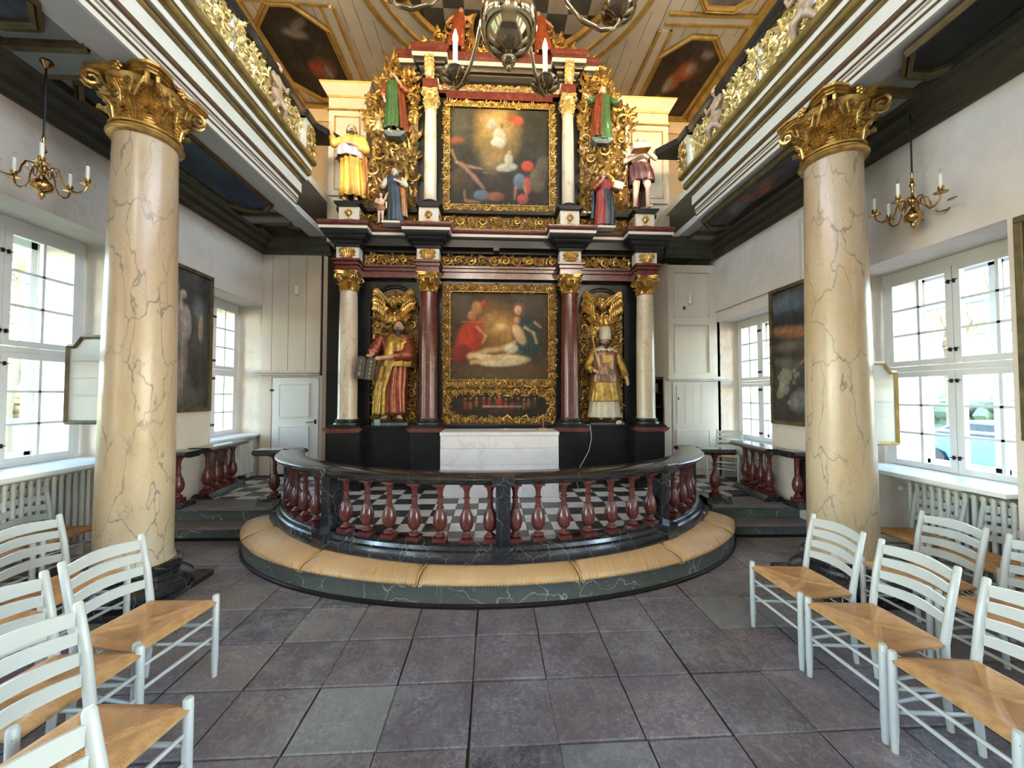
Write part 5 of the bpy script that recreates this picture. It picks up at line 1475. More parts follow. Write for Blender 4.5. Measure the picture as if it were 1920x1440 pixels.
def numeral(s): 
    out = []; x = 0
    for ch in s:
        if ch == 'I': out += [(x,-.5,x,.5)]; x += .8
        if ch == 'V': out += [(x-.1,.5,x+.4,-.5),(x+.9,.5,x+.4,-.5)]; x += 1.6
        if ch == 'X': out += [(x,.5,x+.9,-.5),(x+.9,.5,x,-.5)]; x += 1.6
    w = x/2-.4; return [(a-w, c, d-w, e) for a, c, d, e in out]
for i, s_ in enumerate(('I','II','III')): strokes(-.065, .075-.08*i, numeral(s_), .055, .016)
for i, s_ in enumerate(('IV','V','VI','IX','X')): strokes(.065, .09-.052*i, numeral(s_), .032, .012)
b.build('gilt_numerals', M_GOLDP, tb)
# 2: priest with mitre and censer staff
b2 = (1.585, 5.30, 1.205)
apb('carved_rock', M_GRNM, (b2[0]-.24, b2[0]+.24, 5.16, 5.46, 1.145, 1.17))
t, q = statue('carved_statue', 'statue of a priest with dark beard, tall cream mitre and gilt breastplate, right lower niche', b2, 1.20, dict(
    beard=.5, arms=[((-.13,0,.80),(-.21,-.02,.62),(-.12,-.15,.55),(.8,-.4,-.1)), ((.13,0,.80),(.21,.0,.62),(.25,-.07,.46),(-.1,-.3,-1))], legs=legs0,
    robes=[(rb((.03,.19,.13,0,0),(.15,.17,.12,0,0),(.35,.15,.11,0,0),(.6,.13,.1,0,0),(.82,.13,.085,0,0),(.87,.05,.05,0,0)), WHI, 12, .10, None, 'cream_robe'),
           (rb((.22,.20,.135,0,0),(.35,.175,.13,0,0),(.5,.15,.115,0,0),(.62,.135,.11,0,0)), GRB, 13, .09, None, 'gilt_skirt'),
           (rb((.44,.175,.13,0,0),(.52,.165,.125,0,0),(.62,.135,.11,0,0),(.78,.15,.10,0,0),(.86,.07,.06,0,0)), paint('robe_brown_silver', (.27,.15,.10), .3, .4, .2, 18), 10, .06, None, 'brown_tunic')],
    sleeves=[((-.13,0,.80),(-.21,-.02,.62),(-.14,-.13,.55),GRB,.8), ((.13,0,.80),(.21,.0,.62),(.25,-.06,.47),GRB,.8)]))
b = MB(); c = q((0,-.03,.925)); b.lathe([(.075,c.z+.02),(.085,c.z+.08),(.075,c.z+.18),(.045,c.z+.21),(.0,c.z+.215)], 16, (c.x, c.y-.005)); b.build('mitre', WHI, t, smooth=True, auto=50)
b = MB(); b.ell((c.x, c.y-.082, c.z+.10), (.012,.006,.014), 8, 6); b.box(c.x-.07, c.x+.07, 5.155, 5.175, 2.0, 2.11); b.build('gilt_breastplate', M_GOLD, t)
sf = thing('censer_staff', 'thin brown staff ending in a curled leaf head, held upright by the mitred statue', 'staff', (1.44, 5.10, 1.85))
b = MB(); b.tube([(1.47,5.09,1.80),(1.41,5.10,2.1),(1.36,5.12,2.38)], .009, 8); b.build('rod', M_PINE, sf, smooth=True)
b = MB()
for k in range(7): leaf(b, (1.36, 5.12, 2.36), (math.sin(-1.2+.4*k), -.1, 1.1), FY, .16, .03, .4, 2)
b.build('leaf_head', M_GOLD, sf, fixn=False)
# 3 yellow, upper left pedestal
t, q = statue('carved_statue', 'statue in bright yellow robe raising one hand, on the upper left pedestal', (-1.975, 5.28, 4.215), 1.10, dict(
    lean=.02, face=-PI/2+.35, beard=.4, tilt=-.15, arms=[((-.13,0,.80),(-.21,-.03,.74),(-.24,-.06,.93),(-.1,-.2,1)), ((.13,0,.80),(.19,-.06,.66),(.05,-.15,.68),(-1,-.3,.3))], legs=legs0,
    robes=[(rb((.06,.15,.11,.02,0),(.25,.135,.11,.02,0),(.5,.125,.105,.01,0),(.68,.14,.10,.01,0),(.80,.145,.09,.01,0),(.87,.06,.05,.01,0)), YEL, 10, .22, None, 'yellow_robe'),
           (rb((.10,.17,.12,.03,.03),(.3,.17,.13,.03,.02),(.55,.165,.13,.02,.01),(.7,.16,.12,.0,0)), ORA, 8, .20, (-.6, 1.2), 'orange_cloak'),
           (rb((.55,.16,.135,-.02,-.01),(.62,.175,.14,-.01,-.01),(.70,.15,.12,0,0)), paint('robe_pale_violet', (.40,.33,.42), .4), 9, .10, (PI*.8, PI*2.05), 'violet_sash')],
    sleeves=[((.13,0,.80),(.19,-.06,.66),(.09,-.13,.67),YEL,1.0), ((-.13,0,.80),(-.21,-.03,.74),(-.23,-.05,.85),YEL,.8)]))
# 4 half-clad man on the right pedestal
t, q = statue('carved_statue', 'half-clad statue with bare legs and dark cloak holding a book, upper right pedestal', (2.115, 5.26, 4.215), 1.04, dict(
    lean=-.01, face=-PI/2-.25, beard=.5, skin=M_SKINP, arms=[((-.13,0,.80),(-.22,-.04,.65),(-.06,-.15,.68),(1,-.3,.2)), ((.13,0,.80),(.18,-.08,.68),(.0,-.17,.72),(-1,-.2,.4))], legs=[((-.05,0,.5),(-.07,-.03,.28),(-.08,.0,.05),(-.10,-.07,.02)), ((.06,0,.5),(.09,-.06,.28),(.10,-.01,.05),(.13,-.08,.02))],
    robes=[(rb((.38,.155,.12,.03,0),(.46,.155,.12,.02,0),(.56,.145,.11,.01,0),(.62,.13,.10,0,0)), BRN, 9, .22, None, 'plum_loincloth'),
           (rb((.10,.15,.12,-.02,.05),(.3,.17,.13,-.01,.04),(.55,.17,.12,0,.03),(.80,.15,.10,0,.02)), BRN, 8, .20, (.15, 2.9), 'dark_cloak')]))
bk = thing('carved_book', 'closed gilt-edged book held against the chest of the half-clad statue', 'book', (2.02, 5.02, 4.96))
b = MB(); b.T = Matrix.Translation((2.03, 5.04, 4.975)) @ Matrix.Rotation(-.12, 4, 'Y'); b.box(-.12,.12,-.07,.05,-.035,.035); b.build('pages', WHI, bk, bevel=.003)
b = MB(); b.T = Matrix.Translation((2.03, 5.04, 4.975)) @ Matrix.Rotation(-.12, 4, 'Y'); b.box(-.125,.125,-.075,.055,-.045,-.035); b.box(-.125,.125,-.075,.055,.035,.042); b.build('cover', M_GOLD, bk)
# 5,6 green figures in the wings
t, q = statue('carved_statue', 'small statue in green robe with red cloak and dark beard, left carved wing', (-1.40, 5.30, 5.235), .86, dict(
    beard=.5, arms=[((-.13,0,.80),(-.18,-.03,.65),(-.13,-.10,.50),(.3,-.3,-1)), ((.13,0,.80),(.2,-.06,.68),(.10,-.16,.76),(-.4,-.3,1))], legs=legs0,
    robes=[(rb((.06,.155,.11,0,0),(.25,.14,.11,0,0),(.5,.125,.10,0,0),(.7,.135,.10,0,0),(.82,.14,.085,0,0),(.87,.06,.05,0,0)), GRN, 11, .21, None, 'green_robe'),
           (rb((.03,.17,.13,.05,.01),(.3,.16,.125,.04,.01),(.6,.155,.12,.02,.01),(.80,.15,.10,.0,.0)), PUR, 8, .18, (-1.1, 1.2), 'red_cloak')],
    sleeves=[((-.13,0,.80),(-.18,-.03,.65),(-.14,-.09,.54),PUR,.85), ((.13,0,.80),(.2,-.06,.68),(.12,-.14,.74),PUR,.85)]))
an = thing('carved_ox', 'small pale carved ox seated at the feet of the green-robed statue in the left wing', 'animal figure', (-1.585, 5.24, 5.20))
b = MB(); b.ell((-1.59,5.27,5.29), (.055,.08,.10), 12, 8); b.ell((-1.59,5.20,5.39), (.038,.05,.045), 10, 8); b.ell((-1.59,5.15,5.37), (.022,.03,.022), 8, 6)
for s in (-1,1):
    b.ell((-1.59+s*.035,5.20,5.42), (.018,.012,.02), 6, 5); b.tube([(-1.59+s*.02,5.20,5.42),(-1.59+s*.04,5.20,5.46),(-1.59+s*.03,5.19,5.49)], [.01,.008,.003], 6)
    limb(b, [(-1.59+s*.03,5.22,5.28),(-1.59+s*.035,5.19,5.21)], [.02,.015]); limb(b, [(-1.59+s*.05,5.27,5.24),(-1.59+s*.06,5.20,5.21)], [.03,.02])
remeshed(b, 'body', M_GOLDP, .009, an)
t, q = statue('carved_statue', 'small statue in green dress and red mantle with outstretched arms, right carved wing', (1.58, 5.30, 5.165), .86, dict(
    hair=M_HAIRG, skin=M_SKINP, arms=[((-.13,0,.80),(-.22,-.05,.72),(-.30,-.12,.76),(-1,-.4,.2)), ((.13,0,.80),(.21,-.06,.70),(.28,-.14,.72),(1,-.4,.1))], legs=legs0,
    robes=[(rb((.06,.16,.11,0,0),(.25,.145,.11,0,0),(.5,.12,.10,0,0),(.7,.13,.10,0,0),(.82,.14,.085,0,0),(.87,.06,.05,0,0)), GRN, 12, .21, None, 'green_dress'),
           (rb((.10,.155,.125,-.03,-.01),(.3,.155,.125,-.03,-.01),(.6,.15,.12,-.01,-.01),(.84,.12,.09,.0,.0)), PUR, 8, .18, (PI*.75, PI*1.45), 'red_mantle')],
    sleeves=[((-.13,0,.80),(-.22,-.05,.72),(-.28,-.1,.75),GRN,.8), ((.13,0,.80),(.21,-.06,.70),(.26,-.12,.72),GRN,.8)]))
# 7,8 small figures standing on the cornice
apb('statue_plinth', M_WOODC, (-1.35-.13, -1.35+.13, 5.02, 5.30, 3.84, 3.87)); apb('statue_plinth', M_WOODC, (1.54-.13, 1.54+.13, 5.02, 5.30, 3.84, 3.87))
t, q = statue('carved_statue', 'small grey-haired statue in blue-grey gown with orange cloak on the left cornice', (-1.345, 5.16, 3.87), .78, dict(
    hair=M_HAIRGR, skin=M_SKINP, beard=.3, arms=[((-.13,0,.80),(-.19,-.05,.66),(-.20,-.16,.68),(-.3,-.8,.4)), ((.13,0,.80),(.2,-.06,.68),(.08,-.16,.70),(-.8,-.3,.3))], legs=legs0,
    robes=[(rb((.04,.15,.11,.02,0),(.25,.135,.11,.02,0),(.5,.12,.10,.01,0),(.7,.13,.10,0,0),(.82,.14,.085,0,0),(.87,.06,.05,0,0)), BLU, 11, .20, None, 'blue_gown'),
           (rb((.15,.16,.12,.05,.03),(.4,.16,.12,.04,.02),(.65,.16,.12,.02,.01),(.80,.14,.10,.0,.0)), ORA, 8, .18, (-1.0, 1.1), 'orange_cloak')],
    sleeves=[((-.13,0,.80),(-.19,-.05,.66),(-.19,-.13,.67),WHI,.8), ((.13,0,.80),(.2,-.06,.68),(.11,-.14,.69),WHI,.8)]))
t, q = statue('carved_statue', 'small carved child reaching up beside the blue-gowned statue on the left cornice', (-1.52, 5.13, 3.87), .42, dict(
    hair=M_HAIRG, skin=M_SKINP, arms=[((-.13,0,.80),(-.16,-.06,.66),(-.05,-.16,.60),(1,-.3,0)), ((.13,0,.80),(.18,-.04,.92),(.24,-.02,1.02),(.3,0,1))], legs=legs0,
    robes=[(rb((.42,.13,.11,0,0),(.5,.135,.115,0,0),(.58,.125,.11,0,0)), ORA, 8, .18, None, 'sash')]))
t, q = statue('carved_statue', 'small dark-bearded statue in red tunic and blue mantle holding a book on the right cornice', (1.545, 5.14, 3.87), .80, dict(
    beard=.7, face=-PI/2-.2, arms=[((-.13,0,.80),(-.18,-.07,.68),(-.06,-.17,.78),(.3,-.3,1)), ((.13,0,.80),(.21,-.05,.66),(.17,-.17,.64),(.6,-.7,.2))], legs=legs0,
    robes=[(rb((.04,.14,.11,-.02,0),(.25,.135,.11,-.01,0),(.5,.12,.10,0,0),(.7,.13,.10,0,0),(.82,.145,.085,0,0),(.87,.06,.05,0,0)), paint('robe_scarlet', (.36,.05,.04), .35, 0, .2, 18), 10, .14, None, 'red_tunic'),
           (rb((.03,.15,.125,.03,-.01),(.3,.16,.125,.03,-.01),(.55,.15,.12,.01,-.01),(.66,.14,.11,0,0)), BLU, 8, .20, (-1.75, 1.4), 'blue_mantle'),
           (rb((.2,.17,.10,-.03,.05),(.5,.17,.11,-.02,.04),(.84,.15,.09,0,.02)), BLU, 8, .18, (.6, 3.3), 'blue_cape')],
    sleeves=[((-.13,0,.80),(-.18,-.07,.68),(-.09,-.15,.75),PUR,.85), ((.13,0,.80),(.21,-.05,.66),(.18,-.14,.65),PUR,.85)]))
bk = thing('carved_book', 'open cream book in the hand of the red and blue statue on the right cornice', 'book', (1.70, 4.98, 4.40))
b = MB(); b.T = Matrix.Translation((1.70, 4.98, 4.40)) @ Matrix.Rotation(.25, 4, 'Y')
for s in (-1,1): b.prism([(0,-.05),(s*.065,-.045),(s*.068,.05),(0,.055)], -.012-.006, .012, 'y')
b.build('pages', WHI, bk)
# angels of the crown
for s, lb in ((-1, 'red-robed carved angel at the left of the crowning medallion'), (1, 'red-robed carved angel at the right of the crowning medallion')):
    x = CXA+s*.58
    t, q = statue('carved_angel', lb, (x, 5.28, 6.46), .62, dict(
        hair=M_HAIRG, lean=-s*.08, face=-PI/2-s*.5, arms=[((-.13,0,.80),(-.20,-.05,.70),(-.26,-.08,.60),(-.5,-.3,-.8)), ((.13,0,.80),(.20,-.05,.70),(.26,-.08,.62),(.5,-.3,-.8))], legs=legs0,
        robes=[(rb((.04,.20,.13,s*.10,0),(.25,.18,.12,s*.06,0),(.5,.14,.11,s*.02,0),(.72,.14,.10,0,0),(.84,.12,.08,0,0)), paint('robe_rust%d' % (s+1), (.36,.085,.035), .4, .1, .3, 18), 11, .2, None, 'rust_robe')]))
# ================================================================= great marbled columns
def big_column(lb, x, y, zt):
    t = thing('marbled_column', lb, 'column', (x, y, 0))
    b = MB(); b.box(x-.35, x+.35, y-.35, y+.35, 0, .05); b.build('plinth', M_BLKM, t, bevel=.006)
    b = MB(); b.lathe([(.345,.05),(.36,.075),(.355,.115),(.32,.145),(.295,.155),(.275,.17),(.27,.195),(.285,.21),(.29,.235),(.27,.26),(.235,.27)], 40, (x, y)); b.build('base', M_BLKM, t, smooth=True, auto=40)
    b = MB(); n0 = .27; n1 = zt-.46
    b.lathe([(.245, n0), (.233, n0+.03)]+[(.228-.035*(k/10)**1.5, n0+.05+(n1-n0-.05)*k/10) for k in range(11)], 48, (x, y)); b.build('shaft', M_COL, t, smooth=True, auto=60)
    b = MB(); b.lathe([(.195,n1-.005),(.225,n1),(.235,n1+.015),(.225,n1+.03),(.21,n1+.034),(.215,n1+.045),(.205,n1+.055),(.19,n1+.056)], 40, (x, y)); b.build('astragal', M_GOLD, t, smooth=True, auto=40)
    capital(t, (x, y), .195, n1+.055, zt, M_GOLD, 1.32, 8)
big_column('cream marbled column with gilt capital standing left among the white chairs', -2.76, 3.10, 4.0)
big_column('cream marbled column with gilt capital standing right behind the row of white chairs', 2.845, 2.98, 3.95)
# ================================================================= gallery balustrades
M_CHER = paint('worn_flesh', (.46,.33,.25), .45, var=.2, nscale=14)
def gal_bal(lb, s, x, z0, z1, y1, yp):
    t = thing('gallery_balustrade', lb, 'balustrade', (s*x, 3, z0))
    b = MB(); b.prism([(s*(x-.06), z1-.09), (s*(x-.085), z1-.05), (s*(x-.085), z1-.01), (s*(x-.05), z1), (s*(x+.06), z1), (s*(x+.06), z1-.09)], -4.9, y1, 'y'); b.build('black_rail', M_RAILB, t)
    b = MB(); b.box(s*(x-.03), s*(x+.05), -4.9, y1, z0-.03, z0+.05); b.build('bottom_rail', M_FASC, t)
    # end post turning towards the altarpiece
    b = MB(); b.box(s*(x-.06), s*(x+.12), y1-.10, y1+.12, z0, z1-.09); b.build('end_post', M_WOODC, t)
    b = MB(); b.prism([(s*(x-.10), y1-.14), (s*(x+.16), y1-.14), (s*(x+.16), y1+.45), (s*(x-.30), y1+.45), (s*(x-.30), y1+.35), (s*(x-.1), y1+.1)], z1-.09, z1+.0, 'z'); b.build('post_cap', M_BLACK, t)
    b = MB(); foliage(b, (s*(x-.065), y1-.08, z0+.02), (0,1,0), ZA, (-s,0,0), .2, z1-z0-.15, .06, .03, 5, 1.4); foliage(b, (s*(x-.03) if s>0 else s*(x-.03)-.0, y1+.13, z0), XA, ZA, FY, .01, .01, .05, .03, 5, 1); b.build('post_carving', M_GOLD, t, smooth=True, auto=50, fixn=False, kind='stuff')
    H = z1-.09-z0-.05
    bays = [(y1-.15-1.28*k-1.28, y1-.15-1.28*k) for k in range(4)]
    for k, (a, c) in enumerate(bays):
        pw = .13
        b = MB(); b.box(s*(x-.035), s*(x+.05), a, a+pw, z0, z1-.09); b.build('pilaster', M_WOODC, t)
        b = MB(); foliage(b, (s*(x-.04), a+.005, z0+.05), (0,1,0), ZA, (-s,0,0), pw-.01, H, .05, .025, 40+k, 1.6)
        for kk in range(5): leaf(b, (s*(x-.045), a+pw/2, z0+.1+kk*H/5.5), (0, .5*(-1)**kk, 1), (-s,0,0), .12, .035, .4, 3)
        b.build('pilaster_carving', M_GOLDP, t, smooth=True, auto=50, fixn=False, kind='stuff')
        b = MB(); foliage(b, (s*(x-.012), a+pw, z0+.05), (0,1,0), ZA, (-s,0,0), c-a-pw, H, .115, .035, 60+k, 1.0)
        foliage(b, (s*(x+.02), a+pw, z0+.05), (0,1,0), ZA, (-s,0,0), c-a-pw, H, .085, .02, 70+k, .8)
        b.build('openwork_panel', M_GOLDP, t, smooth=True, auto=50, fixn=False, kind='stuff')
        # cherub in the middle of the bay
        ym = (a+pw+c)/2; zb = z0+.12; hx = s*(x-.035)
        b = MB(); f = lambda dx, dy, dz: (hx-s*dx, ym+dy, zb+dz)
        b.ell(f(.0,0,.28), (.055,.085,.11), 12, 8); b.ell(f(.0,0,.17), (.06,.085,.07), 12, 8)
        b.ell(f(.01,-.01,.45), (.055,.058,.065), 12, 8); b.ell(f(.065,-.01,.44), (.014,.013,.015), 6, 5)
        limb(b, [f(0,.07,.35), f(.03,.15,.30), f(.02,.20,.40)], [.03,.025,.02]); limb(b, [f(0,-.07,.35), f(.04,-.14,.27), f(.06,-.08,.20)], [.03,.025,.02])
        limb(b, [f(.01,.04,.12), f(.06,.08,.05), f(.02,.12,-.03)], [.045,.035,.022]); limb(b, [f(.01,-.04,.12), f(.06,-.06,.02), f(.02,-.10,-.04)], [.045,.035,.022])
        ch = thing('carved_cherub', 'chubby pale carved cherub on the %s gallery front, %s bay from the altar' % ('left' if s < 0 else 'right', ('first','second','third','fourth')[k]), 'cherub', (hx, ym, zb), 'cherubs on the gallery fronts')
        remeshed(b, 'body', M_CHER, .012, ch, 2)
        b = MB()
        for kk in range(10):
            a_ = PI*kk/9; b.ell(f(-.02, .055*math.cos(a_)-.01, .47+.05*math.sin(a_)), .024, 6, 5)
        b.ell(f(-.03,-.01,.47), (.045,.055,.06), 8, 6); b.build('hair', M_HAIRG, ch, smooth=True)
gal_bal('left gallery balustrade of gilded openwork foliage under a black marbled rail', -1, 2.47, 4.645, 5.22, 5.0, 0)
gal_bal('right gallery balustrade of gilded openwork foliage under a black marbled rail', 1, 2.66, 4.55, 5.14, 4.95, 0)
# ================================================================= ceiling paintings
def octagon(c, sx, sy, cut, z, name, cvs, lb, mould, hw=.07, down=1):
    """octagonal painted ceiling panel in a gilt moulding, face down"""
    x0, x1, y0, y1 = c[0]-sx/2, c[0]+sx/2, c[1]-sy/2, c[1]+sy/2
    P = [(x0+cut, y0), (x1-cut, y0), (x1, y0+cut), (x1, y1-cut), (x1-cut, y1), (x0+cut, y1), (x0, y1-cut), (x0, y0+cut)]
    t = thing('ceiling_painting', lb, 'painting', (c[0], c[1], z))
    def inside(u, v):
        x = u*sx; y = v*sy; k = cut
        return min(x, sx-x)+min(y, sy-y) > k
    put_canvas(cvs, lambda u, v: (x0+sx*u, y0+sy*v, z-.004), 'canvas', t, mask=inside)
    b = MB(); b.sweep(P, [(-.01, z),(-.01, z-.03),(.02,z-.05),(hw*.5,z-.035),(hw*.7,z-.055),(hw,z-.03),(hw, z)], closed=True); b.build('moulding', mould, t)
    return t
def ceil_cv(seed, cols_, base):
    cv = Cv(70, 90, base, seed); cv.noise(.6, 4)
    for (x, y, rx, ry, col) in cols_: cv.blob(x, y, rx, ry, col, random.uniform(-20,20), .5)
    soften(cv, 3); return cv
octagon((3.19, 6.42), .98, 1.92, .33, ZC, 'c', ceil_cv(31, [(.42,.42,.16,.13,(.42,.14,.06)),(.55,.30,.2,.12,(.42,.12,.05)),(.36,.46,.08,.1,(.40,.34,.27)),(.6,.28,.10,.07,(.38,.33,.26)),(.3,.62,.1,.06,(.36,.22,.12)),(.36,.75,.2,.08,(.32,.10,.05)),(.75,.14,.14,.05,(.30,.24,.2)),(.12,.66,.10,.07,(.4,.33,.28)),(.25,.85,.12,.08,(.22,.08,.04))], (.075,.052,.04)), 'octagonal ceiling painting with red-robed figure in gilt moulding, right of the altarpiece', M_GILTY)
octagon((3.19, 4.18), .98, 1.6, .30, ZC, 'c', ceil_cv(32, [(.5,.5,.2,.2,(.3,.28,.26))], (.20,.19,.18)), 'octagonal grey ceiling painting above the right gallery nearer the viewer', M_GILTY)
octagon((-2.98, 6.10), .98, 1.66, .34, ZC, 'c', ceil_cv(33, [(.65,.62,.28,.16,(.22,.09,.06)),(.55,.60,.14,.08,(.40,.07,.05)),(.72,.66,.06,.10,(.25,.25,.28)),(.5,.25,.22,.06,(.26,.23,.2)),(.62,.16,.2,.05,(.2,.18,.15))], (.038,.032,.024)), 'octagonal dark ceiling painting with small red figure in gilt moulding, left of the altarpiece', M_GILTY)
octagon((-2.98, 4.12), .98, 1.5, .30, ZC, 'c', ceil_cv(34, [(.5,.5,.2,.2,(.12,.1,.08))], (.05,.045,.035)), 'octagonal dark ceiling painting above the left gallery nearer the viewer', M_GILTY)
octagon((-3.13, 4.08), .52, 2.02, .16, 4.02, 'a', ceil_cv(35, [(.3,.35,.3,.2,(.02,.022,.022)),(.6,.8,.5,.2,(.03,.045,.09))], (.045,.065,.085)), 'long dark blue octagonal panel on the left aisle ceiling behind the column', M_MOULDG, .05)
octagon((-3.13, 5.80), .50, .56, .12, 4.02, 'a', ceil_cv(36, [(.5,.5,.3,.2,(.07,.05,.03))], (.03,.03,.022)), 'small dark octagonal panel on the left aisle ceiling next to the altarpiece', M_MOULDG, .05)
octagon((-3.13, 1.62), .52, 1.9, .16, 4.02, 'a', ceil_cv(37, [(.5,.9,.3,.2,(.06,.08,.09))], (.045,.06,.07)), 'long dark octagonal panel on the left aisle ceiling nearest the viewer', M_MOULDG, .05)
octagon((3.13, 4.10), .48, 2.0, .16, 3.94, 'a', ceil_cv(38, [(.5,.18,.4,.1,(.10,.13,.16)),(.45,.5,.3,.08,(.33,.12,.09)),(.4,.62,.25,.06,(.32,.09,.06)),(.5,.75,.4,.1,(.2,.16,.17)),(.8,.7,.2,.2,(.03,.03,.03))], (.085,.085,.09)), 'long octagonal panel with a red figure on the right aisle ceiling behind the column', M_MOULDG, .05)
octagon((3.13, 5.62+.05), .46, .28, .08, 3.94, 'a', ceil_cv(39, [(.5,.5,.3,.2,(.14,.08,.06))], (.06,.045,.04)), 'small brown octagonal panel on the right aisle ceiling next to the altarpiece', M_MOULDG, .04)
octagon((3.13, 1.60), .48, 1.9, .16, 3.94, 'a', ceil_cv(40, [(.5,.2,.2,.1,(.06,.05,.05))], (.022,.022,.022)), 'long black octagonal panel on the right aisle ceiling nearest the viewer', M_MOULDG, .05)
# ================================================================= wall paintings
def wall_painting(lb, s, x, y0, y1, z0, z1, cvs, mt=M_MOULDG):
    t = thing('wall_painting', lb, 'painting', (s*x, (y0+y1)/2, z0))
    if s < 0: fn = lambda u, v: (s*(x-.02), y0+.04+(y1-y0-.08)*u, z0+.04+(z1-z0-.08)*v)
    else: fn = lambda u, v: (s*(x-.02), y1-.04-(y1-y0-.08)*u, z0+.04+(z1-z0-.08)*v)
    put_canvas(cvs, fn, 'canvas', t)
    b = MB(); w_ = .045
    for q in ((y0, y1, z0, z0+w_), (y0, y1, z1-w_, z1), (y0, y0+w_, z0+w_, z1-w_), (y1-w_, y1, z0+w_, z1-w_)): b.box(s*(x-.045), s*x, *q)
    b.build('frame', M_MOULDG, t, bevel=.006)
    b = MB(); b.box(s*(x-.012), s*x, y0+.02, y1-.02, z0+.02, z1-.02); b.build('backing', M_DARK, t)
cv = Cv(90, 140, (.045,.042,.038), 12); cv.noise(.6, 4)
cv.blob(.82,.72,.16,.14,(.12,.14,.14),0,.8,.8).blob(.85,.6,.05,.12,(.20,.16,.10)); cv.blob(.5,.08,.6,.1,(.06,.055,.045),0,.5)
cv.blob(.48,.42,.17,.40,(.16,.12,.12),0,.25); cv.folds(.45,.34,.14,.30,(.2,.16,.16),7); cv.blob(.42,.42,.14,.14,(.08,.07,.09),10,.5); cv.blob(.60,.62,.10,.14,(.22,.19,.19),10); cv.blob(.36,.64,.12,.10,(.20,.15,.13)); cv.limb([(.60,.60),(.52,.72),(.5,.8)],.04,(.3,.23,.2))
cv.a *= 1.5
cv.blob(.42,.84,.07,.07,(.34,.20,.13)).blob(.40,.88,.075,.03,(.25,.2,.16)).blob(.44,.79,.045,.05,(.22,.17,.13)).blob(.54,.82,.06,.035,(.38,.33,.27)); cv.blob(.36,.56,.05,.03,(.35,.2,.12)); soften(cv, 1)
wall_painting('tall dark painting of a robed old figure in narrow gilt frame on the left wall', -1, 3.64, 4.06, 5.03, 1.35, 3.07, cv)
cv = Cv(90, 140, (.05,.045,.04), 13); cv.noise(.6, 4)
cv.blob(.3,.88,.6,.12,(.10,.12,.14),0,.6).blob(.5,.76,.8,.07,(.035,.035,.032),-4,.5).blob(.4,.66,.6,.06,(.25,.12,.06),-5,.6).blob(.3,.56,.4,.05,(.13,.11,.09),0,.6).blob(.3,.42,.4,.06,(.11,.10,.085),-8,.6)
cv.blob(.22,.32,.14,.07,(.20,.18,.14),20).blob(.16,.24,.14,.06,(.22,.20,.15),25).blob(.45,.16,.2,.10,(.16,.15,.145),10,.5).blob(.65,.36,.12,.14,(.02,.018,.015),0,.4); cv.limb([(.72,.58),(.62,.48),(.48,.42)],.03,(.36,.18,.11)); cv.blob(.8,.45,.14,.28,(.10,.05,.04),0,.4)
for i in range(14): cv.blob(random.uniform(.1,.5),random.uniform(.12,.4),.04,.025,(.22,.21,.17),0,.6)
soften(cv, 1)
wall_painting('tall dark painting of sheep under a sunset sky on the right wall', 1, 3.52, 3.66, 4.58, 1.20, 2.86, cv)
wall_painting('gilt-framed painting just inside the right edge of the photograph, near the window', 1, 3.52, 1.12, 2.33, 1.25, 2.74, Cv(30, 40, (.08,.06,.04), 3).noise(.5, 4))
# ================================================================= hymn boards in the window reveals
def hymn_board(lb, s, x0, x1, y, z0, z1, mt):
    t = thing('hymn_board', lb, 'board', (s*(x0+x1)/2, y, z0)); k = .085; c = x1-(x1-x0)*.22
    xo, xi = x1, x0
    P = [(s*xo, z0), (s*xo, z1-k), (s*(xo-.06), z1-k), (s*(xo-.12), z1), (s*xi, z1), (s*xi, z0)]
    b = MB(); b.prism(P, y, y+.02, 'y'); b.build('panel', M_WOODC, t)
    b = MB(); w_ = .028
    for (a, c2) in zip(P, P[1:]+P[:1]):
        if a == P[4]: pass
        d = Vector((c2[0]-a[0], c2[1]-a[1])); L = d.length
        if L < 1e-6: continue
        b.tube([(a[0], y-.005, a[1]), (c2[0], y-.005, c2[1])], w_/1.5, 4, flat=1)
    b.build('frame', mt, t)
    b = MB()
    for i in range(1, 4): b.box(s*(x0+.02), s*(x1-.03), y-.012, y, z0+(z1-z0)*(.12+.2*i), z0+(z1-z0)*(.12+.2*i)+.008)
    b.build('number_ledge', M_WOODC, t)
hymn_board('plain white hymn board with brown-gilt frame beside the left window', -1, 3.42, 3.775, 3.55, 1.31, 2.07, M_MOULDG)
hymn_board('plain white hymn board with yellow-gilt frame beside the right window', 1, 3.40, 3.775, 3.36, 1.10, 1.85, M_GILTY)
# ================================================================= corner cupboards and doors
d1 = struct('door_1'); Y = 6.12
def bxs(name, mt, par, *q, bevel=0):
    b = MB()
    for k in q: b.box(*k)
    return b.build(name, mt, par, bevel=bevel)
wp = struct('wall_panel_left')
xs = [-3.64, -3.485, -3.235, -2.965, -2.735]
for a, c in zip(xs[:-1], xs[1:]): bxs('plank', M_WOODW, wp, (a+.003, c-.003, Y, Y+.04, 1.93, 3.85), bevel=.003)
bxs('backing', M_DARK, wp, (-3.64, -2.0, Y+.03, Y+.06, .3, 3.9))
bxs('cornice', M_WOODW, wp, (-3.70, -2.72, Y-.06, Y, 1.90, 1.935), (-3.67, -2.73, Y-.035, Y, 1.865, 1.90), bevel=.004)
bxs('jamb', M_WOODW, wp, (-3.64, -3.475, Y-.0, Y+.04, .30, 1.865), (-2.74, -2.70, Y-.0, Y+.04, .30, 1.865), (-3.475, -2.74, Y, Y+.04, 1.835, 1.865))
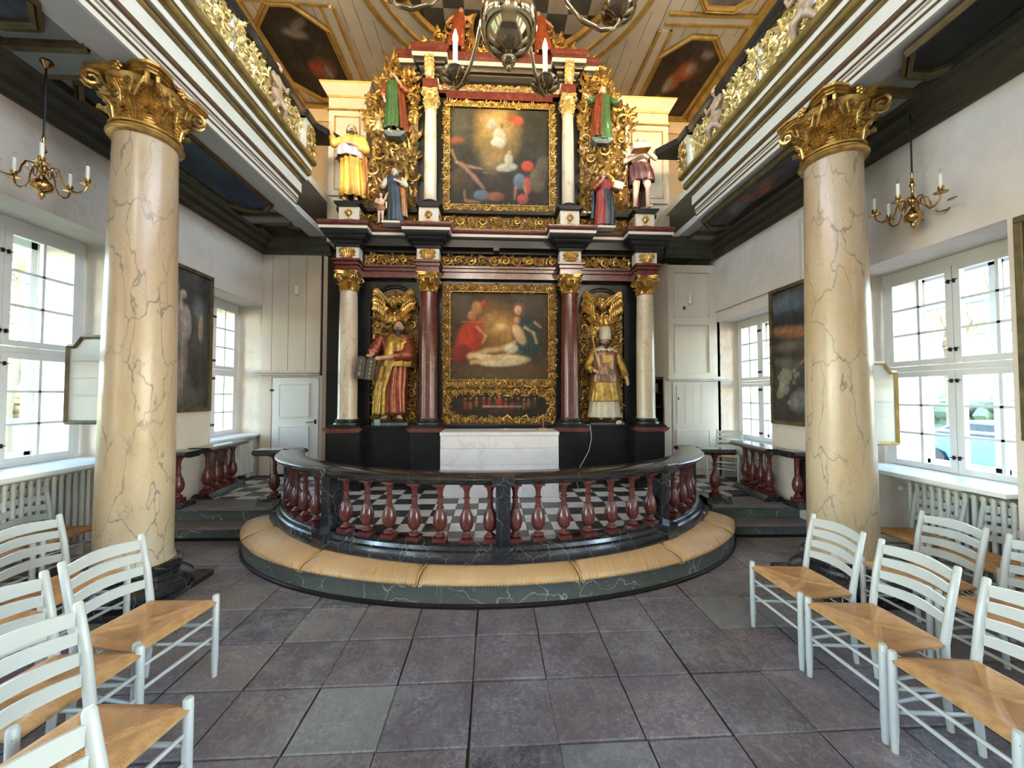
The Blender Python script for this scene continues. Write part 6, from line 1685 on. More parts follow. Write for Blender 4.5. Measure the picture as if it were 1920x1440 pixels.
# the cupboard side slants back towards the altarpiece
b = MB(); b.add([(-2.70,Y,.3),(-2.10,Y+.35,.3),(-2.10,Y+.35,3.85),(-2.70,Y,3.85),(-2.70,Y+.04,.3),(-2.10,Y+.39,.3),(-2.10,Y+.39,3.85),(-2.70,Y+.04,3.85)], [(0,1,2,3),(7,6,5,4),(0,4,5,1),(2,6,7,3)]); b.build('side_board', M_WOODW, wp)
def door(par, x0, x1, y, z0, z1, fields, mt, hinge=None):
    b = MB(); b.box(x0, x1, y, y+.03, z0, z1); dl = b.build('door_leaf', mt, par, bevel=.003)
    for (a, c, p, q) in fields:
        b = MB(); b.box(a, c, y-.010, y+.0, p, q)
        b.build('panel', mt, dl, bevel=.006, off=(0,0,0))
        b = MB(); t = .014
        for k in ((a-t, c+t, p-t, p), (a-t, c+t, q, q+t), (a-t, a, p, q), (c, c+t, p, q)): b.box(k[0], k[1], y-.016, y, k[2], k[3])
        b.build('panel_moulding', mt, dl, off=(0,0,0))
    return dl
door(d1, -3.455, -2.745, Y-.01, .32, 1.83, [(-3.34,-2.90,1.22,1.72),(-3.34,-2.90,.45,1.05)], M_DOORW)
bxs('door_handle', M_IRON, d1, (-2.80,-2.775,Y-.03,Y-.01,1.10,1.17)); b = MB(); b.tube([(-2.79,Y-.04,1.14),(-2.92,Y-.045,1.13)], .007, 6); b.build('door_handle', M_BRASS, d1)
bxs('name_plate', M_IRON, d1, (-3.49,-3.43,Y-.016,Y-.01,1.615,1.645))
sn = thing('motion_sensor', 'small white motion sensor on the planked wall above the left door', 'sensor', (-3.1, Y, 3.2)); bxs('housing', M_WIN, sn, (-3.125,-3.075,Y-.045,Y,3.14,3.28), bevel=.008)
Y2 = 5.75
wp = struct('wall_panel_right')
bxs('frame', M_WOODC, wp, (2.735,2.83,Y2,Y2+.04,.3,3.60), (3.40,3.56,Y2,Y2+.04,.3,3.60), (2.83,3.40,Y2,Y2+.04,3.49,3.60), (2.83,3.40,Y2,Y2+.04,2.665,2.775), (2.83,3.40,Y2,Y2+.04,1.75,1.90))
bxs('panel', M_WOODC, wp, (2.83,3.40,Y2+.018,Y2+.03,2.775,3.49)); bxs('panel', M_WOODC, wp, (2.83,3.40,Y2+.018,Y2+.03,1.90,2.665))
bxs('cornice', M_WOODC, wp, (2.70,3.60,Y2-.05,Y2,1.80,1.84), (2.72,3.58,Y2-.03,Y2,1.775,1.80), bevel=.004)
for (p, q) in ((2.775,3.49),(1.90,2.665)):
    b = MB(); t = .014
    for k in ((2.83,3.40,p,p+t),(2.83,3.40,q-t,q),(2.83,2.83+t,p,q),(3.40-t,3.40,p,q)): b.box(k[0],k[1],Y2-.008,Y2+.02,k[2],k[3])
    b.build('panel_moulding', M_WOODC, wp)
d2 = struct('door_2')
dl = door(d2, 2.79, 3.42, Y2-.012, .32, 1.755, [(2.85,3.355,.42,1.00)], M_WOODC)
for k in range(4): bxs('plank', M_WOODC, dl, (2.85+.127*k, 2.85+.127*(k+1)-.004, Y2-.020, Y2-.012, 1.12, 1.70)) if False else None
for k in range(4):
    b = MB(); b.box(2.85+.127*k, 2.85+.127*(k+1)-.004, Y2-.020, Y2-.010, 1.12, 1.70); b.build('plank', M_WOODC, dl, off=(0,0,0))
bxs('key_plate', M_IRON, d2, (2.865,2.88,Y2-.026,Y2-.018,1.48,1.52))
b = MB(); b.add([(2.735,Y2,1.84),(2.20,Y2+.32,1.84),(2.20,Y2+.32,3.62),(2.735,Y2,3.62),(2.735,Y2+.04,1.84),(2.20,Y2+.36,1.84),(2.20,Y2+.36,3.62),(2.735,Y2+.04,3.62)], [(0,1,2,3),(7,6,5,4),(0,4,5,1),(2,6,7,3)])
b.build('side_board', M_WOODW, wp)
def slant(x0, x1, z0, z1, o=.006):
    k = (x1-x0)/(2.20-2.735); f = lambda x: Y2+.32*(x-2.735)/(2.20-2.735)-o
    return [(x0,f(x0),z0),(x1,f(x1),z0),(x1,f(x1),z1),(x0,f(x0),z1),(x0,f(x0)+.01,z0),(x1,f(x1)+.01,z0),(x1,f(x1)+.01,z1),(x0,f(x0)+.01,z1)]
for (p, q) in ((2.78,3.45),(1.92,2.66)):
    b = MB(); b.add(slant(2.40,2.68,p,q), [(0,1,2,3),(7,6,5,4),(0,4,5,1),(2,6,7,3),(0,3,7,4),(1,5,6,2)]); b.build('side_panel', M_WOODW, wp)
bxs('post', M_WOODW, wp, (2.66,2.735,Y2-.0,Y2+.05,.3,1.84))
sn = thing('motion_sensor', 'small white motion sensor on the panelled cupboard at the right', 'sensor', (3.05, Y2, 3.05)); bxs('housing', M_WIN, sn, (3.06,3.105,Y2-.035,Y2+.018,2.985,3.12), bevel=.008)
sw = thing('wall_socket', 'tiny dark slot in the panel beneath the right motion sensor', 'socket', (3.0, Y2, 2.92)); bxs('slot', M_IRON, sw, (2.985,3.01,Y2-.002,Y2+.02,2.90,2.945))
# open shelf cupboard in shadow right of the altarpiece
sh = thing('shelf_cupboard', 'dark open cupboard with shelves right of the altarpiece', 'cupboard', (2.55, 6.0, .3))
dk = paint('dark_wood', (.06,.03,.02), .5)
bxs('back', M_DARK, sh, (2.30,2.66,6.18,6.22,.3,1.82)); bxs('side', dk, sh, (2.66,2.70,5.80,6.22,.3,1.84)); bxs('side', dk, sh, (2.26,2.30,5.80,6.22,.3,1.84)); bxs('top', dk, sh, (2.26,2.70,5.80,6.22,1.80,1.84))
for z in (.75,1.12,1.36,1.58): bxs('shelf', dk, sh, (2.30,2.66,5.84,6.20,z,z+.02))
for lb, q, mt in (('brown cardboard box on the top shelf of the dark cupboard', (2.42,2.62,5.88,6.1,1.60,1.74), paint('cardboard', (.30,.19,.13), .8)), ('stack of white papers on the lower shelf of the dark cupboard', (2.45,2.62,5.88,6.1,.77,.81), WHI), ('pale box on the middle shelf of the dark cupboard', (2.40,2.52,5.88,6.1,1.38,1.43), WHI)):
    o = thing('storage_box', lb, 'box', ((q[0]+q[1])/2, 6.0, q[4])); bxs('carton', mt, o, q, bevel=.003)
for i in range(2):
    o = thing('glass_jar', 'dark glass jar on the shelf of the dark cupboard, %s one' % ('left','right')[i], 'jar', (2.46+.11*i, 5.95, 1.14), 'jars in the dark cupboard')
    b = MB(); b.lathe([(.035,1.14),(.038,1.16),(.038,1.28),(.025,1.31),(.025,1.33)], 14, (2.46+.11*i, 5.95)); b.build('jar', paint('dark_glass', (.05,.03,.03), .1), o, smooth=True, auto=40)
# ================================================================= radiators
def radiator(lb, p0, d, n, pitch, z0, z1, depth, knob=None):
    t = thing('radiator', lb, 'radiator', (p0[0], p0[1], z0), 'column radiators under the windows'); d = Vector(d).normalized(); nn = Vector((-d.y, d.x))
    a = math.atan2(d.y, d.x); l = world_loc(t)
    b = MB()
    for yy in (-depth/2+.02, depth/2-.02): b.tube([(0,yy,.02),(0,yy,(z1-z0)-.02)], pitch*.30, 8)
    for zz in (.03, z1-z0-.03): b.tube([(0,-depth/2+.01,zz),(0,depth/2-.01,zz)], pitch*.36, 8)
    me = bpy.data.meshes.new('section'); me.from_pydata(b.v, [], b.f); me.materials.append(M_RAD); me.polygons.foreach_set('use_smooth', [True]*len(me.polygons)); me.set_sharp_from_angle(angle=1)
    for i in range(n):
        o = bpy.data.objects.new('section', me); COL.objects.link(o); o.parent = t
        q = Vector(p0)+d*(pitch*(i+.5)); o.location = (q.x-l.x, q.y-l.y, 0); o.rotation_euler = (0,0,a)
    b = MB(); e = Vector(p0)+d*(pitch*n)
    for zz in (z0+.05, z1-.05): b.tube([(p0[0],p0[1],zz),(e.x,e.y,zz)], .012, 8)
    for f in (.1, .9):
        q = Vector(p0)+d*(pitch*n*f); b.box(q.x-.012, q.x+.012, q.y-.03, q.y+.03, z0-(.17 if z0 < .3 else .06), z0+.03)
    b.build('pipe_and_foot', M_RAD, t, kind='stuff')
    if knob:
        b = MB(); q = Vector(p0)-d*.07; b.tube([(q.x,q.y,z1-.1),(p0[0],p0[1],z1-.1)], .014, 8); b.ell((q.x-d.x*.02,q.y-d.y*.02,z1-.1), (.028,.028,.028), 10, 8); b.build('valve_knob', M_WIN, t, smooth=True)
    return t
radiator('long cream column radiator below the near left window, behind the chairs', (-3.86, 2.75), (0,1), 19, .056, .17, .86, .14)
radiator('cream column radiator beneath the far left window beside the door', (-3.74, 5.50), (.0,1), 11, .052, .36, .87, .10)
radiator('long grey-white column radiator below the near right window with round valve knob', (3.74, 3.22), (0,-1), 15, .056, .17, .80, .14, 1)
radiator('cream column radiator beneath the far right window behind the spare chair', (3.70, 4.72), (.0,1), 16, .055, .36, .84, .10)
for s, x0, x1, z in ((-1, 3.70, 3.73, .87), (1, 3.60, 3.63, .81)):
    c = thing('sill_grille', '%s grey metal strip below the near %s window sill' % (('long','thin')[s > 0], ('left','right')[s > 0]), 'grille', (s*x0, 3, z))
    bxs('bar', M_RAD, c, (s*x0, s*x1, 2.75, 3.75 if s < 0 else 3.25, z, z+.025))
# ================================================================= rush-seated chairs
def rush_mat():
    m, nt, b = newmat('rush_seat')
    tc = nt.nodes.new('ShaderNodeTexCoord'); sp = nt.nodes.new('ShaderNodeSeparateXYZ'); nt.links.new(tc.outputs['Object'], sp.inputs[0])
    ax = math_(nt, 'ABSOLUTE', sp.outputs[0]); ay = math_(nt, 'ABSOLUTE', sp.outputs[1])
    side = math_(nt, 'GREATER_THAN', math_(nt, 'SUBTRACT', ay, .20-.175), ax)   # side wedges: strands cross the side rails
    cx_ = mixc(nt, side, sp.outputs[1], sp.outputs[0])
    def f(k): 
        r = math_(nt, 'MULTIPLY', cx_, k); return math_(nt, 'SINE', r)
    n = noise(nt, coords(nt, (1,1,1)), 14, 4)
    col = ramp(nt, n, [(.3, (.40,.20,.075)), (.5, (.56,.31,.125)), (.72, (.44,.235,.09))])
    tone = mixc(nt, side, (1.12,1.12,1.12), (.82,.78,.74)); col = mixc(nt, 1, col, tone, 'MULTIPLY')
    st = ramp(nt, math_(nt, 'ADD', math_(nt, 'MULTIPLY', f(1500), .5), .5), [(0, .6), (.5, 1)])
    nt.links.new(mixc(nt, .55, col, mixc(nt, 1, col, st, 'MULTIPLY')), b.inputs['Base Color'])
    b.inputs['Roughness'].default_value = .6; bump(nt, b, math_(nt, 'ADD', f(1500), math_(nt, 'MULTIPLY', n, 1.5)), .4, .002)
    return m
M_RUSH = rush_mat()
def make_chair():
    """origin on the floor under the seat centre; sitter faces -x; width along y"""
    t = thing('rush_chair', 'x', 'chair', (0,0,0), 'white ladder-back chairs with rush seats')
    FX, BX = -.185, .155; FW, BW = .200, .165
    for s in (-1, 1):
        b = MB(); b.tube([(FX, s*FW, 0), (FX, s*FW, .10), (FX, s*FW, .425), (FX, s*FW, .432)], [.0125,.0165,.0165,.012], 12); b.build('front_leg', M_CHAIR, t, smooth=True, auto=50)
        b = MB(); b.tube([(BX+.02, s*BW, 0), (BX+.002, s*BW, .18), (BX+.004, s*BW, .40), (BX+.035, s*(BW+.004), .58), (BX+.075, s*(BW+.006), .745), (BX+.077, s*(BW+.006), .752)], [.0125,.0165,.0175,.0165,.0145,.010], 12); b.build('back_post', M_CHAIR, t, smooth=True, auto=50)
    def post(z): return BX+.004+(.071)*max(0, z-.40)/.345 if z > .4 else BX
    for i, z in enumerate((.70, .635, .565, .495)):
        b = MB(); h = .042 if i else .048
        def P(u, v, o=0):
            y = (u-.5)*2*(BW+.0)
            arc = math.cos((u-.5)*PI)
            return (post(z)+.030*arc+o, y, z+(v-.5)*h*(1+.12*arc)+.010*arc+(.004*arc if v > .5 else 0))
        nu, nv = 14, 2; vs = []; fs = []
        for o in (-.0045, .0045):
            for j in range(nv+1):
                for k in range(nu+1): vs.append(P(k/nu, j/nv, o))
        m_ = (nu+1)*(nv+1)
        for j in range(nv):
            for k in range(nu):
                a = j*(nu+1)+k; fs.append((a, a+1, a+nu+2, a+nu+1)); fs.append((m_+a+nu+1, m_+a+nu+2, m_+a+1, m_+a))
        for k in range(nu):
            fs.append((k+1, k, m_+k, m_+k+1)); a = nv*(nu+1)+k; fs.append((a, a+1, m_+a+1, m_+a))
        b.add(vs, fs); b.build('back_slat', M_CHAIR, t, smooth=True, auto=50)
    def rung(p, q, r=.0085):
        b = MB(); p = Vector(p); q = Vector(q); b.tube([p, p.lerp(q, .15), p.lerp(q, .5), p.lerp(q, .85), q], [r*.8, r, r*1.12, r, r*.8], 8); b.build('rung', M_CHAIR, t, smooth=True)
    rung((FX, -FW, .315), (FX, FW, .315)); rung((FX, -FW, .215), (FX, FW, .215))
    for s in (-1, 1): rung((FX, s*FW, .27), (BX, s*BW, .27)); rung((FX, s*FW, .17), (BX+.004, s*BW, .17))
    rung((BX+.002, -BW, .20), (BX+.002, BW, .20))
    # book rack wires at the back
    b = MB()
    for z in (.24, .30): b.tube([(BX+.07, -BW*.9, z), (BX+.10, -BW*.8, z-.01), (BX+.10, BW*.8, z-.01), (BX+.07, BW*.9, z)], .004, 6)
    for y in (-.08, .0, .08): b.tube([(BX+.0, y, .36), (BX+.10, y, .30), (BX+.10, y, .23)], .003, 6)
    b.build('hymnal_rack', M_CHAIR, t)
    b = MB()
    def S(u, v, top):
        x = FX+(BX-FX)*u; w = FW+(BW-FW)*u; y = (2*v-1)*w
        e = min(u, 1-u, v*1.1, (1-v)*1.1)
        z = .418-.020*min(1, e/.38)**.8+.010*max(0, 1-abs(abs(2*v-1)-abs(2*u-1)*.8)*9)*min(1, e/.15)
        ed = min(u, 1-u, v, 1-v)
        if ed < .075: z -= .020*(1-ed/.075)**1.8
        z += .006*math.sin(PI*v)*(1 if u < .3 else .3)
        xx = x+(-.014 if u == 0 else (.014 if u == 1 else 0)); yy = y+(.012 if v == 1 else (-.012 if v == 0 else 0))
        return (xx, yy, z if top else .383)
    n = 40; vs = []; fs = []
    for k in range(n+1):
        for j in range(n+1): vs.append(S(k/n, j/n, 1))
    for k in range(n):
        for j in range(n): a = k*(n+1)+j; fs.append((a, a+1, a+n+2, a+n+1))
    per = [(k, 0) for k in range(n)]+[(n, j) for j in range(n)]+[(k, n) for k in range(n, 0, -1)]+[(0, j) for j in range(n, 0, -1)]
    base = len(vs)
    for (k, j) in per: p = S(k/n, j/n, 1); q_ = (p[0]*.985, p[1]*.985, .386); vs.append(q_)
    L = len(per)
    for i in range(L):
        k, j = per[i]; k2, j2 = per[(i+1) % L]; fs.append((k*(n+1)+j, base+i, base+(i+1) % L, k2*(n+1)+j2))
    fs.append(tuple(base+i for i in range(L)))
    b.add(vs, fs); b.build('rush_seat', M_RUSH, t, smooth=True, auto=70)
    return t
ch0 = make_chair()
first = [True]
def put_chair(x, y, rz, lb, sc=1.0):
    """x,y = floor point under the seat centre; rz=0 faces -x"""
    if first[0]: o = ch0; first[0] = False; o.location = (x, y, 0); o.rotation_euler = (0,0,rz); o.scale = (sc,)*3; o['label'] = lb; return o
    return dup(ch0, (x, y, 0), rz, lb, sc)
CR_ = 1.748+.185
for i, (yy, lb) in enumerate(((2.30,'white rush chair at the far end of the right front row, nearest the altar steps'), (1.852,'white rush chair second from the altar in the right front row'), (1.405,'white rush chair third in the right front row, cut by the right edge'), (.955,'white rush chair at the lower right corner, fourth in the front row'))):
    put_chair(CR_+(.0,.004,.0,.0)[i], yy, (0,.01,0,0)[i], lb)
for i, (yy, lb) in enumerate(((2.33,'white rush chair at the far end of the right middle row, beside the column foot'), (1.885,'white rush chair second from the column in the right middle row'), (1.44,'white rush chair third from the column in the right middle row'))):
    put_chair(2.56+.185, yy, 0, lb)
for i, (yy, lb) in enumerate(((2.97,'white rush chair at the far end of the right wall row, before the radiator knob'), (2.52,'white rush chair second in the right wall row, before the radiator'), (2.07,'white rush chair third in the right wall row'))):
    put_chair(3.30+.165, yy, 0, lb)
put_chair(-1.545-.205, 2.035, PI-.13, 'whole white rush chair at the far end of the left front row', 1.03)
put_chair(-1.56-.205, 1.60, PI-.10, 'white rush chair second in the left front row, overlapped by its neighbours', 1.03)
put_chair(-1.115-.215, 1.295, PI-.16, 'white rush chair pulled forward in the left front row, close to the viewer', 1.04)
put_chair(-.56-.215, .80, PI-.12, 'white rush chair at the lower left corner, only its post and top slat in view', 1.04)
put_chair(-2.37-.205, 2.42, PI-.07, 'white rush chair at the far end of the left middle row, beside the column', 1.04)
put_chair(-2.38-.205, 1.96, PI-.07, 'white rush chair second in the left middle row', 1.04)
put_chair(-2.38-.205, 1.50, PI-.07, 'white rush chair third in the left middle row, at the left edge', 1.04)
put_chair(-3.38-.19, 3.26, PI, 'white rush chair partly behind the left column, before the radiator', 1.07)
put_chair(-3.38-.19, 2.77, PI, 'white rush chair before the left radiator, next to the one behind the column', 1.07)
o = put_chair(3.36, 4.86, -1.20, 'spare white rush chair by the far right window beside the stub balustrade', .98); o.location = (3.37, 5.34, DZ); o.rotation_euler = (0,0,math.radians(44))
# ================================================================= chandeliers
def bulb(b, c, h=.05, r=.012): b.ell((c[0], c[1], c[2]+h*.5), (r, r, h*.55), 8, 6)
M_BULB = glass_mat()
def small_chandelier(lb, x, y, zc, zb, n, R, ph, k=1.0):
    t = thing('brass_chandelier', lb, 'chandelier', (x, y, zc)); 
    b = MB(); b.lathe([(.0,zc),(.06*k,zc-.005),(.058*k,zc-.02),(.03*k,zc-.045),(.035*k,zc-.06),(.015*k,zc-.09),(.006,zc-.10)], 20, (x, y), cap=False); b.build('ceiling_rose', M_BRASS, t, smooth=True, auto=50)
    zt = zb+.42
    b = MB(); b.tube([(x,y,zc-.09),(x,y,zt)], .006, 8); b.build('rod', M_IRON, t)
    b = MB(); b.lathe([(.003,zt+.01),(.012,zt-.01),(.006,zt-.03),(.012,zb+.33),(.02,zb+.31),(.009,zb+.29),(.010,zb+.22),(.028,zb+.19),(.030,zb+.165),(.015,zb+.15),(.012,zb+.13),(.02,zb+.12),(.03,zb+.10),(.052,zb+.075),(.058,zb+.05),(.050,zb+.025),(.028,zb+.01),(.014,zb+.0),(.018,zb-.015),(.010,zb-.03),(.003,zb-.045)], 20, (x, y), cap=False); b.build('stem_and_ball', M_BRASS, t, smooth=True, auto=60)
    for i in range(n):
        a = ph+2*PI*i/n; d = Vector((math.cos(a), math.sin(a), 0)); c = Vector((x, y, 0))
        b = MB(); P = lambda r, z: c+d*(r*R)+Vector((0,0,zb+z))
        b.tube([P(.10,.16), P(.22,.20), P(.34,.195), P(.42,.15), P(.46,.10), P(.60,.055), P(.80,.055), P(.94,.08), P(1,.125)], [.006,.006,.006,.006,.006,.006,.006,.006,.006], 6)
        b.tube([P(.22,.20), P(.18,.16), P(.25,.13), P(.32,.15), P(.30,.175)], .004, 5)
        e = P(1,.125); b.lathe([(.004,e.z-.005),(.04,e.z+.004),(.042,e.z+.008),(.012,e.z+.010),(.011,e.z+.02),(.018,e.z+.028),(.018,e.z+.05),(.012,e.z+.055)], 14, (e.x, e.y)); ar = b.build('arm', M_BRASS, t, smooth=True, auto=45)
        b = MB(); b.tube([(e.x,e.y,e.z+.045),(e.x,e.y,e.z+.145)], .0115, 10); b.build('candle', M_CANDLE, ar, off=world_loc(t))
        b = MB(); bulb(b, (e.x,e.y,e.z+.145), .045, .0095); b.build('bulb', M_BULB, ar, smooth=True, off=world_loc(t))
small_chandelier('brass chandelier with three visible candle bulbs hanging left of the left column', -3.24, 2.84, 4.02, 3.00, 5, .225, PI*.5+.2)
small_chandelier('brass chandelier with six candle bulbs hanging right of the right column', 3.37, 2.83, 3.94, 2.93, 6, .225, .35)
# great chandelier over the nave, lit
def big_chandelier(x, y):
    t = thing('great_chandelier', 'large lit brass ball chandelier hanging over the nave at the top of the view', 'chandelier', (x, y, 3.6))
    zb = 3.345; r = .152
    pr = [(.0,3.258),(.012,3.262),(.016,3.275),(.010,3.288),(.018,3.293),(.036,3.303),(.040,3.318),(.030,3.335),(.018,3.342),(.03,3.348)]
    pr += [(r*math.sin(PI*k/12)*(1.0), zb+r*1.12*(1-math.cos(PI*k/12))*1.0) for k in range(2, 12)]
    zt = zb+2*r*1.12
    pr += [(.03, zt), (.045, zt+.03), (.02, zt+.06), (.03, zt+.10), (.06, zt+.14), (.03, zt+.19), (.02, zt+.25), (.05, zt+.30), (.03, zt+.36), (.012, zt+.45)]
    b = MB(); b.lathe(pr, 48, (x, y), cap=False); b.build('ball_and_stem', M_DBRASS, t, smooth=True, auto=70)
    b = MB(); z = zt+.45
    while z < 7.25: b.tube([(x+.018*math.cos(a), y+.004, z+.03+.03*math.sin(a)) if int(z*20) % 2 else (x, y+.018*math.cos(a), z+.03+.03*math.sin(a)) for a in [2*PI*k/8 for k in range(9)]], .004, 5); z += .05
    b.build('chain', M_IRON, t)
    for i in range(6):
        a = 2*PI*i/6+.06; d = Vector((math.cos(a), math.sin(a), 0)); c = Vector((x, y, 0)); R = .60
        P = lambda rr, zz: c+d*(rr)+Vector((0,0,zz))
        b = MB(); zc = 3.615
        b.tube([P(.05,3.93), P(.12,3.99), P(.20,3.98), P(.245,3.90), P(.27,3.78), P(.32,3.66), P(.40,3.575), P(.50,3.535), P(.575,3.55), P(.60,3.58), P(.602,3.62)], [.008,.009,.010,.011,.011,.011,.011,.012,.013,.015,.018], 10)
        e = P(.602, zc); b.lathe([(.018,zc-.012),(.035,zc-.005),(.075,zc+.012),(.095,zc+.030),(.098,zc+.036),(.080,zc+.030),(.06,zc+.034),(.045,zc+.055),(.020,zc+.062),(.022,zc+.09),(.028,zc+.10),(.024,zc+.105)], 28, (e.x, e.y)); ar = b.build('arm', M_DBRASS, t, smooth=True, auto=60)
        b = MB(); b.tube([(e.x,e.y,zc+.06),(e.x,e.y,zc+.255)], .0165, 12); b.build('candle', M_CANDLE, ar, off=world_loc(t))
        b = MB(); b.lathe([(.003,zc+.25),(.014,zc+.265),(.019,zc+.285),(.016,zc+.31),(.008,zc+.335),(.0015,zc+.355)], 12, (e.x, e.y)); b.build('flame_bulb', M_FLAME, ar, smooth=True, off=world_loc(t))
        ld = bpy.data.lights.new('candle_light', 'POINT'); ld.energy = CANDLE_W; ld.color = (1.0,.68,.38); ld.shadow_soft_size = .03
        lo = bpy.data.objects.new('candle_light', ld); COL.objects.link(lo); lo.location = (e.x, e.y, zc+.40)
CANDLE_W = 10.5
M_FLAME = emis('lit_bulb', (1.0,.55,.20), 14)
big_chandelier(.08, 1.94)
# picture lamp above the altar painting
pl = thing('picture_lamp', 'small black picture lamp on the cornice lighting the altar painting', 'lamp', (CXA, 5.0, 3.2))
ld = bpy.data.lights.new('picture_light', 'SPOT'); ld.energy = 9; ld.spot_size = math.radians(70); ld.spot_blend = .8; ld.color = (1,.72,.42); ld.shadow_soft_size = .04
lo = bpy.data.objects.new('picture_light', ld); COL.objects.link(lo); lo.location = (CXA-.05, 4.95, 3.45); lo.rotation_euler = (Vector((0,.42,-1.0))).to_track_quat('-Z','Y').to_euler()
b = MB(); b.box(CXA-.09, CXA-.01, 4.97, 5.12, 3.47, 3.53); b.build('lamp_body', M_BLACK, pl)
# cords on the right of the predella
cd = thing('cord', 'thin white cord hanging down the black predella right of the altar', 'cord', (1.18, 5.08, 1.15))
b = MB(); b.tube([(1.22,5.14,1.16),(1.30,5.02,1.15),(1.315,5.01,.98),(1.28,5.0,.82),(1.20,4.99,.68),(1.12,4.99,.55),(1.10,5.0,.42),(1.14,5.0,.306)], .0045, 6); b.ell((1.20,5.16,1.16), (.035,.02,.016), 8, 6); b.build('wire', M_CORD, cd, smooth=True)
pg = thing('power_plug', 'white plug adapter on the predella shelf at the feet of the mitred statue', 'plug', (1.74, 5.2, 1.145)); b = MB(); b.ell((1.74,5.15,1.175), (.045,.03,.03), 10, 8); b.ell((1.71,5.14,1.17), (.02,.02,.02), 8, 6); b.build('housing', M_CORD, pg, smooth=True)
bc = thing('blue_cup', 'small pale blue object on the shelf at the foot of the tablet statue', 'cup', (-1.55, 5.15, 1.145)); b = MB(); b.lathe([(.035,1.145),(.045,1.18),(.04,1.225),(.0,1.23)], 12, (-1.55, 5.17)); b.build('cup', paint('pale_blue', (.25,.38,.42), .4), bc, smooth=True)
# ================================================================= outdoors
gr = struct('ground_outside')
def gmat(nm, a, c, sc): return paint(nm, a, .9, 0, .1, sc, .4, 8, .05, c2=c)
b = MB(); b.box(-90, -4.7, -40, 90, -.6, -.55); b.build('lawn', gmat('lawn', (.06,.12,.022), (.04,.085,.016), .3), gr)
b = MB(); b.box(4.55, 90, -40, 90, -.6, -.55); b.build('gravel_yard', gmat('gravel', (.22,.18,.175), (.17,.14,.14), .8), gr)
b = MB(); b.box(-4.7, 4.55, 7.6, 90, -.6, -.55); b.box(-4.7, 4.55, -40, -5.4, -.6, -.55); b.build('yard', gmat('yard', (.3,.29,.24), (.22,.22,.18), .5), gr)
b = MB(); b.box(-10.5, -7.5, -10, 30, -.56, -.535); b.build('flower_bed', gmat('bed_soil', (.10,.05,.035), (.07,.035,.03), 3), gr)
M_BARK = paint('bark', (.10,.075,.05), .9); M_TWIG = paint('twigs', (.16,.11,.055), .9)
def tree(lb, x, y, h, sd, nb=5):
    t = thing('bare_tree', lb, 'tree', (x, y, -.55)); rng = random.Random(sd)
    tr = MB(); tw = MB()
    def br(p, d, L, r, dep):
        q = p+d*L*.5+Vector((rng.uniform(-.06,.06), rng.uniform(-.06,.06), rng.uniform(-.02,.05)))*L; e = p+d*L
        (tr if dep < 2 else tw).tube([p, q, e], [r, r*.8, r*.6], 6 if dep < 2 else 3, cap=False)
        if dep >= nb: return
        for k in range(3 if dep < 3 else 2):
            dd = (d+Vector((rng.uniform(-.9,.9), rng.uniform(-.9,.9), rng.uniform(-.2,.6)))).normalized(); br(e if k else q.lerp(e,.5), dd, L*rng.uniform(.6,.78), r*.58, dep+1)
    br(Vector((x,y,-.56)), Vector((rng.uniform(-.08,.08), rng.uniform(-.08,.08), 1)).normalized(), h*.3, h*.028, 0)
    tr.build('trunk', M_BARK, t, fixn=False, smooth=True); tw.build('twigs', M_TWIG, t, fixn=False, kind='stuff')
for i, (x, y, h) in enumerate(((-17,14,10),(-20,20,11),(-15,24,9),(-26,12,12),(-22,29,10),(-30,22,12))):
    tree('bare winter tree on the lawn seen through the left window, number %s from the right' % ('first','second','third','fourth','fifth','sixth')[i], x, y, h, i, 6)
for i, (x, y, h) in enumerate(((19,12,9),(22,17,10),(18,24,9))):
    tree('bare winter tree behind the parked cars seen through the right window, %s from the left' % ('third','second','first')[i], x, y, h, 20+i, 6)
def hedge(lb, x0, x1, y0, y1, h, mt, sd):
    t = thing('hedge', lb, 'hedge', ((x0+x1)/2, (y0+y1)/2, -.55)); rng = random.Random(sd); b = MB()
    for k in range(420):
        b.ell((rng.uniform(x0,x1), rng.uniform(y0,y1), -.55+rng.uniform(.1,h)), (rng.uniform(.3,.8),rng.uniform(.3,.8),rng.uniform(.2,.5)), 5, 4)
    b.build('foliage', mt, t, smooth=True, auto=50, fixn=False, kind='stuff')
hedge('russet winter hedge beyond the lawn at the left', -42, -38, -5, 60, 3.0, paint('russet_leaf', (.20,.13,.06), .9, var=.3, nscale=1), 3)
hedge('dark green hedge behind the parked cars at the right', 24, 26, 2, 40, 1.9, paint('hedge_leaf', (.06,.10,.055), .9, var=.3, nscale=1), 4)
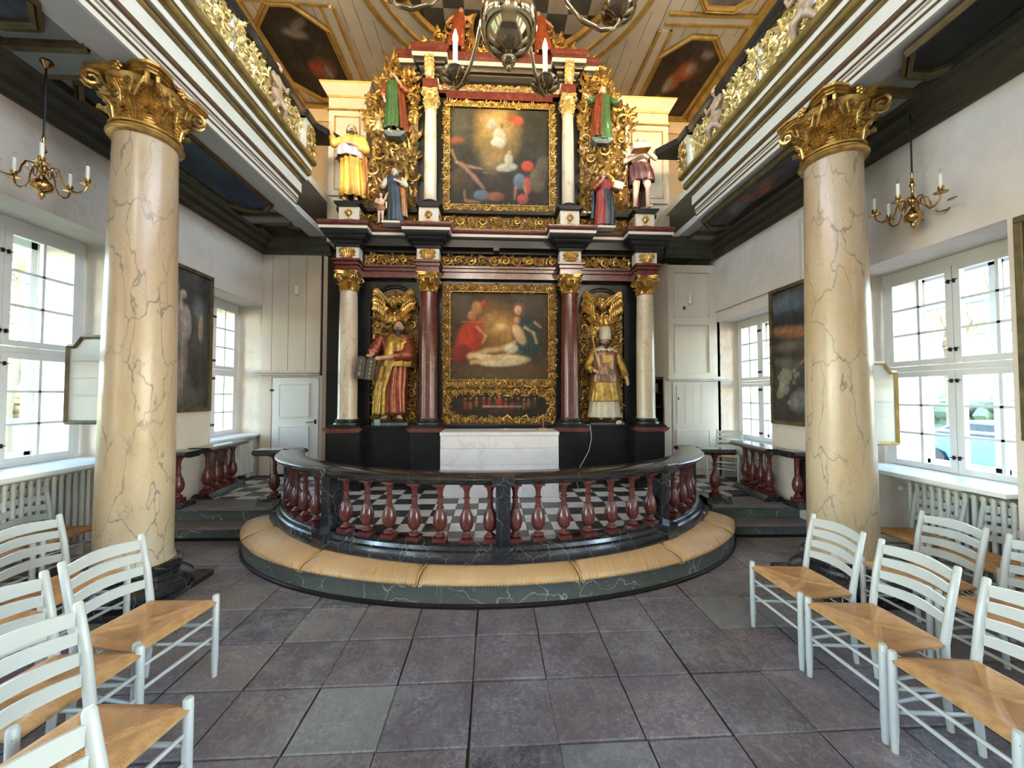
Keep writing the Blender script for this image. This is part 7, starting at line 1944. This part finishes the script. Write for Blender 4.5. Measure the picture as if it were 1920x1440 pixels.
def car(lb, x, y, rz, col, sd):
    t = thing('parked_car', lb, 'car', (x, y, -.55)); t.rotation_euler = (0,0,rz)
    mt = paint('car_paint_%d' % sd, col, .25, 0, .02); gl = paint('car_glass', (.03,.04,.05), .08)
    side = [(-2.0,.30),(-1.98,.75),(-1.75,.92),(-1.0,.98),(-.55,1.38),(.75,1.42),(1.45,1.02),(2.0,.92),(2.05,.32),(1.65,.28),(1.55,.5),(1.3,.6),(1.05,.5),(.95,.28),(-.95,.28),(-1.05,.5),(-1.3,.6),(-1.55,.5),(-1.65,.28)]
    b = MB(); b.prism([(p[0], p[1]) for p in side], -.82, .82, 'y'); b.build('body', mt, t, off=(0,0,0), bevel=.03)
    b = MB(); b.prism([(-.92,1.0),(-.5,1.32),(.7,1.36),(1.28,1.04)], -.835, .835, 'y'); b.build('side_windows', gl, t, off=(0,0,0))
    b = MB(); b.add([(-1.02,-.72,1.0),(-1.02,.72,1.0),(-.57,.62,1.37),(-.57,-.62,1.37)], [(0,1,2,3)]); b.build('windscreen', gl, t, off=(0,0,0))
    for wx in (-1.3, 1.3):
        for wy in (-.8, .8):
            b = MB(); b.tube([(wx, wy-.1, .30), (wx, wy+.1, .30)], .30, 18); b.build('wheel', M_IRON, t, off=(0,0,0))
for i, (x, y, rz, c, lb) in enumerate(((13.5, 9.0, PI/2, (.05,.16,.42), 'blue parked car seen through the near right window'), (13.0, 13.6, PI/2, (.72,.74,.78), 'white parked car beyond the blue one'), (12.6, 18.2, PI/2, (.70,.70,.72), 'pale silver parked car farthest along the row'), (14.0, 4.4, PI/2, (.62,.64,.68), 'silver parked car nearest along the row'))): car(lb, x, y, rz, c, i)
bd = thing('far_building', 'red-brick building beyond the parked cars at the right', 'building', (36, 20, -.55))
b = MB(); b.box(34, 40, 6, 34, -.55, 3.4); b.build('wall', paint('far_brick', (.35,.15,.09), .9, nscale=2), bd)
b = MB(); b.prism([(33.5,3.4),(37,6.0),(40.5,3.4)], 5.5, 34.5, 'y'); b.build('roof', paint('far_roof', (.16,.08,.06), .9), bd)
